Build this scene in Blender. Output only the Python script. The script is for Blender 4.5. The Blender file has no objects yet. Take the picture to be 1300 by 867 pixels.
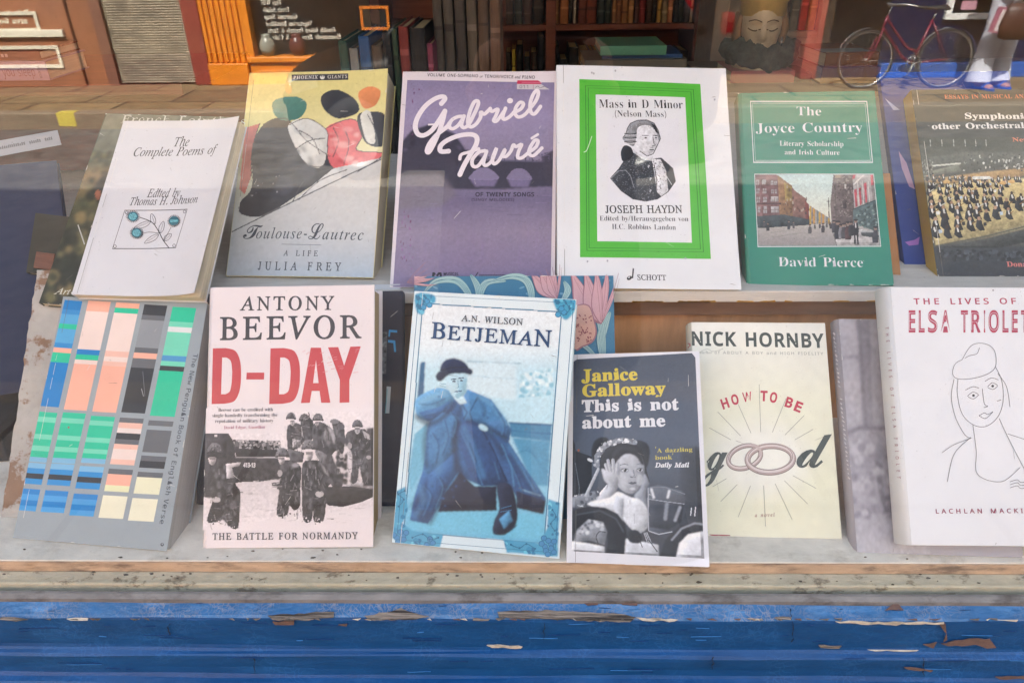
# A second-hand bookshop window, books on two rows, the street mirrored in the pane
EXPOSURE = 2.95
FONT_DATA = r'''BA9u4G4P4G4b4Y4e4h4n515K7.:B7@:A9@5W9[4r9i4f:+4b:+4P7E4P7E4b7n4i8+5.7q5Q7]645g645O5G5L5;5K505W4j6,4b604b604P~5q6Q7R6Q6a8O
BB:+4`4P4`4a5-4f5>4p5H535K5R5K915E9}539q4_9w4_:77<:789:18p9m9A9L9L8o9E8I918+8_7e8/7W8h7G9A7.9Z6]9b649W5L934s8J4Y7N4P~6f7}6l7}7J7a7g7p7w8=8-8i8)9A7m9}7X9l789r6v9p6l9i6f9G~7>4h7c4n8+51885Q8=60876`7u707U7A6u7G6f7G6f5A6n4q7*4j
BC:E7a4E6q4M694d5[58585h4r6R4j7D4r86588o5}9O6;9s6s::7c:A8E:;9/:(9D9s9X:+9c:A9u:A9u8D9d8D9H9,8t9W8I9r7i:+749n6^9E6G8Q6@7B6H6:6a5J7;4t7v4h8N4m8v5-9K5G9l5j:/5Y9Y5-9-4^8J4K
BD:`4d4P4d4a5/4e5?4n5G5.5J5K5J965G9W5=9j5+9s4_9w4_:77>:78X:)9U9L:48U:D7D:5609X598]4^7D4P~7>4h7w4u8O5K8g6;8o7E8g8N8O9>7w9d7?9q7*9o6n9g6f9A6f5H6n4r7*4k
BE:*4^4P4^4a5,4d5>4n5H505K5N5K915H9U5>9i5,9s4`9w4`:79O:79O8P9?8P91958d9V879h7H9n7(9l6j9a6g9D6g7V6q7V7H7}7c7m7u8<808i8@8i8@5v8/5v7q6e7c7)7Q756i7>6g7>6g5C6i5/6p4s7F4l7t4n8I4w8i55935K9I5i9[6?9n6?9R4P
BF9U4_4P4_4a5-4g5>4r5H555K5T5K975G9U5=9g5+9q4^9w4^:79J:79J8P998P918u8s9A8`9V8F9d7s9l7F9o7(9m6j9e6f9N6f7W6n7W7E7]7`7n7r8=8,8k8>8k8>5v8-5v7r6X7a7(7E7:6m7@6f7@6f5Q6l5+6t4o724h7a4a7a4P
BG:l7l4F7(4M6=4c5]57595g4s6Q4l7E4s87598p5]9O6;9s6s::7a:A8G:;91:)9D9t9V:+9c:A9u:A9u8D9d8D9S8j9>9;8u9V8Y9j8;9w7k:+769n6`9E6I8R6B7D6J676d5C7=4j7s4]8D4`8X4k8c5-8g5G8g608c6J8Y6Z8E6c7s6f7s6v:d6v:d6f:I6c:96[:16K:.60:.4m8u4P
BH;,4_4P4_4a5-4f5>4p5H525K5Q5K9;5G9V5>9h5,9r4`9w4`:77R:77R9w7,9p6k9_6f9;6f7[8f7[8f9;8a9_8P9p8*9w8*:7:k:7:k9w:N9r:=9h:49W:19;:15Q:454:=4q:N4f:k4a:k4P8*4P8*4a8G4e8Y4o8c518f5Q8f7=6f7=6f5Q6i526r4p744f7R4a7R4P
BI7e4]4P4]4a5*4g5=4p5H515K5K5K9C5H9}5?9k5-9s4]9w4]:77T:77T9w769s6t9k6j9}6g9C6g5M6k5,7.4j7V4a7V4P
BJ8[5m3_5N3b533j4m4(4[4:4P4O4M4g4P5,4[5=4j5G5,5K5@5G5O5>5Y5/5]4l5U4O5M4=5T4-5i4(6.4,6;476D4e6D9/6>9Y679f6*9n5O9w5O:78J:78J9w7u9o7j9g7d9[7_9/7_5Y7V4e7;456]3h
BK:o4`4P4`4a5-4f5?4p5H525K5Q5K9;5H9V5?9h5-9r4a9w4a:77R:77R9w7-9p6k9_6g9;6g7J8Q958f9N8m9b8^9r839w83:7:V:7:V9w:M9w9_9c8i9)7o8-:?5.:W4i:w4a:w4P8)4P8)4a8B4b8R4e8^4r8L5B6w766g6v6g5Q6j526s4p754f7R4a7R4P
BL9k4_4P4_4a5-4f5>4p5H525K5Q5K9;5G9W5>9i5,9r4`9w4`:77Z:77Z9w709r6t9k6l9`6f9;6f5S6i5/7(4o7J4l7v4o8K5(8i58925P9G5p9Y6J9k6J9R4P
BM<J4^4P4^4a5+4f5=4p5H525K5O5K9>5G9`559p4_9w4_:76i:78M6>:1:7<9:7<99w;n9q;]9g;S9U;P9:;P5U;U5+;f4g<94a<94P9L4P9L4a9q4i:25,:75S:79O804P7n4P5i9E5i5P5m506(4n6;4d6Y4a6Y4P
BN:^9S4E5k8n5k5O5n515w4o684e6W4a6W4P4b4P4b4a564g5G5)5L5O5L9D4t9q4b9w4b:76L:79G6Y9G999B9^919o8[9w8[:7:P:7:P9w:29r9q9i9i9W9f999f4E
BO;.7e4E754J6Y4W614m5^5:5B5]5-664p6c4l7D4p7t5-8Q5B9*5_9M629j6Z:078:>7i:B8I:>8u:09M9k9o9O:;9,:Q8S:^7u:b7D:^6c:Q66:;5]9n5:9K4m8s4W8F4J~7i4}8K4j8o5B94659;7D938Q8l9E8F9n7d:+729n6^9E6H8R6A7D6I676a5C774j
BP9b4_4P4_4a5-4f5>4p5H525K5Q5K9;5G9V5>9h5,9r4`9w4`:776:78/:48`:(9.9f9F9N9T9/9Y8}9N8(9/7P8J767R7.6f7.6f5Q6i526r4p744f7R4a7R4P~6f7F7)7F7T7K7p7]8/8+848Y80977s9V7}9i789o6m9h6f9N
BQ;.9:3,8K347f3I7;3m6k4O6=4e5e525F5V5/614p6`4l7D4p7t5-8Q5B9*5_9M629j6Z:078:>7i:B8I:>8u:09M9k9o9O:;9,:Q8S:^7u:b7D:W6H:65V9Q4r8Z4P9:3d:-3O:}3W:_3D9s32~7i4}8L4j8o5B95659<7D948Q8l9E8F9n7d:+729n6^9E6H8R6A7D6I676b5C784j
BR:I4_4P4_4a5-4f5>4p5H525K5Q5K9;5G9V5>9h5,9r4`9w4`:779:78A:09/9j9U9D9a8^9[889H7i9(7Q8K7@9p52:44j:N4a:P4a:P4P8b4P7)746f746f5Q6i526r4p744f7R4a7R4P~6f7J7+7J7Y7P8(7b8:828@8`8;9:8,9W7c9i7@9o7*9m6n9f6f9A
BS9G5+4E5+6N5>6N5S5^5o526E4h6u4_7G4d7a4t7q5<7w5Y7i617A6P6S6o5p7=5M7]5881528}56925C9S5X9m5s:16D:>6i:B7E:=8*:083:.8<:-8I:28P:B8c:B8c8O8R8O8F8r859A7p9Z7X9m7>:)6r:-6S:(6<9j6-9V6(9<6,8t698`6m8?7]7q8M7I8a738n6l8w658r5]8c5:8J4m8)4X7P4J6p4F6N4H6.4Q5b4Y5U4}5E4W5=4E
BT9h5}4P5}4a6+4e6>4o6H526L5Q6L9q6E9q5f9j5A9S5)9/4m8N4[8N4[:79Z:79Z8M9J8M9=908u9T8O9j7m9q7g9q7g5Q7k517t4n884e8X4a8X4P
BU:]7X4C6X4N5r4m5S5Q5I6K5I9;5F9V5=9h5+9r4_9w4_:77P:77P9w7*9p6i9_6e9;6e6<6j5X7+537H4m7s4f8V4o9+589A5c9H6O9H9:9E9V9;9g9(9q8X9w8X:7:J:7:J9w:09p9q9e9i9T9f9:9f6e9}5}9<4p8U4N
BV9l744C5,9=4f9d4X9p4B9w4B:773:7739w6V9p6L9g6H9Z6Q9:7c6?8l998s9Y8o9g8f9p8;9w8;:7:*:7:*9w9g9t9X9k9>9?7F4C
BW<46[4E4p9I4_9k4S9s4A9w4A:76e:76e9w6F9p6?9g6<9Z6D957?6I8=8q8.9O7v9b7k9m7E9w7E:79w:79w9w9T9p9I9}9O9B:J6V;=91;E9V;B9e;:9n:g9w:g:7<@:7<@9w</9q;r9e;_9;:.4E9l4E8L8E6n4E
BX:G4[4P4[4a554n5Z5B6q705N9B5/9i4q9s4`9w4^9w4^:77T:77T9w7E9w7(9q6n9_7)9D7i818R958c9^8X9p859w85:7:::7::9w:79w9k9s9S9g8u958)7i9]599t4l:=4a:@4a:@4P7N4P7N4a7S4a7v4g825)7s5O726g6:5Q6,5-694h6^4a6^4P
BY9j5e4P5e4a634f6D4p6M526Q5Q6Q6c5.9C4m9^4^9m4Q9s4C9v4C:77/:77/9v6s9v6W9p6L9`6T9H7X7B8]9.8m9X8`9n8:9v879v87:79w:79w9v9Y9h9?9H7l7+7l5Q7o528(4p8:4f8X4a8X4P
BZ:*4d4P4d4[7t9n769n6=9d5s9W5^9B5L8t5=8L5,8L59:79V:79V:+6I4m7O4m8>4u8m5=9@5g9W6T9h6T9W4P
Ba8h7_4F784Q7(4s6G4R5_4G5@4L5(4[4i4r4d5?4o5h5?685w6T6w6n6w7Q6t7j6k8*6[846D885s825h7r5q7a6+7G6(775n7*5_6r5M6o5;6r5-7+4t7:4q7L4u7c517v5E875_8D6.8L6R8N7?8H7g848-7c8572855>875(8@4r8P5*8Y4l864O~6G4r6^5)6w5?6w6Y6T6M6:6;6+5r5v5T6.5.
Bb9)5+4E5+9D4u9l4X9w4X:76::76:7w6_8D7=8N7^8I8,8;8D7t8V7U8b708f6V8a5v8S5K8<5(7n4]7I4L6p4F6D4O5i4l554E~6g4^754g7H517R5_7U6P7R757G7[747q6h8(6K7n6@7a6:7R6:5E6E4l
Bc866L4F5w4K5W4[5;4s4v5D4h5j4c6F4i6t5(7M5@7o5`89658I6_8O7:8J7Z8:7o7s7u7U7s7D7j777]7/7L7,7.786t7[6u7e6u7o6n826Y896@826.7m5t7K5p6k5v6+695L6V507,4v7O5/7o5H8-5<7C4X
Bd926<4F5k4K5N4Z554s4s5B4g5h4c6C4h6t4t7M577p5Q895p8I6B8N6m8E7?8(7?9Q7<9c749n6`9w6`:78O:78O5K8U5)8_4p8q4l8q4[864V7?4F7?4w6l4R~6[4l6k4o7*5)77587?5L7?7R797a7.7n6^8)6C7q627Z6)725v6I6(5b625:6B4t
Be8=6J4F5u4K5U4Z5:4s4u5E4h5m4c6M4h7)4v7P5;7q5W8:6(8I6M8N718E7Y8(7r7J8+6]8+6V5u6V6+5p6:5I6T526w5*7M557n5V8-5I7D4[~5t6p7)6p7)776q7u6e846Q896/7r5t7+
Bf764_4P4_4`5(4f524s545I547u4`7u4`8F548F548q5<9P5U9t6+:96^:A74:<7P:.7a9i7g9P7d9=7}9/7O8v7@8s6s9-6k986i9G6q9d6t9j6u9q6q:)6d:+6S:(6I9n6D9F6D8F7+8F7+7u6D7u6D5A6F5(6N4j6]4b6w4`6w4P
Bg8X6B2d5Y2h502v4f3<4^3U4l3r5E464s4O4h4n4l565*5J5C5}5f5n5*6F4f744k7R5(7l5<815X8A6(8K6M8N6t8K7I8@8M8@8M7l7l7l8.7M837+806`7t6G7b637J5t7-5j6}5g6M5g6>5h5p5^5h5T5e5G5o576=516_517c5(8-4m8?4]8H4G8L4+8A3P7p3/7;2k~6M6,6b626n6B6u6]6w736u7Y6n7t6b846M8969846,7t5u7Y5r735u6]6,6B6962~6Q3,7-3/7N387a3H7g3^7d3m7Y3w7-4.5a4.5O3l5I3W5O3G5_396*3/
Bh9=4b4P4b4`5-4j5458549O5.9m4t9u4c:(4c:76D:76D7k6n8A7S8N8)8H8E848U7b8Z748Z588a4j8k4c9+4`9+4P7*4P7*4`7/4`7D4j7K587K797E7b7;7l7+7o6]7f6D7K6D586J4j6T4c6d4`6d4P
Bi6w5e9*5Q9.5A98569I529}569p5A:15Q:<5e:?6(:<69:16C9p6G9}6C9I68986(9.~4b4P4b4`5-4j5458547}5/8-4d854e8F6D8F6D586J4j6d4`6d4P
Bj725j9+5V9/5F9:5;9J589^5;9r5G:25W:=5j:A6.:=6>:26I9r6M9^6I9J6>9:6.9/~4t2d4E2m3t373k3H3h3Z3k3k3s4(40404A434_4)4g3m4j3^4c3I4[394`3/4o3+513/5:3<5@3j5@7Z588,5+834f864f8F6O8F6O4;6G3W6/325X2k
Bk8w4a4P4a4`5-4j5458549N5/9m4v9t4d9w4e:76D:76D6Y7C7X7P7h7T7v7K8271857.857.8F8i8F8i858D8,7s7d7>718j4r9(4e984`984P734P734`794`7J4d7O4p7H516S6C6D666D586J4j6d4`6d4P
Bl7(4b4P4b4`5-4j5458549N5/9m4v9t4d9w4d:76D:76D586J4j6d4`6d4P
Bm;K4b4P4b4`5-4j5458547]5.8,4t834c864c8F6B8F6B7i6l8A7M8N848@8P7e9,8@9b8N:78H:R84:b7b:h74:h58:n4j;(4c;84`;84P994P994`9I4c9S4j9Z589Z799T7b9J7l997o8m7g8T7M8T588[4j8d4c8t4`8t4P6w4P6w4`774c7A4j7H587H797B7b787l6w7o6Z7f6B7K6B586H4k6R4c6a4`6a4P
Bn9=4b4P4b4`5-4j5458547]5.8,4t834c864c8F6D8F6D7k6n8B7S8N8)8H8E848U7b8Z748Z588a4j8k4c9+4`9+4P7*4P7*4`7/4`7D4j7K587K797E7b7;7l7+7o6]7f6D7K6D586J4j6T4c6d4`6d4P
Bo8a6Y4F6/4K5Z4[5<4u4v5F4h5n4c6J4h6w4v7O5<7p5Z896/8I6X8N718I7U8:7s7q8:7P8H7(8M6J8H5l8:5E7s4t7U4[724K~6Y4[6q4b714w795Q7<6J797C707o6p846Y8;6@84607o6(7C5u6J6(5R604w6@4b
Bp944a2e4a2t5(3+523;543`547S5.8+4c874c8F6?8F6?7g6d8A7F8O7h8J858:8M7r8_7Q8j7+8n6P8j5q8^5H8L4v834}7e4K7C4F6g4Q6D4p6D3f6H3=6W3*6u2u6u2e~6s4l7>4t7O5;7Y5c7]6J7Z707Q7X7A7n6w7v6[7k6D7K6D5E6W4v
Bq9,6_2e6_2u763.7=3:7@3M7@4m6k4P6>4G5l4K5O4Z564q4t5@4h5e4d6@4i6p5(7J5?7n5]89618I6Z8O778F7a8)8E8P8P8P8P3M8V3/8a3(8r2u8r2e~6c4n705(7:547@5C7@7Q758)6c876F8.637e6(7:5u6L6(5d635<6F4u
Br804b4P4b4`5-4j5458547}5.8-4d854e8F6B8F6B7}6U8(6k8=728J7I8N7b8K7s8@8.8/817j8/7X7v7J7i7A7X7>7>7G7/7Z6m7d6_7_6R7Q6H7<6E6p6E586H4u6O4i6u4`6u4P
Bs816G4F6*4J5W4V5I4Y5<4T534G4t4G4t5i555i5B5D5W4w5p4e6<4_6R4b6c4k6m5(6p5:6g5T6L5i5k625L6D566Y5)6q4u7<5,7c5A835b8H6=8O6V8L6w8D7.8B758A7?8D7F8O7T8O7T7>7D7>777^6t7u6^836E8862865t8.5l7r5i7c5s7H6B746o6m7=6}7Q6G7]6/7a5_7Z537D4b6r4M
Bt7E6,4G5Y4L5B4Z554t505G507w4d7w4d8<5X91619h6@9h6@8F708F707w6@7w6@5R6E536M5+6X5(6m517.5K7>5B6f4Y
Bu97634F5[4M5A4a53535.5a5.7X4w8*4m834[864[8F6>8F6>5J6G5.6R4v6a4t7-5+7D5B7D7X7=8+71836m866m8F8T8F8T5F8[4w9(4n9(4]8<4W7D4F7D5(714c6j4S6P4I
Bv8C6>4F4v7X4f8)4}824M854M8F6T8F6T866L866882617t627l6i6*7L7]7Q7p7H817+867+8F8A8F8A8781817v7w7d7S6P4F
Bw9s6*4F4a7i4V8,4E854E8F6:8F6:856(815r7t5t7j6(7]6W6/737K7)7j6n806X876X8F8S8F8S858>80887t887m8:7f8`6=9>7`9C7s9<818t878t8F:-8F:-879i8,9}7b8@4F814F7?6u6<4F
Bx8O4U4P4U4_4r4m5>586+685+7g4h8-4T854T8F6Y8F6Y866C836<8(6E7d6g7.7@7a7J7w7C827)867)8F8G8F8G888+8+7^7^6v6h834t8?4e8O4_8O4P6K4P6K4`6b4c6i4n6]5;6:5r5a5=5U4r5}4d5r4_5v4_5v4P
By8=542d4m2g4Z2s4M354I3L4L3]4U3k4b3u4t4(5@3o5H3c5K3T5J3O5J3I5M3@5V3=5c3D5r3V613t6<4K4t7[4i7s4_8/4M854K854K8F6R8F6R856881607s627k657a6i5w7F7Q7L7d7N7r7E817+857+8F8<8F8<858/827u8)7c7R6R48613@5q3+5_2m
Bz854]4P4]4^6X8/608/5`8+5H7p577Z5,784j784p8F7s8F7s836.4i6H4i6r4n7?5,7T5E7d5k7t5k7l4P
IT9d524P544]5:4]5a4c6)5)6;5Y7D9a7F9m7B9v74:)6r:)6.9p5f9d5T9T5;8p5,8q5J:A:=:A9w8n9j8n9k9)9k939g9T9Z9i9B9u8j:)8N:)8A9u8:9g705]6v5+7*4l744c7a4]7i4]7e4P
IC:G7:4F6T4L5u4]5N5)515N4o6-4j6c4o7C5.7t5F8R5f9-6;9R6e9q7Z:@8Q:K9+:F9}:99n:5:+:::5:F:C:F9w8}9i8}9j8g9j8q9c9K9P9k92:.8X:58/:/7V9n709T6^926B8X6,8)5m7E5i6_5r5m6<5<6f4m7L4c8R5(9O5g9}5[915.8S4_7r4L
IP9S4.4P424]454]4P4`4b4i4o5*5*5I6.9A649c619r6(:+5Q:35U:A7k:A8Y::959w9P9V9X9)9S8S9A818u7e8P7P7r7C7=7>6O7>6C765k5@5j575i5.5l4n5w4d6U4]6Q4P~6q7R7]7[897s8T8I8}9,8W9P8G9i8+:(7T:-779v6w9U6Q7g6O7]6U7T
IE:64.4P424]444]4P4`4b4i4o5+5*5I6.9A649c619q6(:+5Q:35U:A:(:A9d9,9Y9,9Y9/9R9^9G9k959t8E:*7}:*7>9w7/9j6t9L6O7d787d7c7h817s8D888Q8V8^8V8/6Q7s6Q7u6k7p7<7]7J767M6J7M5p5S5k5>5i5/5l4t5t4l6I4h6w4h7T4j8)4r8I508e5C9-5^9B609P608o4P
IH;)4.4P424]444]4V4b4k4t5*5I6.9A649c619q6(:+5Q:35U:A7n:A7k:37h:37N:07;9w7-9e6r9F6V8-6S7o6Y7f6i7c8u7c957f9=7r9Z9A9`9c9]9q9T:+9-:391:A;K:A;G:3;A:3;(:0:f9w:Y9e:O9H9L5P9G5<9E5-9H4o9Q4e:(4]9u4P7[4P7_4]7a4]834b8H4t8V5I9,749-799-7>9(7H8g7J6}7J6L7G6D7<5o5P5j5<5h5-5k4o5t4e6K4]6H4P
IJ7a4f4F4H4J404W3r4j3m513w5L425T4@5W4X5N4a574`5/4^5(4[4j4_4^4l4Y5*4^534j5;5/5D5M6D9;6L9d6H9s6>:+5`:25e:A85:A81:37f:17T:)7H9i7>9N6H66625G5f4j5B4O
ID:k4,4P404]444]4O4`4b4j4o5+5*5I6.9A649c619q6(:+5Q:35U:A7g:A8U:;9::*9e9]:597:H8X:O7p:I7;:96Y9n6*9I5R8l50864f7J4U6W4P~6Z4f7?4l7n5,8F5F8f5g906@9B6m9M7M9Q8/9H8r9,9S8N9q7^:+7>9w7-9g6q9C5q5Y5i515m4t6(4l6<4h
IM;n4,4P404]4S4b4i4t5(5I609A669c639q6*:+5S:35W:A74:A7e5l:`:A<@:A<<:3<7:3;m:0;}9w;O9e;D9H:A5P:<5<::5-:=4o:F4e:m4]:j4P8R4P8U4[8w4b9=4w9M5S:P9H7;4P724P6M9I5M5g5B505E4o5N4e5v4]5r4P
IA:@3K4P3N4]4)4h4P585k6f8t:K91:K8q5:8t4u9.4h9@4`9[4]9Y4P7=4P7@4]7E4]7`4`7q4j8*5.8-5N806N656N5t6F5A5Z5(584p4t4r4h5+4a5O4]5K4P~6?6g816g8:9/
IB9w4.4P424]454]4P4a4c4k4p5-5*5I6.9A649d619r6(:+5Q:35U:A7`:A8S::94:(9Q9X9Z9-9S8W9>888j7n897[8}7J8t73936e986A925h8o5D8P4w7w4b7E4T6[4P~6q7c7a7j8?8/8[8R8d918^9Q8O9h849u7_:*7?:(729n7)9Z6l9-6S7m6Z7e~6I4e794n7g58835a8=6H866n7r797Q7H6r7M6S7K6F7>5m5I5j5:5i5,5l4p5t4i
IW;q5S4F5c9J5`9f5W9w5E:15(:55*:A7E:A7B:57<:56q:16a9w6X9c6U9C6I5t8Q8s8S9L8Q9f8H9w88:17p:47k:47n:A:0:A:,:49Z:/9J9i9D9:996(;A94;T9V;Z9o;N:.;*:4;/:A<k:A<h:4<f:4<S:0<@9r;f9=8O4F8B4F8P8F5_4F
IF9V414P454]484]4Z4b4n4t5-5I619A679c649q6+:+5T:35X:A9e:A9P8s9C8s9D9)9D9/9?9S919i8h9u8C:)7^:)7:9s7/9b6s956U7b7+7b7b7h848,8L8U8Z8U8-6L7o6L7q6]7r6n7o747f7B7T7I747K6O7K5t5E5q585p5,5s4m6-4c6Y4}6X4P
IS916I4G5l4K5:4Z514]5*4]4i4X4_4H4S4H4j6B4v6B5/5X5E5.5f4c6B4[6Z4^6p4g724v7@597I5O7L5i7D6;7/6^6g7)6J7H5f895}8U5X8q5}9B5i9`6-:(6H:;6h:G7>:K7]:I8):B8?:;8I:98X:=8b:I8o:I8Z8`8O8`8I9C889h7l:.7H:57(:06_9q6P9X6J986N8t6X8^7)837G7c7g7@836c8=6.885Y8*597c4m7E4X6r4K
II7V414P454]484]4Z4b4n4t5-5I619A679c649q6+:+5T:35X:A7s:A7p:37k:37Q:07@9w739e7(9H5t5P5n5-5q4o6*4e6Q4]6M4P
IN:e8b4E6J955K5T5F5<5D5+5G4m5P4d6*4]5v4P4.4P424]4M4`4a4i4o5+5*5I629I649Q649X619g6(9v5i:05V:35Q:35U:A6f:A8q5l9k9=9q9U9s9f9o9t9f:-9<:39?:A;8:A;4:3:b:/:K9m:<9H8o4E
IO:u7(4F6E4K5i4[5F4t5+5F4k5p4e6R4j7/4v7]5:885T8b5t986G9Y6o9t7H:97t:F8O:K92:E9]:5:09k:I9I:Y8o:^8>:R7C:16H9P5U8d4p7q4Q~7)4Z7K4_7l4m8:538W5P976I9W7P9b8[9}9@9I9g9*:/8P:78,:17X9r769X6f966J8]628.5j735a695h5S6-5+6M4b
IY9}504P544}5_4b5v4r625B6W7)5i9.5Q9b55:,4]:34a:A7::A76:36}:-6S9u6P9g6R9Y6W9I7@7K8}8v9.9P999k969v9,:-8k:18R:38V:A:V:A:R:2:?:.:+9q9H9?7K7-6u5B6r556q5(6t4j704a7b4}7^4P
IV9u5P4F5`9K5^9f5V9w5E:05,:34v:35(:A7B:A7?:57::56o:16^9w6V9c6R9C6E5_9@979Y9Y9b9n9_:)9V:/93:395:A:t:A:p:3:n:3:}:/:I9r9j9@5_4F
IR:34.4P424]454]4P4a4c4k4p5-5*5I6.9A649d619r6(:+5Q:35U:A8):A8g::9D9v9^9V9g9,9_8P9F8,8l7`817K8o5U9=4o9N4b9c4]9f4]9b4P8J4P7=7D7.7D6`7E6H7G5r5Y5j5.5m4n5v4d6J4]6R4]6N4P~7*7Z7h7a8E8(8a8L8k9+8e9N8S9g859v7[:+7@:(719k6u9N6N7]6c7[
IL:1484P4;4]4>4]4Y4`4l4j5)5+545I679A6<9U6>9c6;9q62:+5[:35^:A7w:A7r:47X:17F:(789f7.9I6-5}5v5@5t535v4u6.4m6U4h744h8:4q8X5-8r5A9O649}64904P
IU:[7(4F6;4N5}4h5>5?545q5@6e5w9D6-9d6*9s5p:,5D:45G:A7k:A7i:47b:47F:0729t6t9^6i9=676q5w5m6-5I6@5.6_4m784g7}4k8,4v8G578}5O8n5v926e9`8s9j9}9h9o9_:+95:497:A;4:A;2:4;(:4:X:,:C9d::9L:/8u9L6S995j8r5>8U4m834W7Z4J
IG;>7U4F6g4L624]5V5*565P4r6/4k6e4p7F5/7v5G8U5f9/6;9T6e9s7[:A8W:K95:G9^:;:/:.:A:*:W:0:g:E:r:E:T8W:H8W::9<9l9d9B:,8[:57p:+7:9]6]9.698B5r7O5j6]5t5i6B556q4e7_4[804_8O4j8f5+8r5@9:6N9=6]9?6i9<6w91708R768U7C:v7C:r76:L70:96l:26[:+6B9`4s8^4Q
IK:64.4P424]444]4V4b4k4t5*5I6.9A649c619q6(:+5Q:35U:A7m:A7i:37c:37L:17;:)7/9i6t9L6Q7i6P7e6O7`6T7Z6}7]8`9A9-9]979r9.:/8c:38_:38b:A:e:A:`:4:]:4:@:.9o9j8`8r7?7h8s5E9J4k9^4`9v4]9s4P7L4P7P4]7T4]7u4b8-4j8/4u8*577l5O6X7D6O7I6F7@5n5K5i5.5l4n5v4d6R4]6N4P
IX:;3b4P3f4[4B4j4r5@6w7F6I93649e5k:,5A:45<:45@:A7m:A7j:37_:37?:-749i7<9D7b7w9-9>9F9}9O9q9E:/8w:48o:48s:A:t:A:o:4:n:4:X:0:C9t9_9H7k7[8N5Z8b5(9)4d9R4]9X4]9T4P6s4P6u4]724]7T4b7^4j7a5(7`597[5K716w5c5Z5I5;5@4s5N4b5w4[5s4P
Ia8f524H4j4M4X4Z4M4q4I5@4P5w4b6_517D5Z7r688B6g8L798C7H8(7Q8E848E7G5Z7>5,7@4u7I4s7}5.8*5P835H7P4}6s4H6_4P6X4g6o5v6J5>5w4g5U4P~5R4q5b4u5t506H5W6i6=727)7;7a72806i8;6J836,7j5`7B5J6_5:6*555I5<5+
Ib8e5R4H5.4K4b4V4Q4d4K4t4N525X9T5}9h5]9u5V:45=:752:756:C5^:H6+:O6L:W6R:U6S:P5g7[6K8<768L7[8F8(818;7b8B7:8=6a8/697j5c7N5@7,4s6V4}6-4M~5_4Y644a6X5(6w5K7@5w7Q6W7V737R7Q7F7h737w6j8+6K7t6.7^5f795S6W565B524v5=4a
Ic8;5c4H5:4P4j4g4V5<4O5m4S6>4}6_507M5f8.6F8E6w8L7D8I7Y8>7f8.7k7k7b7O7W7G7I7D737K7,7_7/7l767w7:8,7<8177896u8;6R84627o5e7N5O6t5@6F5;5k5?5I5L5.5`4m6*4g6^4v7D5R7N5G6Y4}
Id8s5=4H4p4M4Z4]4L4w4G5I4K5k4U6?5,795c7w6B8C6p8L7A8G7R857q9`7s9j7s9t7l:37S:77I:77L:C8B:O8b:W8i:P8h:I8g:D7P5Q7L5<7J5,7N4r7Z4n7q5+8B5Q8M5H7g4[7P4M794H6o4Q6g4k7)5p6W5;654e5c4O~5[4l5m4o6/5+6U5U6w6>7?7,7H7c7?81748:6v8<6U84647l5e7E5K6b596,535N56595>5)5J4o
Ie805Y4I524P4e4e4R564L5c4O634Y6U5.7G5e8+6D8D6s8L7>8I7R8?7^8/7b7j7U7B706m6C6Q5=6>595v585b5<5B5H5,5}4n5w4j6X4w7=5Q7G5G6v4t6U4}604N~5@6N6,6]6X6w6s7I7,7o6v836d8:6O86698(5_7F
If6w3p2W3_2Z3Q2b3H2n3E3,3K3B3^3I3n3D3t343r3)3o2q3v2j482p4F344R3V4]475G8+4W8+4}8@5K8@5S8d5h9S67:16]:M78:W7P:S7c:I7o::7s9w7k9`7S9X7@9_7:9s7;:)7=:/7@:77;:A7.:E6}:/6D9?648@728@7/8+608+5e6F5C4W4q3K4K2h
Ig8/5?2W4`2}4;2m3t363l3U424:4t4h4]4w4V594e5T5:6)4f6H4Z6s4_7B4m7`538)5P8=5r8J6H8N7.8C7V888188817j7S7j7X7L7S7+7E6^7/6E6c626B5v5n5q5R5t5B5e5<5W5I5F5p566O4v6r4c784J7?4(7:3Y7+3=6c2v6C2e5l2Z~5o6164656G6B6d6n6o7Y6l7p6c806U8;6C8>6/8:5l8-5N7Q5E745B6f5N6>~5K2l5w2p6G3.6Z3D6`3d6]3s6S41644F5^4U544b4V4<4G3`4L3B4}3-4v2p
Ih9S8@4I7w4N7d4[7W4q7S5<7V5c7`6G7o7=7w7a8)8+7r8I7[8S748F6]7p6=7=6,6}5W4P4i4P5p9_5v:35j:J5G:R5B:R5H:n6s:n6Y9C6L8[6>7s6F7s718g7r9.8A9)8X8k8e8T8j838g7f8^7:8L6:8F5e8D5D8I5,8[4t8p4w96539B4p8h4S
Ii6b6*9J5b9T5X9l5b:46*:?6C:46M9l6C9S~4q4H4X4Q4P4m4S554[5V577Q5:7^5<7h597s528*4a8/4d8;5A8A5`8F6,8L638D628?60885?5O5:545=4u5H4p5`5-625T6<5J5T4}
Ij6^6,9J5d9T5Z9l5d:46,:?6E:46O9l6E9S~3n2W3[2Z3L2c3C2q3?313E3F3W3M3i3G3n353n3+3m2r3o2k3v2i452u4E3H4U464i5C5=7X5>7`5>7g578*4c8/4e8<5=8A5Y8F5v8L6-8J6.8B5I59514-4e3;4E2d
Ik8d7:4I7)4M6k4Y6Q5?6(6Q5N615)4P4C4P5g9^5j9s5b:45G:75>:75B:D5m:J6<:Q6N:V6Y:W6_:P6}:A5T6M6s7P7=7g7F8(7>826u867+8B8a8B8^858}85848,7V7_6T6q765I7E5/7X4t7p5/8=5O8G5E8.4s7e4[7N4M
Il6]4p4I4W4R4N4j4R564]5c5b9}5e9q5c:.5}:55::;5<:G5h:L66:R6S:W6[:Q6X:A5>5T58525;4v5D4r5Z5.6*5R655H5i4u5M4}544M
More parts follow.
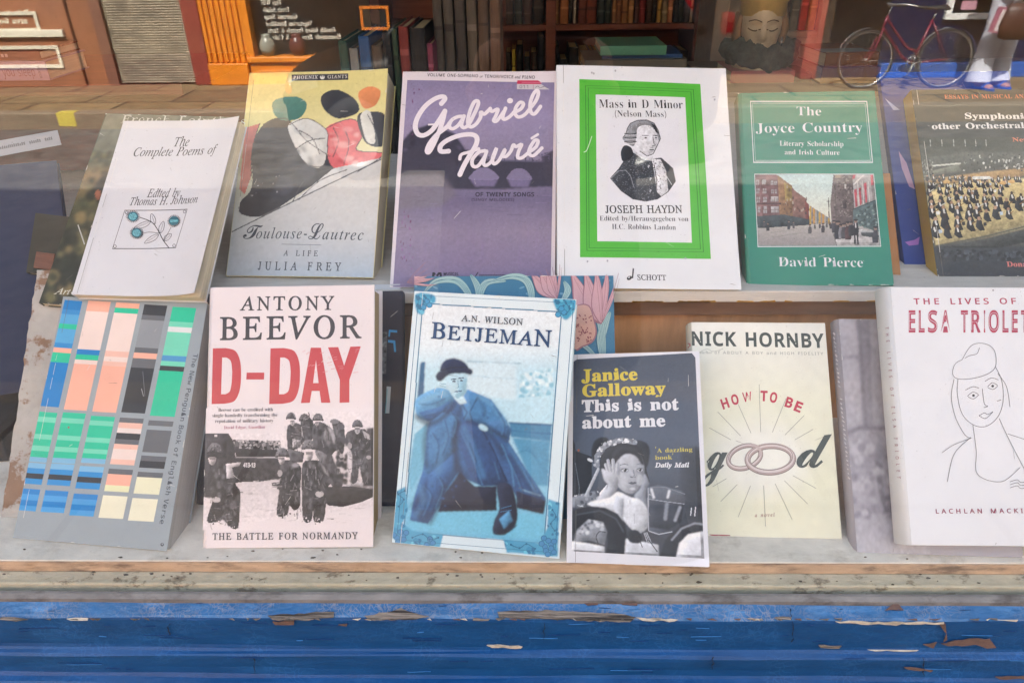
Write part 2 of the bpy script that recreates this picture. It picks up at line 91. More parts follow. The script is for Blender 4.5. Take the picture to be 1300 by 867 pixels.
Im;F9Z4I9@4R984o9@5N9h7:9n7_9j7n9[7s9I7n937b8U727w697[5H7D4P6_4P7K7+7U7a7Q7n7C7s6t7g6K7F5q6c5V615?5F5(4P4C4P52745:7S5=7g5;7s538)4a8/4c8<5^8F5q8K6+8L628D618?60885[6a6h8)7g8L858B8@7u8-6h8Y7R938+9[8C:18L:O8B:Y7s:V7]:O7>9t5A9r599q529t4w:-4s:E50:S5@:c5W:l5L:;4]
In9,7>4G6v4Q6m4l786<7R7^7N7m7A7s6s7g6O7H6+6m5]6>5C5R5*4P4D4P557=5>7g558(4g8-4a8-4c895C8?5d8F628L658J658D5]6a6>7N6l8)7E8B7g8K848B8>7v8<7}857>7^5X7W5@7U517Y4u7c4r8*508H5[8R5S7q4^
Io8o5i4H5=4O4j4f4S594L5f4P6<4^6b4s775=7W5]7t608:6U8H7)8L7X8E8+8.8B7[8J7.8F6}8;6:7d5I7+4g6K4P~5q4[6<4a6V4p6n57735U7S6K7_7B7P8)6u8;6U83647l5g7G5N6g5=64585S5<545G4n5Y4`
Ip8e3@2[3C2g3^2k3o2r4*31433I567K5:7Y5<7f5:7r548)4`8-4c8:5>8?5]8E6,8L628F608;5p7Z6X8<7B8L7d8F8.848>7g8D7B8?6i826@7n5i7S5E744v6a4]6<4N5e4I5H4L524U4n3O4g3/4j2t4t2l5M2f5I2[~5e4Y604^6K4n6d557*5R7K6I7X7D7U7]7K7o7<8*6w8.6V7v687]5n755[6R5B5@5@535>5(5H4a
Ir7@4C4P5.71587c557p5/7w4]8,4_895;8@5Z8F5v8L6,8J6,8D5Y6c6N8*708L7E8C7M8+7J7j7B7]767S7(7P6d7X6Z7l5_6M5)4P
Is7Y5N4H4p4O4V4V4L4T4G4L4:4L4I5j4T5i4Z5A4h4s5-4`5G4Z5]4^5n4j6*5-6.5E6(5]5h6(5S6C5?6_5.7.5(7N5.7m5?865Z8G6+8L6V8F6q8>7-8A718J7<8J7/766s766_7v628;5s885f8/5^7s5[7e5a7M5t70686e6K6J6]6*6c5Y6`5?6V5(6G4d624U5j4K
It6k4q4H4Y4Q4Q4j4R5,4W5>5B8+4c8+4f895R8V689H6G9H6.8@6g8@6a8+6(8+5B5N5<5-5?4r5H4o5]5+6,5O665D5R4[
Iu9,5.4H4l4K4_4T4W4b4T4v4X5E4c5t527D567W587i557t5/8+4]8/4_8<5;8B5Z8G5w8L608H6/8@6-885G5k5>5J5;565@4v5O4p5d4v6,566a5s7C7+7e8E8J8E7_5}7V5/7Z4t7d4p8,5-8K5T8T5K7r4]7>4H6u4Q6m4k6w5Q7<6I6[5R6/4p5V4R
Iv895=4H526[5-7G4t7i4e8)4O8.4J8.4M8;4l8A548F5E8K5O8L5]8,5f6l5m5:6T5u7-6Z7H757P7O7G7^787n71807:8E7P8M7]8J7h8B7q7s7T6t6O5U5K4H
Iw:.504H5,6_5)7J4q7l4d8,4P814M814N8<4n8B568H5F8L5P8M5}8)5a6[5b5[7N8M7Z8M7s5G8S60956s9E7P987c9.7p9+8/938D9H8L9T8I9^8A9f7q9R708d5u7P4H7F4H7-7=5<4H
Ix7w6J4H6:4K6.4S5k5:5^6)5.564X4Y4E4N404J3j4R3b4g3j5+4-534>5.4O5)4]5/4n5@5Y6D5E7U577t4l8-4}8-4M8+4O885?8E5S8K5`8L5j8G5p89637.6a7o7+8>7;8H7N8K7f8D7n807g7m7T7e7B7j7:7m747n6u7g686e6L5W6R5A6W506_4v6i4s70507N5V7X5K6u4]
Iy7n3t2W3}2_3S2s3[363p3>42394G334Y3=4r3[5O4I5,6_4t784m7T4[7t4L8,488/4:8;4X8?4p8F5>8L5I8>5U7b5d6c6+596]6:7(6j7575797I757Y7)7d6n7l6h806p8D768L7D8I7O8@7Y7q7O7?706N6_5f654s5V4.4w3B4J2g462[
Iz7j6?4H5r4K5K4S4]4_4I4[454O414M4.4K3v4S404c6m7e6E7a5j7h5G7o5,7g4j7N4_7T5)8:588G5J8K5g8I6<8B6`8:6w887H8B7Z8L7a8D7`8?7Z874j525A565s506M5)6l54725V7<5Q6v4h6_4N
LT9^746a6i6e6T6r6F766A7O6F7l6U8;6m8Y7<8v7b9>8<9R8i9_9H9d9r9a:N9X:t9P;:9N;X9T;d9Z;h9U;^9B;E9+:t8q:Q9(:)979K9E8g9L8G9H7v9<7:8e6^826Q7h6M7P6P7>6X706d6w6s6t756w7H717l7S86828@8c8@8l8@8t8D9,8N8j8T8;8Q7k8E7M84747m6q7R6e~6V4K5r4P5M4`575(505G545_5A5r5T6/5i63666*6@5b685K5t5B5[5>5Q585N5,5S4o5b4b6)4Y6H4V7*4_7X5+815]8V6Y9*7X9P8?9q8`:58k::8e:58Z:+8H9s809n7m9_6s9L689/5W8X5/8(4b7B4Q
LL;P5_4I544P4d4b4Z4p4W504]5E4l5S5I5]6/5S6g5:7.5c7D6H7J6V7O6c6w6h6W6s6?726-7E5j7m5e8C5i8f5v976;9U6V9p6w:77L:H7t:S8N:V9;:P98:D8N:J8):F7V:;77:)6l9a6W9E6F8v6<8T69816<7g6D7Q6_74736t7T6o8+7q8V8q979e9l:E:9:R:W:V:p:S;1:H;::8;=9u;99Z;.9::Q8D9_7P97758}6q8O6N8<5u7v5T7D4r7n4_8B4W8q4c9O579u5l:15g9_569,4[8_4N8>4I7^4R714f6G4P~8b729=7I9f7h:@8G:d96:o9X:s:):k:A:V:J:>:D:(:29]9Z9F8u9,8.~5[4U6<4_6]5,6-5F5I5Q4u5J4h5@4c504f4s4p4h5=4Z
Lg9g8g5>8A4m7b4O7)346X2O6-1n5I1I5+1>4]1;4I1>481F3t1`3n2*3r2@4/2W4]345I3]664.6f4E7-4u6k4d6N4R6)4J5d4M5T4X5C5(5>5J5F5p5]6I5I62585q506*5T6R5t7(6[7W7,7f7Q7k7i7h8*7`847Q877:8V7e9U7e7k4c8?5,8]5G~604W6G4}6]4j765H7X617n6a8)7@7s7T7b7[7S7X7D7M6s6w6T6E695`5v525o4e5u4Z~4}1G4r1K551V5W206(2k6]426I4(5s3b5E3C4i2n4H2E4>2/4;1i4>1X4F1N
Ld9S8R5>8D507d4W7<4K7)4N6k4V6b4b6_4r6h5I614_5i4Q5O4L584P4v4}4j4o4e584j5U4w5p5R6Q686r6k7/7>6v7N6Z8u9B9h9J7`5[7F5(7=4]7F4Y7i4i8J5G~5S4U5s4b6I546m5^78677B6U7;6i7)6p6_6b6=6>5k5_5P525F4c5I4Y
NA9m4P4P6k:R7R:R9l4P9.4P8D6D5v6D5=4P~6:7*827*7L8k7F9/7=9L769c7+9:6q8k
NB9u5A4P5A:P7*:P8):I8b:5959a9@9)9:8R9)828}7l857_857[8l7J917:9B6u9M6Z9P689E5O8t4t8?4Y7J4P~6.7s767s7j8(8;878L8P8R8r8K9D869[7b9h7-9l6.9l~6.537>537t598G5L8Z5i8`6=8Y6_8F7*7r7;7:7A6.7A
NC9i7e4I6r4Q6;4h5`5<5A5m5/6Z5)7P508E5C905d9b6B:77+:N7o:V8f:O9T::9;9W8Z9i7o9q7*9d6E9=5t8P5i7P5s6P6B5b6v5;7n5.8Z549A5A9A4]8Y4N
ND:Z5A4P5A:P75:P8):I8b:59A9c9d96:*8K:17T9q6:9?5=8@4_6w4P~6.546o547t5@8a5c956O9A7R968V8b9?8)9a7,9l6.9l
NE965A4P5A:P8]:P8]9j6.9j6.7u8Q7u8Q7@6.7@6.558]558]4P
NF8m5A4P5A:P8]:P8]9j6.9j6.7a8P7a8P7+6.7+6.4P
NG:Y7o4I7*4Q6A4g5d5;5C5l506Y5)7P508F5G925k9c6K:879:O81:V9.:O9q::9Z9V8p9i8.9q729d6H9=5t8P5h7P5m6j6+6;6B5d6e5F7B548-5.8b519;599;6w7q6w7q7]9w7]9w4b9)4O
NH:b5A4P5A:P6.:P6.7u937u93:P9p:P9p4P934P937@6.7@6.4P
NI7D4k4P4k4s5S505S9o4k:-4k:P7(:P7(:-6@9o6@507(4s7(4P
NJ6g4M2p412s3l3)3l3}423W4L3U4l3}543t5>4S5>:P6*:P6*4W5r3k5X3A503)
NK9`5A4P5A:P6.:P6.7S6W81708^8b:P9X:P7:7o9`4P8i4P6_7E6.6j6.4P
NL8p5A4P5A:P6.:P6.568_568_4P
NM<15A4P5A:P6J:P8>5W8A5W:7:P;@:P;@4P:T4P:T87:V9,:Y9d:V9d8V4P7u4P5w9d5t9d6(9,6)836)4P
NN:o5A4P5A:P67:P9G5S9J5S9H5s9F6R9E719E:P:-:P:-4P974P5v9N5t9N5w8d6)7l6)4P
NO;-7g4I6r4Q6;4h5`5=5A5o5/6[5)7Q5/8F5A925`9c6;:86s:O7g:W8Y:O9@:89k9d::92:M8F:T7P:M6[::5n9k5=9@4h8Y4Q~7g5.8]5;9>5b9Z6O9d7P9Z8Q9>9>8^9e7g9r6q9e6?9>5r8Q5i7P5r6O6?5b6p5;
NP9V5A4P5A:P6p:P7q:F8Y:+9)9N948b908<8r7h8Z7I86707U6p6e6k6.6k6.4P~6.7N6^7N7J7T7t7e8=828F8`8>988(9U7R9f6k9l6.9l
NQ;-943.7w4J7n4I7g4I6r4Q6;4h5`5=5A5o5/6[5)7Q5/8F5A925`9c6;:86s:O7g:W8Y:O9@:89k9d::92:M8F:T7P:K6O:05[9U4v8h4U:;3.~7g5.8]5;9>5b9Z6O9d7P9Z8Q9>9>8^9e7g9r6q9e6?9>5r8Q5i7P5r6O6?5b6p5;
NR9b5A4P5A:P6u:P7s:G8Y:.9)9S948g918D8v7w8f7`8R7O7t779X4P8a4P7=6v6.6v6.4P~6.7Y6u7Y7X7_8+7p8?8=8F8d8?9=8)9W7U9f6r9k6.9k
NS916V4I5[4O4r4`4r5J5^566Y5.78537Y5B7n5[7u6+7k6S7H6p6T7>5n7V5H7t508J5(9,5-9P5<9m5S:65r:G6G:S6q:V7j:O8V:;8C9X7]9j6p9q6I9l6,9^5k9H5e9+5o8S6@867.7k7v7I8?768R6o8]6S8a608V5H834m7L4R
NT966L4P6L9j4W9j4W:P9.:P9.9j799j794P
NU:[7S4I6T4U5k5*5H5b5<6[5<:P6):P6)6Y615u6H5N6o567V5.8?568e5P9+6(926Y92:P9n:P9n6Y9i6*9Z5P9@5,8l4`8=4O
NV9S6[4P4P:P5?:P6[6}6m5u7)5C765u7H6]8c:P9S:P7H4P
NW<A674P4X:P5G:P6B6k6P6/6Y5I6c626r6n7w:P8e:P9m6l:-6/:75I:A6/:O6k;I:P<8:P:X4P9k4P8^8J8S8q8J9D8F9Y8?948/8H6t4P
NX9J4S4P6R7Z4]:P5P:P6u838L:P9;:P7G7[9G4P8R4P6s705B4P
NY9<6P4P6P6g4P:P5B:P6n7T8K:P9<:P7<6j7<4P
NZ9@4j4P4j5.7v9j4r9j4r:P8o:P8o9r5c568v568v4P
Na996@4I5d4P5?4c4w544o5d5)6D5I6g6/7.7+777i797i7N7d7u7U8=7>8J6n8N688F5Y835G8_6.8u6q9.7[8w838a8J8<8R7U8R4P7w4P7l537i537Q4i784W6i4M~6N5)7(5/7J5B7`5b7h6@7h6`736^6J6W5v6H5b625}5c5a5I5n57645,
Nb9]7D4I6m4M6N4Y664j5t5.5o5.5c4P594P59:n5t:n5t9B5s8h5q8H5t8H668]6N8o6m9*7D9.808r8_8O9.7e986d9.5c8_5(804U~7;5*7e53835N8E6)8K6e8E7P838+7d8D7:8M6Y8E6:8,6*7R5t6f5t6c6*6)6:5N6Y53
Nc8S7)4I6L4N5u4]5S4v5:5I5*6(4u6b5*7N5;8.5U8R5w8k6P9*7.9/7c9)8<8k8*8:7T8F7,8K6N8B6-8)5i7N5b6c5i6)6,5O6L557)5,7]52865A864]7^4N
Nd9]6i4I6,4U5M5(5/5b4u6c5/7e5N8O6-8s6i9/7?9+7^8o898J8=8J8;8c899/89:n8t:n8t4P8D4P8<5089507v4k7^4Y7?4M~6r5*7S527r5J845q8:6X8:6c847N7s8*7T8E6q8N6H8D6*8(5h7K5b6b5h6)6*5N6H53
Ne9;724I6R4N6(4^5U5(5;5L5*6*4u6a5*7H597w5Q8L5p8h6G9)6t9/7O9*7t8k8A8R8W828d7Z8i7,8i6Y5b6Y5k5s615L6U54755,7r528X5E8X4a7r4O~5c788+787u7a7f827J8G6s8N6N8H61835m7c
Nf7G5I4P5I8J4Z8J4Z8f5I9*5I9?5Q:+5h:S6=:j6n:r7E:n7d:f7T:77<:>6o:A6U:<6C:.689d649?649(7?9(7?8J648J644P
Ng9]6s2O6+2U5A2f5A3L6-376v307P377o3K833k8:4E8:4S8:4k8<5089507[4W6i4I6+4V5L5*5/5e4u6c5/7`5L8L6+8r6i9/7;9+7Y8q7s8`8:8H8=8H8E9(8t9(8t4J8j3V8M2v7k2Y~6r5*7Q517q5G845m8:6U8:6c847S7q8-7P8E6q8M6I8D6+8)5h7M5b6c5h6(6+5M6I52
Nh9_594P59:n5t:n5t9)5q8F5u8F698^6T8p6s9*7E9.8/8v8X8_8p869)7J9)4P8>4P8>7F897l8*877a8H7>8M6[8E6;8+6*7R5t6j5t4P
Ni6]5W9d5>9m57:)54:957:J5>:V5W:_5o:V5w:J6*:95w:)5o9m~594P599(5t9(5t4P
Nj6]5W9d5>9m57:)54:957:J5>:V5W:_5o:V5w:J6*:95w:)5o9m~4_2O4A2Q4+2W4+374@324W304k335+3<563M593h599(5t9(5t3j5n3=5}2k5=2V
Nk8w594P59:n5t:n5t7T5s785q6i5t6i607)6@7=6N7N7q9(8g9(6u7.8q4P8)4P6L6X5t645t4P
Nl6]594P59:n5t:n5t4P
Nm<D594P599(5i9(5q8G5u8G698`6R8q6p9+7?9/858p8]8B8`8B8v8]9B8p9b9+:49/:i8w;?8_;V87;^7J;^4P:s4P:s7H:o7m:a88:J8H:*8M9M8E9/8/8n7Z8i6w8i4P8.4P8.7H8)7m7l887U8H748M6V8E698+6)7R5t6k5t4P
Nn9_594P599(5i9(5q8G5u8G6:8`6U8q6u9+7F9/8/8w8X8_8p879)7J9)4P8>4P8>7F897l8*877a8H7>8M6[8E6;8+6*7R5t6k5t4P
No9V7*4I6M4O5u4_5T5*5:5O5*6-4u6e507d5R8N678s7,9/7Z9)828i8T8N8m8*9-7L926e8w5e8U5*7o4V~7+5*7[548+5P8?6+8E6e8?7N8+8)7[8D7+8M6K8D6+8)5h7N5b6e5h6+6+5P6L54
Np9]592O599(5i9(5q8G5t8G678]6N8o6m9+7D9/808s8_8P9.7f986e9.5d8_5)804U7D4I6n4M6O4Y5t5.5p5.5s4a5t4C5t2O~7;5*7Y5/7q5<835R8A5n8K6e8E7M838(7e8D7:8M6[8E6<8.6+7W5t6p5t6e6*6*6:5N6Y53
Nq9]892O894I8:4e8<5088507v4k7^4Y7>4M6g4I6,4U5N5(5/5b4u6c5/7e5N8O6.8s6i9/7@9+7_8o7w8]8:8G8<8G8E9(8t9(8t2O~6s5*7R527r5I835p8:6W8:6c847O7s8*7S8E6q8N6G8D6*8(5h7K5b6b5h6)6*5N6H53
Nr7v594P599(5i9(5p865s86678R6P8i6n9)7A9/7W9.7k9+7d8D7Q8H7=8I6r8E6Y8:6C8(637`6(7B5t6p5t4P
Ns8R6D4I5S4O4s4`4s5F5W526E5)6l5-76577E5H7J5^7C5v7(6<6B6T5V6o507?4v7T4r7o5,8H5H8f5s9(6Y9/7G9(8,8g7h88788H6U8N658K5n8C5_855[7s5c7Y617E6g7.7R6d7w6C806.835c8*557]4d7/4P
Nt7S6W4I5s4S5^4`5M4u5A5B5>5i5>8J4[8J4[8g5>9.5V:+6):+6)9(7A9(7A8J6)8J6)5j6-5M69596K5.6a5*7-5,7D517D4T7)4L
Nu9_6h4I6/4Q5V4i5=5A556,559(5q9(5q605v5[655@6N506q5*7S537t5L855u8;6]8;9(8v9(8v4P8F4P8=508:507u4g7Z4V7:4M
Nv8e684P4P9(5?9(6<6D6G5s6R5P6Y546[546c5Q6n5t7)6D7v9(8e9(7,4P
Nw;05j4Q4W9)5E9)5v6Y645n6>5=6@5=6G5Y6O6-6Y6N7H9)899)8w6N955l9?5>9A5>9K5l9Z6Y:<9);(9)9d4Q8o4Q817+7r7b7i8;7f8;7]7b7N7+6]4Q
Nx8s4}4P6>6h4b9(5U9(6b7@7n9(8`9(746h8g4P7t4P6b6@5O4P
Ny8g582O4l2P4W2T4W334i315/3/5K345a3A5r3U6/3o6B4O4Q9(5@9(6>6K6P5h6}596_596k5e7.6L7w9(8g9(6k3n6V3@6;2m5g2V
Nz8L4j4P4j4w7<8J4v8J4v9(8-9(8-8L5^5.815.814P
N09@6o4I6)4Z5H5;5+694q7P4u8I51955E9f5c::6<:P6o:W7f:G8H9f8e8h8o7P8k6Y8_5l8J5;8,4g7S4Q~6o5,7M587l5}8.6J837P8.8V7l9D7M9h6o9u6A9h5s9D5b8V5}7P5b6J5s5]6A58
N19@6e4P6e8_6e9=6g9b6T9P6>9=5[8c5<9;6m:P7N:P7N4P
N29@4p4P4p516N6`7;7P7a887j8T7m8s7g9F7V9_7;9o6i9t6H9q6+9h5E9F4v9n5f:F6=:R6i:V7U:N83:48P9}8Z8w8V8R8J807o7@7/6K5k585k568m568m4P
N39@6R4I5}4O4n4c4n5K5_536S5+7:517`5D7u5b8,6:7s6`7Y7*7.796F7>5g7>5g7q6F7q7*7w7P8:7g8V7o9+7i9J7W9a7;9p6g9u6C9r5u9i5>9L4q9u5`:G69:S6g:V7X:N86:58R9_8[9/8T8T8@827q7k7H7]7H7Z8*7M8N768c6c8j688e5a8V5>8>4q7j4[7<4N
N49@7T4P7T5m4^5m4^6O7P:R8=:R8=6R936R935m8=5m8=4P~5H6R7T6R7T8I7U947W9c7T9c7G9H789/
N59@6W4I5a4P5*4c5*5K5e546W5,77527]5E7u5e8-6C7v6m7a7;7;7N6U7T6*7Q5S7J567]5H:P8H:P8H9j6*9j5o8/6>836i867[8-8>7a8_758j6I8^5W8;4t7R4T
N69@7(4I6M4O5v4`5T5-5;5V5*6;4u7-5.8C5;8r5O9M5l9r6B:>6s:P7a:V80:U8L:P8L9n809t7b9v779r6e9f6I9T649<5u8o5j8N5`7T5d7T5w7j6?8,6^88768<7n838J7f8g788q6J8f5W8G4t7g4T~6w5+7N527l5F805i866J806s7o7C7R7W7)7^6}7[6B7Q6.7B5n705d6k5a6V5l5l6*5R6>5=6X50
N79@5[4P809j4n9j4n:P8o:P8o9r6L4P
N89@6q4I6-4R5K4k5+5D4q6*4t6I5/6c5S7=647[5d7q5I8;568}5094559V5C9r5Y:85v:I6I:S6o:V7Y:O87:98U9e8_938}8h8S8Q818+7T7^8:7>8`6e8k6K8o6,8d5F8D4m7b4R~6r7u7]8H7o8a7u917o9O7]9e7B9r6o9w6M9r629e5p9O5j915m8k5v8X6F8;~6p5(7K5.7k5?8.5Z856,8.6L7i6f7I7+6p7>6e7B6>7.5r6g5`6K5[6*5a5Z5t5?6C5.
N99@614I5b4K5E4P5E52605*6[5.7-597I5K7^5c7m608(6Q817K8-7K7k767S6t736g6[6c5s6m5H795+7g4r8T4v93559[5L:+5j:C6?:Q6k:V7F:P7m:?8>9r8X9I8h8d8m7s8d6]8W6-8C5R7w5.7P4a6o4O~6h7B767E7P7O7e7^7t7p8.84818J7v937h9M7T9b7:9p6k9u6E9n5w9Y5c965}8U5b8,5s7}6?7H
N(7*6.365Q3u534l4q5h4k6h4q7i538f5Q9_6.:P6e:P6<9]5n8d5]7h5W6i5]5l5n4p6<4(6e36
N)7*4e365>4(5[4p5m5l5s6i5m7h5[8d5=9]4d:P5L:P6(9_6G8f6Y7i6_6h6Y5h6G4l6(3u5L36
N-784k6J4k7.6m7.6m6J
N/7Z4W4P6i:P7S:P5@4P
N.6d5Y4G5<4Q534_504t53595<5G5Y5Q5w5G6159644t614_5w4Q
N,6d4l3I5/4M5=5N6,5N615G5h4H5G3I
N&:}6k4I6-4R5M4l5.5E4t6-5+6}5?705`7N6;7j5c8N5U8l5Q9>5Y9j5r:;6I:P7,:W7}:P81:<8I9k8P9?8J8h858H7f8+7@7b8r659>6e9Q7P:=7P9r6P9_6-9H5_:Z4P9Z4P8p588O4o8)4[7N4N~6l857U8`7b8v7f9?7b9U7V9g7C9s7*9w6a9s6L9h6?9V6:9?6>9(6G8b~6m5.7E517g5<8J5]6_7E5v6i5g6P5a6/5h5^6*5D6G53
N!6e5G6756:P6.:P5m67~5Z4G5<4Q534_504t53595<5G5Z5Q5w5G6159644t614_5w4Q
N+9@6W5K6W754r754r7e6W7e6W9P789P787e8m7e8m757875785K
MT9m4`;(9];(9]:=7Z:=7Z4P6d4P6d:=4`:=
Mh9m9.7R9.4P8>4P8>7R898/8+8O7c8a7A8h6j8`6L8H6:7q647<644P5D4P5D;>64;>648[6H9)6b9>729K7X9O8<9F8a9(8w8G
Me9m9C739C6d5n6d5n6b5v6)6?5O6g557M5,8=56945T944d8>4M7L4F6K4T5^5,585m5+6s577w5]8h6G9A7C9O859C8h8m9881~8S7F8L7w888L7j8b7@8i6f8a6D8J6,7v5p7E
MN9m50;(6:;(8I5}8I;(9=;(9=4P844P5t9l5t4P504P
Mw9m4P9F5?9F635K6k7t7R7t8:5K9.9F9m9F8b4P7u4P76766I4P5[4P
MP9m6;:>6;7k7<7k7h7q88848M8S8T9-8M9V899t7h:87<:>~5E;(7<;(89:n8p:P9B9p9M9-9B898q7X897;7<716;716;4P5E4P
Mn9m9.7R9.4P8>4P8>7R898/8+8O7c8a7A8h6j8`6L8H6:7q647<644P5D4P5D9F649F648[6H9)6b9>729K7X9O8<9F8a9(8w8G
Mg9m8;6v857f7s8D7V8`7/8i6U8`678D5u7f5n6v5u67675X6V5<70527W5<7s5X8567~9+4i8p3l8Q347n2b7(2W6@2}5V2j5V3Y6D3B7(3:7T3A7s3V854+8;4`8;4b8;5>8)4q7a4]7D4Q6q4M634[5T54555t5+6v558)5T8i639B6q9O7C9L7`9@8(9-8;8b8;9E9+9E
Mu9m5D6D5D9E649E646D695f6G5F6^54705.7X567v5M885t8>6Y8>9E9.9E9.4P8>4P8>5:8)4m7_4W7?4J6j4F664P5a4m5K5N
Mi9m5Y9F7]9F7]529<529<4P5>4P5>526m526m8d5Y8d~6m;>7];>7]:=6m:=
MB9m607X605:745:7h5?8;5O8O5l8U6F8N6r8:7@7f7R747X~60:>608A728A7^8F8,8U8=8n8C9D8=9f8,:-7_::72:>~5:;(74;(8*:o8_:U9/:,9:9D948i8s8I8V828/7v8}7g9/7K9E6r9L6?9@5Q8n4t844Y744P5:4P
Mk9m5R;>6D;>6D7D8M9F9J9F7Q7S9c4P8d4P6t7)6D6L6D4P5R4P
Mo9m768i6}8`6=8C6*7d5t6s6*616=5R6}56765,7b56815R8C618J6s8C7d818C7b8`~769O8.9B8c8k938*9>6s935k8c5*8.4S764F6?4S5[5*5:5k506s5:8*5[8k6?9B
Mf9m92;>92:Y89:Y7l:U7Y:J7O:77L9h7L9F929F928d7L8d7L4P6}4P6}8d5D8d5D9F6}9F6}9a6c:I7):o7O;685;>
ME9m5E;(99;(99:=6;:=6;8C9/8C9/7X6;7X6;5;9@5;9@4P5E4P
Ml9m7>6=7B5g7N5L7b5<8-569(569(4P7w4P7D4Y6n4u6V5Q6N6=6N:_58:_58;B7>;B
Ms9m8c988c8J8+8b7C8j6m8f6R8}6B8J6<816@7j6L7Z6h7M7L7A7f7<8@7.8^6g8p6H8w5q8l5=8N4f7l4N7+4F6?4L5J4^5J5P6?557-5,7R507o5=805Q865m7q6C716[7.6[6f6`666o5e755R7S5L8*5U8}5r916P9H7>9O8*9J
MV9m765;8a;(9Y;(7a4P6}4P4d;(5];(
Mr9m9R8F9(8]8J8d7e8[7>8?6v7a6n6r6n4P6.4P6.9F6n9F6n8J738n7P997t9J8O9O9+9I9R97'''
import bpy, bmesh, math, random
import numpy as np
from mathutils import Vector, Matrix
from mathutils.geometry import tessellate_polygon

random.seed(7)
RNG = np.random.default_rng(5)
SC = bpy.context.scene
COL = SC.collection
PI = math.pi

# ------------------------------------------------------------------ letter outlines
FONT = {}
def _dec(a, b):
    f = lambda c: 52 if c == '}' else ord(c) - 40
    return f(a) * 80 + f(b) - 1000
for _ln in FONT_DATA.strip('\n').split('\n'):
    _k, _ch = _ln[0], _ln[1]
    _loops = []
    for _s in _ln[4:].split('~'):
        _loops.append([(_dec(_s[i], _s[i+1]), _dec(_s[i+2], _s[i+3])) for i in range(0, len(_s) - 3, 4)])
    FONT[_k + _ch] = (_dec(_ln[2], _ln[3]), _loops)
CAP = {k: max(y for l in FONT[k + 'T'][1] for x, y in l) for k in 'BILNM'}
CAP['R'] = CAP['I']

def area2(p):
    return sum(p[i-1][0]*p[i][1] - p[i][0]*p[i-1][1] for i in range(len(p)))

def fatten(loops, d):
    """move every outline point outwards from the ink by d units"""
    if not d or not loops: return loops
    big = max(loops, key=lambda l: abs(area2(l)))
    sgn = 1 if area2(big) < 0 else -1
    out = []
    for l in loops:
        n = len(l); o = []
        for i in range(n):
            a, b, c = l[i-1], l[i], l[(i+1) % n]
            e1 = (b[0]-a[0], b[1]-a[1]); e2 = (c[0]-b[0], c[1]-b[1])
            l1 = math.hypot(*e1) or 1; l2 = math.hypot(*e2) or 1
            n1 = (-e1[1]/l1, e1[0]/l1); n2 = (-e2[1]/l2, e2[0]/l2)
            m = (n1[0]+n2[0], n1[1]+n2[1]); q = m[0]*m[0]+m[1]*m[1]
            if q < .3: m = n1; k = 1
            else: k = 2/q
            o.append((b[0]+sgn*d*m[0]*k, b[1]+sgn*d*m[1]*k))
        out.append(o)
    return out

_GC = {}
def glyph(style, ch, off):
    key = (style, ch, off)
    if key in _GC: return _GC[key]
    sh = 0
    if style == 'R':                      # light roman capitals: the slanted ones set upright
        style, sh = ('I', .277) if 'I' + ch in FONT and ch.isupper() else ('B', 0)
    src = style + ch
    dy = 0
    if ch in "'\u2019\u2018":
        src = 'N,'; dy = 560
    if src not in FONT: src = 'N' + ch
    adv, loops = FONT[src]
    loops = [[(x - sh*y + (60 if sh else 0), y + dy) for x, y in l] for l in fatten(loops, off)]
    flat = [p for l in loops for p in l]
    tris = tessellate_polygon([[Vector((x, y, 0)) for x, y in l] for l in loops])
    _GC[key] = (adv, flat, [tuple(t) for t in tris])
    return _GC[key]

# ------------------------------------------------------------------ colours
def lin(h):
    if not isinstance(h, str): return tuple(h[:3])
    c = [int(h[i:i+2], 16)/255 for i in (0, 2, 4)]
    return tuple(v/12.92 if v <= .04045 else ((v+.055)/1.055)**2.4 for v in c)

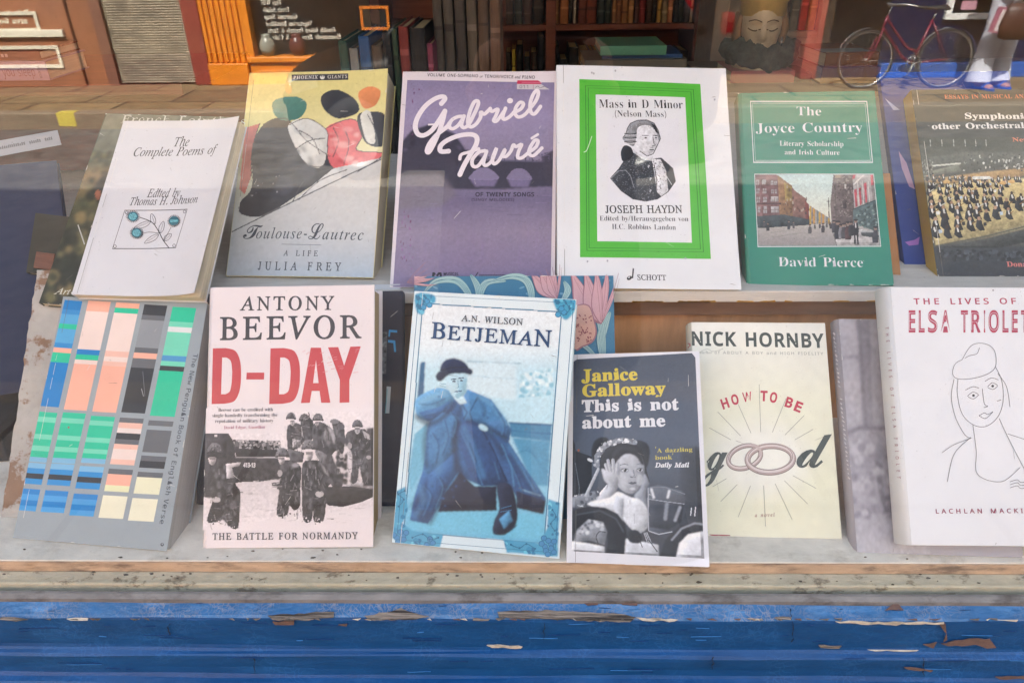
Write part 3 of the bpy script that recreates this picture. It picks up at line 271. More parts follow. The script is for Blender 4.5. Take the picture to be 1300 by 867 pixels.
# ------------------------------------------------------------------ mesh builder
class MB:
    def __init__(s):
        s.v = []; s.f = []; s.c = []; s.m = []; s.sm = []
    def add(s, vs, fs, col=(.5,.5,.5), mat=0, smooth=False):
        b = len(s.v); s.v.extend(tuple(p) for p in vs)
        col = lin(col) if isinstance(col, str) else col
        if len(vs) and len(col) == len(vs) and not np.isscalar(col[0]): s.c.extend(tuple(c) for c in col)
        else: s.c.extend([tuple(col)]*len(vs))
        for f in fs:
            s.f.append(tuple(b+i for i in f)); s.m.append(mat); s.sm.append(smooth)
    def box(s, x0, x1, y0, y1, z0, z1, col=(.5,.5,.5), mat=0, bev=0, xf=None):
        if bev <= 0:
            vs = [(x,y,z) for x in (x0,x1) for y in (y0,y1) for z in (z0,z1)]
            fs = [(0,1,3,2),(4,6,7,5),(0,4,5,1),(2,3,7,6),(0,2,6,4),(1,5,7,3)]
        else:
            b = min(bev, (x1-x0)*.45, (y1-y0)*.45, (z1-z0)*.45)
            bm = bmesh.new(); bmesh.ops.create_cube(bm, size=1)
            for v in bm.verts:
                v.co = Vector(((x0+x1)/2+v.co.x*(x1-x0), (y0+y1)/2+v.co.y*(y1-y0), (z0+z1)/2+v.co.z*(z1-z0)))
            bmesh.ops.bevel(bm, geom=list(bm.edges), offset=b, segments=2, affect='EDGES', profile=.5)
            bm.verts.index_update()
            vs = [tuple(v.co) for v in bm.verts]; fs = [[v.index for v in f.verts] for f in bm.faces]; bm.free()
        if xf is not None: vs = [tuple(xf @ Vector(p)) for p in vs]
        s.add(vs, fs, col, mat)
    def tube(s, pts, r, col=(.5,.5,.5), mat=0, n=8, closed=False, caps=True):
        pts = [Vector(p) for p in pts]; N = len(pts)
        rr = r if isinstance(r, (list, tuple)) else [r]*N
        vs = []; prev = None
        for i in range(N):
            a = pts[i-1] if (i or closed) else pts[i]; b = pts[(i+1) % N] if (i < N-1 or closed) else pts[i]
            t = (b-a).normalized()
            if prev is None:
                u = t.orthogonal().normalized()
            else:
                u = (prev - t*prev.dot(t))
                u = u.normalized() if u.length > 1e-6 else t.orthogonal().normalized()
            prev = u; w = t.cross(u)
            for k in range(n):
                a_ = 2*PI*k/n
                vs.append(tuple(pts[i] + (u*math.cos(a_) + w*math.sin(a_))*rr[i]))
        fs = []
        for i in range(N if closed else N-1):
            j = (i+1) % N
            for k in range(n):
                k2 = (k+1) % n
                fs.append((i*n+k, i*n+k2, j*n+k2, j*n+k))
        if caps and not closed:
            fs.append(tuple(range(n-1, -1, -1))); fs.append(tuple((N-1)*n+k for k in range(n)))
        s.add(vs, fs, col, mat, True)
    def lathe(s, prof, col=(.5,.5,.5), mat=0, n=24, xf=None):
        vs = []; fs = []
        for (r, z) in prof:
            for k in range(n):
                a = 2*PI*k/n; vs.append((r*math.cos(a), r*math.sin(a), z))
        for i in range(len(prof)-1):
            for k in range(n):
                k2 = (k+1) % n; fs.append((i*n+k, i*n+k2, (i+1)*n+k2, (i+1)*n+k))
        if xf is not None: vs = [tuple(xf @ Vector(p)) for p in vs]
        s.add(vs, fs, col, mat, True)
    def loft(s, rings, col=(.5,.5,.5), mat=0, closed=True, caps=False, smooth=True):
        n = len(rings[0]); vs = [p for r in rings for p in r]; fs = []
        for i in range(len(rings)-1):
            for k in range(n if closed else n-1):
                k2 = (k+1) % n; fs.append((i*n+k, i*n+k2, (i+1)*n+k2, (i+1)*n+k))
        if caps: fs.append(tuple(range(n-1,-1,-1))); fs.append(tuple((len(rings)-1)*n+k for k in range(n)))
        s.add(vs, fs, col, mat, smooth)
    def prism(s, pts, z0, z1, col=(.5,.5,.5), mat=0, xf=None):
        n = len(pts)
        vs = [(x,y,z0) for x,y in pts]+[(x,y,z1) for x,y in pts]
        tr = tessellate_polygon([[Vector((x,y,0)) for x,y in pts]])
        fs = [tuple(t) for t in tr]+[tuple(n+i for i in t[::-1]) for t in tr]
        fs += [(i,(i+1)%n,n+(i+1)%n,n+i) for i in range(n)]
        if xf is not None: vs = [tuple(xf @ Vector(p)) for p in vs]
        s.add(vs, fs, col, mat)
    def split(s, L):
        """cut long faces into short ones so that a sheet can curl"""
        F, Mt, Sm = [], [], []
        d2 = lambda i, j: (s.v[i][0]-s.v[j][0])**2+(s.v[i][1]-s.v[j][1])**2
        for f, m, sm in zip(s.f, s.m, s.sm):
            if len(f) == 4 and max(d2(f[i-1], f[i]) for i in range(4)) < L*L: F.append(f); Mt.append(m); Sm.append(sm); continue
            st = [(f[0], f[i], f[i+1]) for i in range(1, len(f)-1)]
            while st:
                t = st.pop(); e = [d2(t[i], t[(i+1) % 3]) for i in range(3)]; k = e.index(max(e))
                if e[k] < L*L: F.append(t); Mt.append(m); Sm.append(sm); continue
                a, b, c = t[k], t[(k+1) % 3], t[(k+2) % 3]
                s.v.append(tuple((x+y)/2 for x, y in zip(s.v[a], s.v[b]))); s.c.append(s.c[a]); n = len(s.v)-1
                st += [(a, n, c), (n, b, c)]
        s.f, s.m, s.sm = F, Mt, Sm
    def build(s, name, mats, parent=None, bend=None, recalc=False):
        me = bpy.data.meshes.new(name)
        if bend is not None: s.split(.011)
        v = s.v if bend is None else [bend(p) for p in s.v]
        me.from_pydata(v, [], s.f)
        for m in (mats if isinstance(mats, (list, tuple)) else [mats]): me.materials.append(m)
        me.polygons.foreach_set('material_index', s.m); me.polygons.foreach_set('use_smooth', s.sm)
        a = me.color_attributes.new('Col', 'FLOAT_COLOR', 'POINT')
        c = np.ones((len(s.v), 4), np.float32); c[:, :3] = np.array(s.c, np.float32).reshape(-1, 3)
        a.data.foreach_set('color', c.ravel())
        if recalc:
            bm = bmesh.new(); bm.from_mesh(me); bmesh.ops.recalc_face_normals(bm, faces=bm.faces); bm.to_mesh(me); bm.free()
        me.update()
        o = bpy.data.objects.new(name, me); COL.objects.link(o)
        if parent is not None: o.parent = parent
        return o

def tag(o, label=None, cat=None, group=None, kind=None):
    if label: o['label'] = label
    if cat: o['category'] = cat
    if group: o['group'] = group
    if kind: o['kind'] = kind
    return o
def empty(name, label, cat, loc=(0,0,0), group=None, mw=None, rz=0):
    o = bpy.data.objects.new(name, None); COL.objects.link(o)
    if mw is not None: o.matrix_world = mw
    else: o.location = loc; o.rotation_euler = (0,0,rz)
    return tag(o, label, cat, group)
def struct(mb, name, mats):
    return tag(mb.build(name, mats), kind='structure')

# ------------------------------------------------------------------ materials
def mat(name, col=None, rough=.6, var=.12, scale=30, stretch=(1,1,1), bump=0, bscale=None, metal=0, col2=None,
        lo=.45, hi=.6, spec=.5, coat=0, detail=4, crackle=None):
    """procedural surface: base colour (None = the printed colours of the mesh), broken up by noise; col2 = second colour in patches"""
    m = bpy.data.materials.new(name); m.use_nodes = True
    nt = m.node_tree; N = nt.nodes; L = nt.links
    p = N['Principled BSDF']
    tc = N.new('ShaderNodeTexCoord'); mp = N.new('ShaderNodeMapping'); mp.inputs['Scale'].default_value = stretch
    L.new(tc.outputs['Object'], mp.inputs['Vector'])
    nz = N.new('ShaderNodeTexNoise'); nz.inputs['Scale'].default_value = scale; nz.inputs['Detail'].default_value = detail
    nz.inputs['Roughness'].default_value = .6
    L.new(mp.outputs[0], nz.inputs['Vector'])
    if col is None:
        a = N.new('ShaderNodeAttribute'); a.attribute_name = 'Col'; src = a.outputs['Color']
    else:
        r = N.new('ShaderNodeRGB'); r.outputs[0].default_value = (*lin(col), 1); src = r.outputs[0]
    if col2 is not None:
        rp = N.new('ShaderNodeMapRange'); rp.inputs['From Min'].default_value = lo; rp.inputs['From Max'].default_value = hi
        n2 = N.new('ShaderNodeTexNoise'); n2.inputs['Scale'].default_value = scale*.6; n2.inputs['Detail'].default_value = 8; n2.inputs['Roughness'].default_value = .7
        L.new(mp.outputs[0], n2.inputs['Vector']); L.new(n2.outputs[0], rp.inputs['Value'])
        mx2 = N.new('ShaderNodeMix'); mx2.data_type = 'RGBA'
        L.new(rp.outputs[0], mx2.inputs['Factor']); L.new(src, mx2.inputs[6]); mx2.inputs[7].default_value = (*lin(col2), 1); src = mx2.outputs[2]
    if crackle:
        # fine crazing: the undercoat shows along an irregular net of cracks, in places
        wn = N.new('ShaderNodeTexNoise'); wn.inputs['Scale'].default_value = 60; L.new(tc.outputs['Object'], wn.inputs['Vector'])
        wa = N.new('ShaderNodeVectorMath'); wa.operation = 'MULTIPLY_ADD'; wa.inputs[1].default_value = (.03, .03, .03); L.new(wn.outputs['Color'], wa.inputs[0]); L.new(tc.outputs['Object'], wa.inputs[2])
        vo = N.new('ShaderNodeTexVoronoi'); vo.feature = 'DISTANCE_TO_EDGE'; vo.inputs['Scale'].default_value = crackle[1]; L.new(wa.outputs[0], vo.inputs['Vector'])
        ve = N.new('ShaderNodeMapRange'); ve.inputs['From Min'].default_value = .02; ve.inputs['From Max'].default_value = .12; ve.inputs['To Min'].default_value = 1; ve.inputs['To Max'].default_value = 0; L.new(vo.outputs['Distance'], ve.inputs['Value'])
        pn = N.new('ShaderNodeTexNoise'); pn.inputs['Scale'].default_value = 25; pn.inputs['Detail'].default_value = 6; L.new(tc.outputs['Object'], pn.inputs['Vector'])
        pr_ = N.new('ShaderNodeMapRange'); pr_.inputs['From Min'].default_value = .42; pr_.inputs['From Max'].default_value = .62; pr_.inputs['To Max'].default_value = crackle[2]; L.new(pn.outputs[0], pr_.inputs['Value'])
        mm_ = N.new('ShaderNodeMath'); mm_.operation = 'MULTIPLY'; L.new(ve.outputs[0], mm_.inputs[0]); L.new(pr_.outputs[0], mm_.inputs[1])
        mx3 = N.new('ShaderNodeMix'); mx3.data_type = 'RGBA'; L.new(mm_.outputs[0], mx3.inputs['Factor']); L.new(src, mx3.inputs[6]); mx3.inputs[7].default_value = (*lin(crackle[0]), 1); src = mx3.outputs[2]
    mr = N.new('ShaderNodeMapRange'); mr.inputs['From Min'].default_value = .3; mr.inputs['From Max'].default_value = .7
    mr.inputs['To Min'].default_value = 1-var; mr.inputs['To Max'].default_value = 1+var*.6
    L.new(nz.outputs[0], mr.inputs['Value'])
    mx = N.new('ShaderNodeVectorMath'); mx.operation = 'SCALE'
    L.new(src, mx.inputs[0]); L.new(mr.outputs[0], mx.inputs['Scale'])
    L.new(mx.outputs[0], p.inputs['Base Color'])
    p.inputs['Roughness'].default_value = rough; p.inputs['Metallic'].default_value = metal
    p.inputs['Specular IOR Level'].default_value = spec; p.inputs['Coat Weight'].default_value = coat
    p.inputs['Coat Roughness'].default_value = .08
    if bump:
        b = N.new('ShaderNodeBump'); b.inputs['Strength'].default_value = bump; b.inputs['Distance'].default_value = .002
        nb = nz
        if bscale:
            nb = N.new('ShaderNodeTexNoise'); nb.inputs['Scale'].default_value = bscale; nb.inputs['Detail'].default_value = 4
            L.new(mp.outputs[0], nb.inputs['Vector'])
        L.new(nb.outputs[0], b.inputs['Height']); L.new(b.outputs[0], p.inputs['Normal'])
    return m

M = {}
M['print'] = mat('printed_gloss_card', None, .38, .05, 14, bump=.06, bscale=60, spec=.4)
M['matt_print'] = mat('printed_matt_card', None, .6, .06, 18, bump=.1, bscale=90, spec=.3)
M['jacket'] = mat('dust_jacket_paper', None, .42, .05, 9, bump=.15, bscale=25, spec=.4)
M['pages'] = mat('page_edges', 'd8cdb4', .85, .22, 1, (6, 6, 1500), bump=.5, spec=.2)
M['old_pages'] = mat('yellowed_page_edges', 'b49f78', .85, .25, 1, (6, 6, 1500), bump=.5, spec=.2)
M['plain_book'] = mat('book_cloth', None, .6, .2, 60, bump=.2, bscale=300, spec=.3)

# ------------------------------------------------------------------ the camera, also used to find where things stand
C0 = np.array([0, -.48, 1.5])
CR = np.array([0.9997996951120567, 0.015875290799734706, -0.012187895464862387])
CU = np.array([0.0028914306676620146, 0.48800331088991294, 0.8728369883255277])
CF = np.array([-0.019804274350065394, 0.8726973952651096, -0.4878596591387327])
FPX, CX, CY = 939.0, 650.0, 433.5
def ray(x, y): return CF + CR*((x-CX)/FPX) - CU*((y-CY)/FPX)
def at_z(x, y, z):
    d = ray(x, y); return C0 + d*((z-C0[2])/d[2])
def at_y(x, y, Y):
    d = ray(x, y); return C0 + d*((Y-C0[1])/d[1])
def at_plane(x, y, o, n):
    d = ray(x, y); return C0 + d*(np.dot(np.asarray(o)-C0, n)/np.dot(d, n))
def mirror_y(x, y, D):
    """where a thing stands across the street whose reflection in the pane is seen at x, y"""
    p = at_y(x, y, D); return np.array([p[0], -D, p[2]])
def mirror_z(x, y, z):
    p = at_z(x, y, z); return np.array([p[0], -p[1], z])

# ------------------------------------------------------------------ printing on a cover
class Art:
    """prints on the front of a book: points are read off the photograph (ox, oy, scale of an enlargement) and land on the cover's own plane"""
    STEP = 1.2e-5
    def __init__(s, pose, mb):
        s.o, s.R, s.w, s.h = np.array(pose[0]), np.array(pose[1]), pose[2], pose[3]
        s.mb = mb; s.z = 3e-5; s.zm = (0, 0, 1); s.clip = True; s.mi = 0
    def zoom(s, ox, oy, k): s.zm = (ox, oy, k)
    def q(s, x, y):
        p = at_plane(s.zm[0]+x/s.zm[2], s.zm[1]+y/s.zm[2], s.o, s.R[:, 2])
        l = s.R.T @ (p - s.o); return (float(l[0]), float(l[1]))
    def up(s): s.z += s.STEP; return s.z
    def _clip(s, pts):
        for ax, lim, sg in ((0, -s.w/2+4e-4, 1), (0, s.w/2-4e-4, -1), (1, 4e-4, 1), (1, s.h-4e-4, -1)):
            out = []
            for i in range(len(pts)):
                a, b = pts[i-1], pts[i]; da, db = sg*(a[ax]-lim), sg*(b[ax]-lim)
                if (da < 0) != (db < 0):
                    t = da/(da-db); out.append((a[0]+(b[0]-a[0])*t, a[1]+(b[1]-a[1])*t))
                if db >= 0: out.append(b)
            pts = out
            if not pts: return pts
        return pts
    def raw(s, uv, col, z=None):
        if s.clip: uv = s._clip(uv)
        if len(uv) < 3: return
        z = s.up() if z is None else z
        tr = tessellate_polygon([[Vector((u, v, 0)) for u, v in uv]])
        s.mb.add([(u, v, z) for u, v in uv], [t if area2([uv[i] for i in t]) > 0 else t[::-1] for t in tr], col, s.mi)
    def poly(s, pts, col, z=None): s.raw([s.q(*p) for p in pts], col, z)
    def ell(s, x, y, rx, ry, col, rot=0, n=20, z=None):
        c, t = math.cos(rot), math.sin(rot)
        s.poly([(x+rx*math.cos(a)*c-ry*math.sin(a)*t, y+rx*math.cos(a)*t+ry*math.sin(a)*c) for a in [2*PI*i/n for i in range(n)]], col, z)
    def line(s, pts, w, col, closed=False, smooth=0):
        if smooth: pts = curve(pts, smooth, closed)
        uv = [s.q(*p) for p in pts]; n = len(uv)
        a = s.q(pts[0][0], pts[0][1]); b = s.q(pts[0][0]+10, pts[0][1])
        k = math.hypot(b[0]-a[0], b[1]-a[1])/10
        ws = w if isinstance(w, (list, tuple)) else [w]*n
        if len(ws) != n: ws = [ws[min(len(ws)-1, int(i*len(ws)/n))] for i in range(n)]
        z = s.up(); vs = []
        for i in range(n):
            p0 = uv[i-1] if (i or closed) else uv[i]; p1 = uv[(i+1) % n] if (i < n-1 or closed) else uv[i]
            dx, dy = p1[0]-p0[0], p1[1]-p0[1]; l = math.hypot(dx, dy) or 1
            nx, ny = -dy/l, dx/l; hw = ws[i]*k/2
            zz = z + (i/n)*s.STEP*.9
            vs += [(uv[i][0]+nx*hw, uv[i][1]+ny*hw, zz), (uv[i][0]-nx*hw, uv[i][1]-ny*hw, zz)]
        fs = [(2*i+1, 2*((i+1) % n)+1, 2*((i+1) % n), 2*i) for i in range(n if closed else n-1)]
        s.mb.add(vs, fs, col, s.mi)
    def brush(s, pts, w, col, smooth=6):
        """a thick stroke with round ends"""
        P = curve(pts, smooth); s.line(P, w, col)
        for (x, y) in (P[0], P[-1]): s.ell(x, y, w/2, w/2, col)
    def quad(s, p, col): s.poly(p, col)
    def text(s, t, st, p0, p1, h, col, off=0, sp=0, big=None, sx=None):
        """big: (characters, factor) drawn larger"""
        u0 = s.q(*p0); u1 = s.q(*p1); uh = s.q(p0[0], p0[1]-h)
        vert = abs(p1[1]-p0[1]) > abs(p1[0]-p0[0])
        if vert: uh = s.q(p0[0]+h, p0[1])
        hm = math.hypot(uh[0]-u0[0], uh[1]-u0[1])
        ky = hm/CAP[st]
        items = []; x = 0
        for ch in t:
            if ch == ' ': x += 260+sp; continue
            g = glyph(st, ch, off); f = 1
            if big and ch in big[0]: f = big[1]
            items.append((x, g, f)); x += g[0]*f+sp
        tot = x-sp
        ex = ((u1[0]-u0[0])/tot, (u1[1]-u0[1])/tot); l = math.hypot(*ex)
        ey = (-ex[1]/l*ky, ex[0]/l*ky)
        z = s.up()
        for x, g, f in items:
            vs = [(u0[0]+(x+px*f)*ex[0]+py*f*ey[0], u0[1]+(x+px*f)*ex[1]+py*f*ey[1], z) for px, py in g[1]]
            s.mb.add(vs, [tt if area2([vs[i] for i in tt]) > 0 else tt[::-1] for tt in g[2]], col, s.mi)
    def letter(s, ch, st, x, y, w, h, rot, col, off=0):
        g = glyph(st, ch, off); xs = [p[0] for p in g[1]]; x0, x1 = min(xs), max(xs)
        c, t = math.cos(rot), math.sin(rot); z = s.up(); vs = []
        for px, py in g[1]:
            a = ((px-x0)/(x1-x0)-.5)*w; b = -(py/CAP[st]-.5)*h
            u, v = s.q(x+a*c-b*t, y+a*t+b*c); vs.append((u, v, z))
        s.mb.add(vs, [tt if area2([vs[i] for i in tt]) > 0 else tt[::-1] for tt in g[2]], col, s.mi)

def wear(A, seed, col='e9e6df', n=26, crease=True, dark='6a655e'):
    """rubbed edges, a crease beside the spine, small nicks and scuffs"""
    rg = random.Random(seed); w, h = A.w/2, A.h; A.clip = True
    z = A.up()
    for i in range(n):
        side = rg.choice('lrtbb'); l = rg.uniform(.002, .012); d = rg.uniform(.0003, .0012)
        if side in 'lr':
            v = rg.uniform(0, h-l); u = -w if side == 'l' else w; s = 1 if side == 'l' else -1
            A.raw([(u, v), (u+s*d, v+l*.3), (u+s*d*.6, v+l*.7), (u, v+l)], col, z+i*2e-7)
        else:
            u = rg.uniform(-w, w-l); v = 0 if side == 'b' else h; s = 1 if side == 'b' else -1
            A.raw([(u, v), (u+l*.3, v+s*d), (u+l*.7, v+s*d*.6), (u+l, v)], col, z+i*2e-7)
    for (u, v) in ((-w, 0), (w, 0), (w, h), (-w, h)):
        c = rg.uniform(.0008, .0028); A.raw([(u, v), (u-math.copysign(c, u), v), (u, v+(c if v == 0 else -c))], col, z+9e-6)
    z = A.up()
    if crease:
        u = -w+rg.uniform(.006, .009); vv = 0
        while vv < h:
            l = rg.uniform(.01, .05)
            if rg.random() < .75: A.raw([(u-.00015, vv), (u+.0002, vv), (u+.00025, min(h, vv+l)), (u-.0001, min(h, vv+l))], col if rg.random() < .5 else dark, z)
            vv += l+rg.uniform(0, .01); u += rg.uniform(-.0001, .0001)
    z = A.up()
    for i in range(n//2):
        u, v = rg.uniform(-w, w), rg.uniform(0, h); l = rg.uniform(.001, .012); t = rg.uniform(0, PI); d = rg.uniform(.0001, .0003)
        c, s = math.cos(t)*l, math.sin(t)*l
        A.raw([(u, v), (u+c, v+s), (u+c*.9-s*.02, v+s*.9+d*2), (u-d, v+d)], rg.choice([col, dark]), z+i*2e-7)

def curve(pts, k=6, closed=False):
    """Catmull-Rom through the points"""
    n = len(pts); out = []
    for i in range(n if closed else n-1):
        g = lambda j: pts[j % n] if closed else pts[max(0, min(n-1, j))]
        p0, p1, p2, p3 = g(i-1), g(i), g(i+1), g(i+2)
        for j in range(k):
            t = j/k
            out.append(tuple(.5*((2*b)+(c-a)*t+(2*a-5*b+4*c-d)*t*t+(3*b-a-3*c+d)*t**3) for a, b, c, d in zip(p0, p1, p2, p3)))
    if not closed: out.append(tuple(pts[-1]))
    return out

class Ras:
    """a printed picture: a fine sheet of coloured cells, shapes laid down one after another"""
    def __init__(s, art, quad, nx, ny, base):
        s.art = art; TL, TR, BR, BL = [np.array(p, float) for p in quad]
        s.nx, s.ny = nx, ny
        u = np.linspace(0, 1, nx)[None, :, None]; v = np.linspace(0, 1, ny)[:, None, None]
        P = (TL*(1-u)+TR*u)*(1-v)+(BL*(1-u)+BR*u)*v
        s.X, s.Y = P[..., 0], P[..., 1]; s.px = abs(TR[0]-TL[0])/nx
        s.c = np.tile(np.array(lin(base)), (ny, nx, 1)); s.rel = s.tex = 0; s.k = 0
        s.nz = [s._blur(np.random.default_rng(i).normal(0, 1, (ny, nx)), 1+i) for i in range(3)]; s.nz = sum(n/n.std()*w for n, w in zip(s.nz, (.4, .6, .8)))
    def _blur(s, m, r):
        r = max(0, int(round(r)))
        for _ in range(2):
            for ax in (0, 1):
                if r < 1: continue
                p = np.pad(m, [(r+1, r) if a == ax else (0, 0) for a in (0, 1)], mode='edge')
                cs = np.cumsum(p, axis=ax)
                m = (np.take(cs, range(2*r+1, cs.shape[ax]), ax)-np.take(cs, range(0, cs.shape[ax]-2*r-1), ax))/(2*r+1)
        return m
    def _lay(s, m, col, soft, a):
        if soft: m = s._blur(m, soft/s.px*.55)
        m = (m*a)[..., None]; s.c = s.c*(1-m)+np.array(lin(col))*m
    def mask(s, pts):
        m = np.zeros_like(s.X, bool); n = len(pts)
        for i in range(n):
            (x0, y0), (x1, y1) = pts[i-1], pts[i]
            if y0 == y1: continue
            cnd = ((y0 > s.Y) != (y1 > s.Y)) & (s.X < (x1-x0)*(s.Y-y0)/(y1-y0)+x0)
            m ^= cnd
        return m.astype(float)
    def fill(s, pts, col, soft=1.5, a=1, smooth=0):
        if smooth: pts = curve(pts, smooth, True)
        m = s.mask(pts); ar = m.sum()
        if s.rel and ar > 120:
            # the printed photograph's own modelling: forms turn from light to dark across their width
            r = min(13, max(2, math.sqrt(ar)/7)); b = s._blur(m, r); k = int(r*.8)+1
            L_ = np.roll(b, (-k, -k), (0, 1))-np.roll(b, (k, k), (0, 1)); s.k += 37
            t = 1+s.rel*L_+s.tex*np.roll(s.nz, (s.k, s.k*2), (0, 1))
            mm = (s._blur(m, soft/s.px*.55) if soft else m)[..., None]*a
            s.c = s.c*(1-mm)+np.clip(np.array(lin(col))*np.clip(t, .25, 2.4)[..., None]+.012*np.clip(L_, 0, 1)[..., None], 0, .92)*mm
        else: s._lay(m, col, soft, a)
    def ell(s, x, y, rx, ry, col, soft=1.5, a=1, rot=0):
        c, t = math.cos(rot), math.sin(rot); dx, dy = s.X-x, s.Y-y
        s._lay((((dx*c+dy*t)/rx)**2+((-dx*t+dy*c)/ry)**2 < 1).astype(float), col, soft, a)
    def line(s, pts, w, col, soft=1, a=1):
        m = np.zeros_like(s.X, bool)
        for (x0, y0), (x1, y1) in zip(pts[:-1], pts[1:]):
            dx, dy = x1-x0, y1-y0; q = dx*dx+dy*dy or 1
            t = np.clip(((s.X-x0)*dx+(s.Y-y0)*dy)/q, 0, 1)
            m |= (s.X-x0-t*dx)**2+(s.Y-y0-t*dy)**2 < w*w/4
        s._lay(m.astype(float), col, soft, a)
    def vgrad(s, stops, a=1, region=None):
        ys = [p[0] for p in stops]; cs = np.array([lin(p[1]) for p in stops])
        g = np.stack([np.interp(s.Y, ys, cs[:, i]) for i in range(3)], -1)
        m = (np.ones_like(s.X) if region is None else s._blur(s.mask(region), 1))[..., None]*a
        s.c = s.c*(1-m)+g*m
    def specks(s, region, cols, n, r0, r1, soft=0, seed=1, asp=1):
        rg = random.Random(seed); xs = [p[0] for p in region]; ys = [p[1] for p in region]
        mk = s.mask(region) > .5
        for _ in range(n):
            x, y = rg.uniform(min(xs), max(xs)), rg.uniform(min(ys), max(ys)); r = rg.uniform(r0, r1)
            m = (((s.X-x)/r)**2+((s.Y-y)/(r*asp))**2 < 1) & mk
            s._lay(m.astype(float), rg.choice(cols), soft, 1)
    def noise(s, amt, r=0, seed=3, region=None):
        n = np.random.default_rng(seed).normal(0, 1, s.X.shape)
        if r: n = s._blur(n, r); n /= n.std()
        if region is not None: n *= s.mask(region)
        s.c = np.clip(s.c*(1+amt*n[..., None]), .002, .95)
    def put(s):
        a = s.art; z = a.up()
        d = np.stack([CF[None, None, i]+CR[i]*((a.zm[0]+s.X/a.zm[2]-CX)/FPX)-CU[i]*((a.zm[1]+s.Y/a.zm[2]-CY)/FPX) for i in range(3)], -1)
        n = a.R[:, 2]; t = np.dot(a.o-C0, n)/(d @ n); l = (C0+d*t[..., None]-a.o) @ a.R
        l[..., 0] = np.clip(l[..., 0], -a.w/2+4e-4, a.w/2-4e-4); l[..., 1] = np.clip(l[..., 1], 4e-4, a.h-4e-4)
        l[..., 2] = z
        ny, nx = s.ny, s.nx
        idx = np.arange(nx*ny).reshape(ny, nx)
        f = np.stack([idx[1:, :-1], idx[1:, 1:], idx[:-1, 1:], idx[:-1, :-1]], -1).reshape(-1, 4)
        b = len(a.mb.v)
        a.mb.v.extend(map(tuple, l.reshape(-1, 3).tolist())); a.mb.c.extend(map(tuple, s.c.reshape(-1, 3).tolist()))
        a.mb.f.extend(map(tuple, (f+b).tolist())); a.mb.m.extend([a.mi]*len(f)); a.mb.sm.extend([False]*len(f))

# ------------------------------------------------------------------ books
def pose_matrix(pose):
    o, R = pose[0], pose[1]
    return Matrix(((R[0][0], R[0][1], R[0][2], o[0]), (R[1][0], R[1][1], R[1][2], o[1]), (R[2][0], R[2][1], R[2][2], o[2]), (0,0,0,1)))

def book(name, label, pose, t, kind, col, spine=None, page='pages', cover='print', art=None, group=None, bend=None, cat='book'):
    w, h = pose[2], pose[3]
    root = empty(name, label, cat, group=group, mw=pose_matrix(pose))
    mb = MB(); spine = spine or col
    if kind == 'paper':
        ct = .0005
        if bend:
            n1, n2 = 40, 60
            for zz, flip in ((0, 0), (-ct, 1)):
                vs = [(-w/2+w*i/n1, h*j/n2, zz) for j in range(n2+1) for i in range(n1+1)]
                fs = []
                for j in range(n2):
                    for i in range(n1):
                        a = j*(n1+1)+i; q = (a, a+1, a+n1+2, a+n1+1)
                        fs.append(q[::-1] if flip else q)
                mb.add(vs, fs, col)
        else:
            mb.box(-w/2, w/2, 0, h, -ct, 0, col, bev=.0002)
        mb.box(-w/2, w/2, 0, h, -t, -t+ct, col)
        mb.box(-w/2, -w/2+ct, .0002, h-.0002, -t+ct, -ct-2e-5, spine)
        pb = MB(); pb.box(-w/2+ct+1e-4, w/2-.0012, .0012, h-.0012, -t+ct+1e-4, -ct-1e-4, 'd8cdb4', bev=.0006)
    else:
        bt = .0026; e = .0032
        # one wrap: front board, rounded spine, back board
        mb.box(-w/2+.004, w/2, 0, h, -bt, 0, col, bev=.0007)
        mb.box(-w/2+.004, w/2, 0, h, -t, -t+bt, spine, bev=.0007)
        rings = []; K = 14
        for j, (v, ins) in enumerate(((0, .0006), (.0008, 0), (h-.0008, 0), (h, .0006))):
            out = []; inn = []
            for i in range(K+1):
                a = PI*i/K; r = t/2
                x = -w/2+.0045-math.sin(a)**.7*.0075 if kind == 'round' else -w/2+.0045-min(1, math.sin(a)*2.2)*.0045
                z = -t/2+math.cos(a)*(r-ins)
                out.append((x+ins, v, z)); inn.append((x+.0022, v, -t/2+math.cos(a)*(r-.0024)))
            rings.append(out+inn[::-1])
        mb.loft(rings, spine, caps=False)
        for ring, rev in ((rings[0], 0), (rings[-1], 1)):
            n = len(ring); fs = [(i, i+1, n-2-i, n-1-i) for i in range(n//2-1)]
            mb.add(ring, [f[::-1] if rev else f for f in fs], spine)
        pb = MB(); pb.box(-w/2+.003, w/2-e, e, h-e, -t+bt+1e-4, -bt-1e-4, 'd8cdb4', bev=.001)
    if art:
        A = Art(pose, mb); art(A); wear(A, int(abs(pose[0][0])*9973), n=26 if kind == 'paper' else 14, crease=kind == 'paper' and t > .011)
    mb.build('cover', M[cover], root, bend=bend)
    pb.build('page_block', M[page], root)
    return root

def rebase(root, d):
    return root

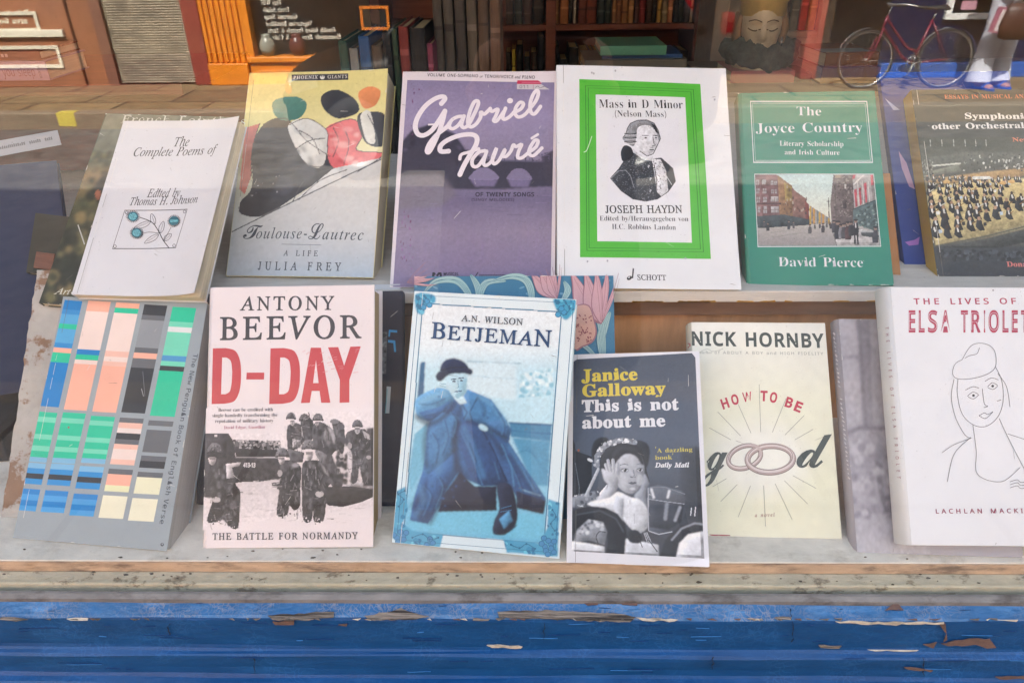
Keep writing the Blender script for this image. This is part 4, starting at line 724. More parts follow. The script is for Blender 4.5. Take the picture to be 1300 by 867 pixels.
P = {
'poems':([-0.4123, 0.2173, 1.1661], [[0.9938, 0.0701, -0.0868], [-0.1098, 0.7542, -0.6474], [0.0201, 0.6529, 0.7572]], 0.1466, 0.2207),
'lautrec':([-0.2502, 0.2608, 1.1679], [[0.9974, 0.0361, -0.0623], [-0.0708, 0.6494, -0.7572], [0.0132, 0.7596, 0.6502]], 0.1669, 0.2475),
'faure':([-0.058, 0.2351, 1.1653], [[0.9998, 0.0188, -0.0069], [-0.0178, 0.6749, -0.7377], [-0.0092, 0.7376, 0.6751]], 0.1765, 0.2588),
'haydn':([0.1283, 0.225, 1.168], [[0.999, 0.0091, 0.0437], [0.0256, 0.6848, -0.7283], [-0.0365, 0.7287, 0.6838]], 0.1923, 0.2640),
'joyce':([0.3114, 0.2394, 1.1651], [[0.9976, 0.0299, -0.0632], [-0.0664, 0.6867, -0.7239], [0.0217, 0.7263, 0.687]], 0.1515, 0.2314),
'verse':([-0.4203, 0.0373, 0.9897], [[0.9926, 0.0687, -0.0997], [-0.12, 0.6648, -0.7373], [0.0156, 0.7439, 0.6681]], 0.1612, 0.2440),
'dday':([-0.2275, 0.0334, 0.9898], [[0.9999, -0.0112, -0.0074], [0.0003, 0.5678, -0.8232], [0.0134, 0.8231, 0.5677]], 0.1637, 0.2510),
'betjeman':([-0.0497, 0.0313, 0.989], [[0.9929, 0.0753, -0.0925], [-0.119, 0.5751, -0.8094], [-0.0078, 0.8146, 0.5799]], 0.1599, 0.2435),
'janice':([0.0991, 0.0087, 0.9948], [[0.9838, 0.0316, -0.1763], [-0.1417, 0.7396, -0.658], [0.1095, 0.6723, 0.7321]], 0.1278, 0.2012),
'hornby':([0.2326, 0.0508, 0.9878], [[0.9993, 0.0192, -0.0331], [-0.0374, 0.6765, -0.7355], [0.0083, 0.7362, 0.6767]], 0.1352, 0.2127),
'elsa':([0.4328, 0.0394, 0.9884], [[0.9999, 0.0077, 0.0066], [0.0003, 0.6305, -0.7762], [-0.0102, 0.7761, 0.6305]], 0.1521, 0.2497),
'symph':([0.5278, 0.2603, 1.1648], [[0.9998, 0.0111, -0.0135], [-0.0174, 0.6953, -0.7185], [0.0014, 0.7187, 0.6954]], 0.1641, 0.2298),
'grey':([0.3821, 0.0278, 0.9883], [[0.9985, 0.0259, -0.0482], [-0.0529, 0.6829, -0.7286], [0.0141, 0.73, 0.6833]], 0.1488, 0.2265),
}
def nearer(p, k):
    """the same cover seen the same way, k times as far from the lens: a book that rests in front of another"""
    return ((C0+(np.array(p[0])-C0)*k).tolist(), p[1], p[2]*k, p[3]*k)
FLOOR, STEP = .9873, 1.1644

def pose_from(bl, br, tl, lean, z=None, o=None):
    """a leaning sheet from three corners: the bottom two on height z, leaning back by lean degrees"""
    a, b = at_z(*bl, z), at_z(*br, z)
    hx = b-a; w = np.linalg.norm(hx); hx /= w
    back = np.array([-hx[1], hx[0], 0]); l = math.radians(lean)
    u = back*math.sin(l)+np.array([0,0,1])*math.cos(l); n = np.cross(hx, u)
    t = at_plane(*tl, a, n); h = float(np.dot(t-a, u))
    return (((a+b)/2).tolist(), np.stack([hx, u, n], 1).tolist(), float(w), h)
def behind(pose, d, du=0, dv=0, w=None, h=None):
    """a sheet parallel to another, d further back, shifted along it"""
    R = np.array(pose[1]); o = np.array(pose[0])-R[:, 2]*d+R[:, 0]*du+R[:, 1]*dv
    return (o.tolist(), pose[1], w or pose[2], h or pose[3])
# ------------------------------------------------------------------ covers of the upper row
def art_poems(A):
    A.zoom(0, 130, 3.2125); k = '26272b'
    A.text('The', 'I', (706, 181), (771, 180), 36, k, off=2)
    A.text('Complete Poems of', 'I', (541, 221), (884, 217), 34, k, off=2)
    A.text('Edited by', 'I', (600, 388), (734, 386), 33, k, off=2)
    A.text('Thomas H. Johnson', 'I', (526, 421), (812, 416), 31, k, off=2)
    q = [(509, 441), (768, 441), (721, 597), (459, 597)]
    A.line(q, 3.4, k, closed=True)
    for (x, y) in ((517, 450), (757, 450), (714, 588), (469, 588)):
        A.line([(x+6*math.cos(a), y+6*math.sin(a)) for a in [i*PI/5 for i in range(10)]], 2, k, closed=True)
    A.line([(692, 596), (668, 565), (652, 535), (630, 500), (605, 482), (570, 470)], 3, k, smooth=5)
    A.line([(652, 535), (610, 530), (585, 535)], 2, k, smooth=5)
    A.line([(670, 566), (688, 535), (700, 512)], 2, k, smooth=5)
    def leaf(x, y, l, r, w=11):
        c, s = math.cos(r), math.sin(r)
        pts = [(0,0),(l*.3,-w),(l*.7,-w*.8),(l,0),(l*.7,w*.7),(l*.3,w*.8)]
        A.line(curve([(x+a*c-b*s, y+a*s+b*c) for a, b in pts], 4, True), 2, k, closed=True)
        A.line([(x, y), (x+l*.8*c, y+l*.8*s)], 1.2, k)
    leaf(632, 497, 44, -1.9); leaf(655, 535, 50, -1.3); leaf(615, 487, 75, 2.75); leaf(648, 540, 68, 2.6); leaf(672, 566, 40, -.7)
    for (x, y) in ((543, 467), (714, 488), (560, 535)):
        for i in range(22):
            a = i*2*PI/22
            A.line([(x+16*math.cos(a), y+14*math.sin(a)), (x+28*math.cos(a+.08), y+25*math.sin(a+.08))], 2.6, k)
        A.ell(x, y, 21, 19, '2f6f80'); A.ell(x, y, 16, 14, '6fb9c4')
        for i in range(9):
            a = i*2.4; r = 3+i*1.3
            A.ell(x+r*math.cos(a), y+r*math.sin(a), 2.2, 2, '2a5f70', n=8)

def art_painter_life(A):
    A.zoom(280, 80, 2.99)
    R = Ras(A, [(113, 38), (640, 28), (588, 822), (12, 810)], 190, 280, 'ddd58f'); R.rel, R.tex = 0.12, 0.03
    R.vgrad([(30, 'd8cf86'), (240, 'e0d89a'), (420, 'd9d6b4'), (560, 'cdd0cb'), (820, 'bcc6d0')])
    # plain shapes in the cover's colours
    R.fill([(92, 248), (150, 232), (120, 330), (118, 430), (92, 500), (72, 480)], 'd97b70', 2)
    R.fill([(165, 235), (250, 215), (330, 300), (420, 360), (450, 400), (300, 500), (170, 580), (80, 575), (75, 530), (120, 470), (120, 330)], '35373d', 2, smooth=6)
    R.fill([(400, 255), (470, 222), (520, 225), (540, 280), (520, 335), (620, 350), (520, 418), (430, 400), (405, 330)], 'd9696c', 2, smooth=6)
    R.fill([(522, 205), (560, 190), (630, 205), (622, 315), (560, 312), (530, 260)], '33343a', 2, smooth=4)
    R.fill([(260, 240), (330, 215), (400, 255), (410, 300), (395, 390), (340, 395), (290, 330)], 'd6d8d2', 2, smooth=6)
    R.fill([(535, 200), (570, 190), (590, 300), (560, 305), (540, 250)], 'd2d3cb', 2, smooth=4)
    R.fill([(42, 642), (275, 530), (430, 405), (618, 362), (592, 640), (585, 830), (10, 830)], 'c9cbc9', 1.5)
    R.vgrad([(500, 'cccdca'), (640, 'c6cacb'), (820, 'b4c0cc')], region=[(42, 642), (275, 530), (618, 362), (592, 640), (585, 830), (10, 830)])
    R.line([(42, 642), (275, 530), (618, 366)], 4, '5a5c60', 1)
    R.fill([(200, 150), (280, 130), (330, 160), (300, 215), (220, 215)], '4f8478', 2, smooth=5)
    R.fill([(385, 130), (440, 105), (510, 140), (525, 190), (450, 215), (395, 180)], '2d2f35', 2, smooth=5)
    R.fill([(525, 120), (570, 95), (610, 115), (590, 165), (545, 175)], 'd98a55', 2, smooth=5)
    for p in ([(165, 235), (250, 215), (330, 300), (420, 360)], [(400, 255), (470, 222), (520, 225), (540, 280), (520, 335), (620, 350), (520, 418)], [(260, 240), (330, 215), (400, 255), (410, 300), (395, 390), (340, 395)], [(300, 260), (350, 290), (380, 350)], [(430, 250), (450, 300), (430, 360)], [(470, 250), (490, 310), (470, 390)], [(290, 330), (340, 300), (400, 290)], [(150, 232), (120, 330), (118, 430)], [(275, 530), (330, 440), (430, 405)], [(300, 520), (380, 450), (480, 410)], [(560, 200), (585, 250), (590, 300)]):
        R.line(curve(p, 6), 3, '4a4a4e', 1)
    R.specks([(410, 250), (530, 240), (520, 400), (420, 390)], ['e08a88', 'c9585e', 'e5a09a'], 16, 8, 26, 6, seed=19, asp=.5)
    R.specks([(130, 300), (300, 300), (380, 420), (150, 560)], ['2c2e34', '3d4047', '454850'], 40, 10, 34, 9, seed=29)
    R.specks([(100, 430), (230, 430), (230, 510), (100, 510)], ['8a8c90', 'b0b0b0'], 14, 1, 3, .5, seed=9)
    R.noise(.02, 1)
    R.put()
    A.poly([(271, 47), (487, 45), (487, 69), (271, 71)], '2e2d33')
    A.text('PHOENIX', 'R', (277, 64), (370, 63), 12, 'd5d2c8', off=8, sp=70)
    A.text('GIANTS', 'R', (407, 63), (483, 62), 12, 'd5d2c8', off=8, sp=70)
    A.ell(388, 58, 9, 8, 'd8d6cc', n=14); A.ell(388, 54, 5, 5, '2e2d33', n=10); A.poly([(384, 66), (392, 66), (388, 48)], 'd8d6cc')
    k = '3f4650'
    A.text('T', 'L', (80, 668), (134, 668), 50, k, off=7)
    A.text('oulouse-', 'I', (136, 668), (330, 669), 40, k, off=2, sp=60)
    A.text('L', 'L', (334, 670), (390, 670), 50, k, off=7)
    A.text('autrec', 'I', (388, 671), (544, 673), 40, k, off=2, sp=60)
    A.line([(234, 690), (384, 693)], 1.8, '6a7078')
    A.text('A LIFE', 'R', (241, 733), (371, 735), 20, k, off=8, sp=260)
    A.text('JULIA FREY', 'R', (143, 786), (456, 790), 30, k, off=8, sp=270)

def art_songs(A):
    A.zoom(480, 80, 2.99)
    R = Ras(A, [(111, 66), (669, 78), (654, 900), (54, 888)], 230, 330, '8f84aa')
    R.vgrad([(66, '837a9c'), (200, '968cae'), (380, '898098'), (520, '6f6685'), (640, '8a7f98'), (900, '7f6f95')])
    R.fill([(90, 300), (130, 255), (200, 235), (290, 270), (330, 330), (420, 372), (670, 377), (670, 470), (480, 482), (280, 482), (80, 430)], '3b3746', 3)
    R.specks([(95, 300), (200, 232), (330, 330), (330, 420), (90, 430)], ['2f2b39', '4a4556', '363240', '565066'], 90, 4, 12, 3, seed=40)
    R.line([(330, 374), (420, 374), (668, 380)], 4, '5d576c', 1)
    R.fill([(620, 360), (670, 330), (670, 470), (640, 470)], '403c4b', 4)
    R.fill([(90, 340), (200, 300), (300, 380), (290, 470), (60, 470)], '3f3b4a', 8)
    R.fill([(350, 446), (360, 420), (385, 403), (415, 402), (442, 418), (455, 446)], '7f7796', 1.5, smooth=5)
    R.fill([(493, 446), (500, 422), (520, 406), (548, 405), (570, 420), (580, 448)], '7d7493', 1.5, smooth=5)
    R.fill([(350, 446), (455, 446), (440, 472), (370, 472)], '8479a0', 3, a=.7)
    R.fill([(493, 446), (580, 448), (570, 474), (505, 474)], '8479a0', 3, a=.7)
    R.fill([(60, 430), (240, 425), (300, 500), (240, 545), (50, 560)], '77707d', 14, a=.8)  # brownish haze mirrored by the pane, painted into the print
    for x in (420, 480, 520, 585, 630, 560): R.line([(x, 360), (x, 380)], 3, '4a4558', 1)
    R.specks([(560, 340), (660, 340), (660, 378), (560, 378)], ['514b60', '5c5670'], 60, 1.5, 3.5, 1, seed=2)
    for i in range(60):
        rg = random.Random(i); y = rg.uniform(470, 640); x = rg.uniform(60, 640)
        R.line([(x, y), (x+rg.uniform(20, 80), y+rg.uniform(-1, 2))], 1.8, rg.choice(['4f4962', '5c5472', '8f84a8', '6a5f84']), 1.5, a=.45*(1-(y-470)/260))
    for i in range(40):
        rg = random.Random(i+99); x = rg.uniform(70, 640); y = rg.uniform(540, 800)
        R.line([(x, y), (x-3, y+rg.uniform(30, 120))], 3, rg.choice(['8a6cae', '6f5590']), 3, a=.12)
    R.specks([(125, 80), (160, 80), (150, 280), (120, 280)], ['6e4068', '5d4a70'], 16, .8, 2.4, .5, seed=5, asp=2.5)
    R.specks([(90, 560), (140, 560), (130, 830), (80, 830)], ['6e4068', '8d5f95'], 30, .8, 2.4, .7, seed=6, asp=3)
    R.noise(.03, 1); R.noise(.03, 0, seed=8)
    R.put()
    A.text('VOLUME ONE-SOPRANO', 'N', (187, 52), (380, 57), 11, '35323c', off=16, sp=40)
    A.text('or', 'I', (386, 58), (398, 58), 10, '35323c', off=10)
    A.text('TENOR/VOICE', 'N', (404, 58), (514, 61), 11, '35323c', off=16, sp=40)
    A.text('and', 'I', (519, 61), (540, 62), 11, '35323c', off=10)
    A.text('PIANO', 'N', (546, 62), (595, 63), 11, '35323c', off=16, sp=40)
    A.text('OF TWENTY SONGS', 'N', (369, 509), (593, 510), 15, '2f2a3a', off=22, sp=20)
    A.text('(SINGY MELODIES)', 'N', (355, 526), (517, 527), 9.5, '3b344a', off=16, sp=30)
    A.poly([(204, 815), (207, 796), (215, 796), (222, 806), (229, 796), (241, 797), (243, 815), (236, 815), (234, 803), (225, 813), (217, 803), (212, 815)], '26222e')
    A.text('MUSICAL', 'N', (248, 806), (306, 807), 10, '26222e', off=24)
    for (x0, x1, y) in ((248, 355, 811), (384, 512, 806), (384, 490, 811)): A.line([(x0, y), (x1, y+1)], 2.2, '3b344a')
    A.line([(368, 814), (380, 796)], 3, '26222e')
    # hand-lettered name
    A.zoom(510, 90, 5.78); c = 'eae3ea'
    def B(p, w=37): A.brush(p, w, c)
    B([(292, 246), (318, 212), (300, 194), (245, 210), (175, 262), (120, 340), (100, 410), (118, 465), (160, 478), (215, 448), (265, 385), (318, 302)], 36)
    B([(318, 302), (300, 380), (268, 470), (232, 550), (200, 602), (186, 590), (205, 540), (255, 478), (330, 420), (352, 392)], 33)
    B([(200, 400), (255, 398)], 14)
    B([(455, 342), (410, 345), (365, 372), (350, 415), (375, 432), (415, 408), (452, 356)], 28)
    B([(458, 340), (440, 400), (455, 425), (490, 405), (530, 330), (562, 255), (556, 228), (530, 240), (500, 310), (486, 385), (506, 420), (545, 400), (578, 350), (582, 310), (606, 326), (650, 285)], 28)
    B([(650, 285), (662, 306), (706, 288), (692, 335), (675, 372), (700, 374), (760, 290)], 26)
    B([(762, 282), (742, 340), (752, 364), (790, 345), (828, 305)], 27); A.ell(795, 226, 22, 20, c)
    B([(828, 312), (875, 285), (893, 248), (868, 238), (838, 275), (832, 320), (856, 346), (900, 330), (940, 285)], 27)
    B([(940, 285), (985, 225), (1003, 170), (990, 150), (962, 185), (942, 250), (948, 308), (975, 322), (1018, 268)], 27)
    B([(345, 597), (288, 597), (288, 556), (340, 515), (430, 482), (515, 476), (552, 500), (546, 552), (505, 622), (462, 695), (428, 768)], 36)
    B([(428, 655), (440, 622), (500, 604), (566, 582)], 24)
    B([(610, 596), (565, 608), (520, 660), (524, 706), (562, 706), (610, 640)], 27)
    B([(624, 600), (602, 680), (618, 704), (660, 672), (690, 600), (694, 580), (668, 650), (678, 692), (716, 664), (756, 588), (752, 610), (738, 632), (765, 638), (800, 600), (820, 552), (838, 566), (880, 548), (858, 600), (852, 645), (885, 645), (940, 600)], 26)
    B([(940, 602), (985, 566), (1000, 522), (974, 520), (938, 580), (936, 618), (968, 630), (1028, 574)], 26)
    B([(955, 502), (998, 474)], 20)

def art_mass(A):
    A.zoom(700, 70, 2.888); g = '55b83a'; dg = '2f7a2a'; w = 'e2e4ea'; k = '2b2c30'
    o = [(102, 90), (546, 108), (583, 750), (105, 742)]; i = [(162, 147), (490, 157), (514, 690), (168, 684)]
    for a in range(4):
        b = (a+1) % 4; A.poly([o[a], o[b], i[b], i[a]], g, z=A.z+1e-6)
    A.z += 1e-5
    A.line([(125, 114), (520, 128), (556, 724), (130, 718)], 2.6, dg, closed=True)
    A.line([(135, 123), (511, 137), (545, 714), (138, 708)], 2.6, dg, closed=True)
    R = Ras(A, [(206, 236), (465, 236), (465, 545), (206, 545)], 210, 250, w); R.rel, R.tex = 0.3, 0.08
    # a bewigged gentleman, drawn as an engraving (its enlargement: 755, 140, 6.667)
    T = lambda p: [((x/6.667+755-700)*2.888, (y/6.667+140-70)*2.888) for x, y in p]
    ink, mid = '26282c', '5a5d62'
    R.fill(T([(128, 582), (200, 500), (300, 350), (330, 370), (420, 430), (480, 420), (560, 410), (660, 500), (683, 610), (620, 700), (530, 760), (430, 780), (320, 760), (220, 690)]), '33363c', 1)
    R.specks(T([(128, 582), (200, 500), (300, 350), (520, 440), (520, 760), (430, 780), (220, 690)]), ['1f2125', '61646a', '85888e', '44474d'], 1300, .8, 1.7, .3, seed=4)
    R.fill(T([(480, 420), (555, 425), (600, 520), (620, 690), (560, 735), (525, 700), (505, 560)]), 'd5d7dc', 1)
    R.specks(T([(480, 420), (555, 425), (600, 520), (620, 690), (560, 735), (525, 700), (505, 560)]), [ink, mid, mid], 130, .8, 2, .3, seed=14)
    R.line(T([(135, 585), (200, 520), (260, 515), (300, 560), (330, 660)]), 2.2, '9a9da2', .8)
    R.line(T([(500, 470), (520, 600), (520, 760)]), 3, ink, .6)
    R.line(T([(600, 560), (650, 640)]), 2, 'c9ccd0', .6); R.line(T([(575, 640), (610, 700)]), 2, 'c9ccd0', .6)
    for x, y in ((455, 485), (470, 590), (470, 690)): R.ell(*T([(x, y)])[0], 4, 5.5, 'b9bcc2', .6); R.ell(*T([(x+6, y+6)])[0], 2.5, 3, ink, .6)
    R.fill(T([(255, 305), (310, 330), (320, 400), (240, 440), (220, 390), (225, 340)]), ink, 1, smooth=4)
    R.fill(T([(320, 330), (380, 390), (450, 410), (490, 400), (480, 440), (400, 420), (330, 370)]), 'c3c6cb', 1)
    # head
    R.fill(T([(300, 150), (380, 120), (470, 110), (510, 180), (540, 240), (530, 310), (490, 380), (440, 390), (370, 340), (335, 290), (310, 220)]), 'dfe1e6', 1, smooth=4)
    R.fill(T([(270, 190), (290, 130), (350, 95), (430, 90), (500, 120), (530, 180), (555, 240), (540, 270), (520, 200), (480, 150), (420, 135), (360, 160), (350, 240), (330, 310), (290, 300), (240, 260), (235, 235), (262, 215)]), '8b8e93', 1, smooth=3)
    R.specks(T([(270, 190), (290, 130), (350, 95), (430, 90), (500, 120), (540, 220), (420, 135), (360, 160), (350, 240), (330, 310), (240, 260)]), [ink, mid, 'c5c8cc'], 240, .7, 1.5, .3, seed=24)
    for y in (205, 240, 275): R.line(T([(250, y), (300, y+8), (350, y)]), 3, ink, .6); R.line(T([(255, y+14), (345, y+14)]), 2.4, 'd9dbe0', .6)
    R.line(T([(240, 238), (262, 205), (275, 160), (300, 120), (360, 95), (440, 92), (500, 118), (535, 180), (553, 250), (530, 300), (492, 378), (440, 398), (380, 355)]), 2.6, ink, .7)
    R.fill(T([(470, 120), (510, 135), (540, 210), (515, 195), (490, 150)]), ink, .8)
    R.line(T([(400, 222), (450, 222)]), 3, ink, .6); R.line(T([(490, 222), (525, 225)]), 3, ink, .6)
    R.ell(*T([(428, 243)])[0], 4.5, 2.6, ink, .6); R.ell(*T([(515, 243)])[0], 4, 2.4, ink, .6)
    R.line(T([(490, 235), (498, 290), (510, 305), (485, 312)]), 2.2, ink, .6); R.line(T([(462, 345), (495, 345)]), 3, ink, .6); R.line(T([(470, 328), (490, 326)]), 1.6, mid, .5)
    R.specks(T([(500, 250), (540, 250), (500, 370), (440, 392), (470, 360)]), [mid, '9a9da2'], 70, .7, 1.3, .3, seed=31)
    R.noise(.02); R.put()
    A.text('Mass in D Minor', 'B', (173, 196), (482, 199), 31, k, off=-7)
    A.text('(Nelson Mass)', 'B', (231, 229), (422, 231), 23, k, off=-7)
    A.text('JOSEPH HAYDN', 'R', (198, 581), (480, 581), 27, k, off=10)
    A.text('Edited by/Herausgegeben von', 'B', (176, 609), (502, 612), 18, k, off=-7)
    A.text('H.C. Robbins Landon', 'B', (221, 640), (456, 643), 19, k, off=-7)
    A.text('SCHOTT', 'R', (313, 826), (420, 828), 19, k, off=10)
    A.ell(285, 819, 10, 7, k, rot=-.5); A.poly([(294, 820), (299, 820), (302, 785), (297, 783)], k); A.ell(284, 817, 4, 2.5, w, rot=-.5)
    for (x, y) in ((148, 67), (155, 70), (234, 60), (598, 165), (132, 758), (205, 756), (490, 748)):
        A.ell(x, y, 3.5, 4.5, 'a9acb2', n=7)
    A.line([(148, 300), (130, 350), (118, 358)], 3, 'cfe9c4', smooth=4)

def art_country(A):
    A.zoom(920, 90, 2.989); w = 'e4e6ea'
    A.line([(98, 117), (539, 117), (561, 348), (110, 348)], 5, w, closed=True)
    A.line([(105, 124), (532, 124), (553, 341), (117, 341)], 2.2, 'c9d6d6', closed=True)
    A.text('The', 'B', (272, 170), (369, 171), 33, w, off=-7)
    A.text('Joyce Country', 'B', (118, 236), (525, 233), 36, w, off=-7)
    A.text('Literary Scholarship', 'B', (208, 285), (452, 288), 19, w, off=-6)
    A.text('and Irish Culture', 'B', (227, 318), (437, 320), 18, w, off=-6)
    A.text('David Pierce', 'B', (203, 742), (528, 745), 35, w, off=-7)
    A.zoom(950, 200, 7.222)
    R = Ras(A, [(62, 160), (1143, 160), (1207, 808), (92, 812)], 230, 150, 'c3d6d6'); R.rel, R.tex = 0.35, 0.14
    R.vgrad([(160, 'b9d2d2'), (330, 'cbdad4'), (520, 'd6dacb'), (650, 'a9a6a2'), (812, '8d8b8c')])
    R.fill([(40, 150), (240, 150), (300, 185), (340, 240), (400, 270), (430, 310), (520, 380), (545, 440), (560, 600), (60, 620)], '75595a', 2)
    R.fill([(270, 165), (400, 260), (420, 540), (290, 560)], '8a6c4f', 2); R.fill([(330, 230), (400, 275), (405, 400), (340, 400)], '94814d', 3)
    R.fill([(400, 285), (530, 380), (550, 560), (410, 560)], '7d5f57', 2); R.fill([(520, 400), (555, 430), (560, 590), (525, 590)], '78413c', 2)
    for (x, y, ww, hh) in ((85, 230, 14, 24), (143, 228, 17, 22), (218, 235, 11, 20), (250, 238, 10, 18), (88, 310, 14, 24), (148, 308, 17, 24), (222, 312, 11, 20), (253, 312, 10, 20), (92, 388, 14, 26), (152, 388, 17, 24), (240, 385, 34, 24), (98, 480, 12, 30), (155, 480, 16, 32), (245, 480, 36, 28)):
        R.fill([(x-ww, y-hh), (x+ww, y-hh), (x+ww, y+hh), (x-ww, y+hh)], 'a9abac', 2, a=.85); R.line([(x, y-hh), (x, y+hh)], 3, '6d5a5a', 1); R.line([(x-ww, y), (x+ww, y)], 3, '6d5a5a', 1)
    R.fill([(75, 415), (300, 415), (300, 432), (76, 432)], '5a4546', 2)
    for i in range(26):
        rg = random.Random(i); x = rg.uniform(300, 540); y0 = 200+(x-300)*.75; y = rg.uniform(y0, 520)
        R.fill([(x-6, y-12), (x+6, y-12), (x+6, y+12), (x-6, y+12)], rg.choice(['4d3f3f', 'a9a294', '5e4b40']), 1.5, a=.8)
    R.fill([(70, 540), (330, 525), (560, 570), (570, 620), (90, 650)], '3b464a', 4)
    for i, x in enumerate(range(560, 740, 17)):
        R.fill([(x, 440+i*11), (x+18, 450+i*11), (x+18, 610), (x, 610)], ['c0a04f', '8f8a84', 'b88c48', '9c9a92', '6f7d82'][i % 5], 2)
    R.fill([(780, 150), (975, 150), (975, 450), (960, 620), (770, 640), (752, 420), (765, 300)], '655c5b', 2)
    R.specks([(780, 160), (960, 160), (960, 560), (770, 560)], ['4f4847', '7d7371', '8d8580'], 160, 4, 9, 1.5, seed=3)
    R.fill([(785, 150), (840, 150), (845, 190), (790, 190)], 'b4a78f', 3, a=.6); R.fill([(880, 245), (897, 245), (897, 290), (882, 290)], 'c9c6c0', 1.5)
    R.fill([(860, 400), (900, 390), (900, 470), (870, 470)], '3f3a3c', 3)
    R.fill([(955, 150), (1150, 150), (1165, 400), (970, 470)], '9c9a99', 2)
    R.fill([(955, 160), (985, 160), (975, 195), (957, 200)], 'b0525e', 1.5); R.line([(965, 250), (1060, 160)], 12, 'd5d2cf', 1.5)
    for (x0, x1, y0, y1) in ((968, 992, 300, 450), (1010, 1032, 285, 430), (1060, 1082, 240, 410), (1115, 1145, 165, 250)):
        R.fill([(x0, y0), (x1, y0-12), (x1+8, y1), (x0+14, y1+8)], 'b5505c', 1.5)
    for x in (1000, 1045, 1098): R.line([(x, 220), (x+14, 440)], 9, 'c7c5c2', 1.5)
    R.fill([(960, 475), (1170, 385), (1200, 690), (960, 600)], '4c5e60', 3)
    R.line([(960, 478), (1168, 392)], 9, '2f4446', 2)
    R.specks([(980, 500), (1170, 420), (1195, 690), (980, 620)], ['5f7674', '384749', '7d8f8c'], 90, 4, 12, 2, seed=8)
    R.line([(735, 370), (742, 620)], 8, '4b4642', 1.5); R.line([(718, 405), (748, 405)], 4, '4b4642', 1); R.line([(792, 170), (806, 600)], 6, '55504c', 1.5)
    R.fill([(770, 640), (1210, 680), (1210, 812), (815, 812)], 'b7b5b4', 3); R.line([(770, 670), (812, 812)], 8, '6f6d6d', 2)
    def fig(x, y, h, c, c2=None):
        R.ell(x, y-h*.9, h*.11, h*.12, '8a7468', 1.2); R.ell(x, y-h*.97, h*.15, h*.06, '2e2d31', 1)
        R.fill([(x-h*.13, y-h*.78), (x+h*.13, y-h*.78), (x+h*.2, y-h*.4), (x+h*.16, y), (x-h*.16, y), (x-h*.2, y-h*.4)], c, 1.5)
        if c2: R.line([(x-h*.02, y-h*.75), (x, y-h*.5)], h*.07, c2, 1)
    for (x, y, h, c) in ((180, 675, 75, '35363b'), (145, 640, 60, '4b4c52'), (370, 660, 80, '3c3f45'), (415, 650, 60, '54555a'), (685, 690, 85, '3d3a3c'), (565, 700, 85, '4f5154'), (610, 655, 45, '3b3a3d'), (655, 650, 50, '45454a'), (720, 640, 50, '55555a'), (755, 655, 60, '3d3d42')):
        fig(x, y, h, c)
    for (x, y, h, c) in ((820, 750, 165, '2c2d33'), (850, 745, 130, '75767a'), (878, 745, 140, '3a3b41'), (915, 755, 165, '4a3437'), (940, 720, 130, '2e3036'), (785, 690, 110, '3a3a40'), (1165, 785, 150, '3a3c42')):
        fig(x, y, h, c)
    fig(985, 715, 145, '24262b', 'd0d0d0'); R.line([(975, 700), (978, 790)], 16, '24262b', 1.5); R.line([(1000, 700), (1006, 792)], 16, '24262b', 1.5)
    R.line([(1040, 680), (1140, 680)], 14, 'a0a3a3', 2); R.fill([(1030, 690), (1140, 690), (1140, 735), (1040, 720)], '3f4648', 3)
    R.line([(250, 730), (500, 690)], 5, '7d7b7b', 4, a=.5); R.line([(150, 700), (420, 660)], 5, '7d7b7b', 4, a=.5)
    R.noise(.05, 1); R.noise(.04, 0, seed=9); R.put()
    A.line([(57, 155), (1148, 155), (1214, 815), (88, 819)], 9, 'e2e3e8', closed=True)

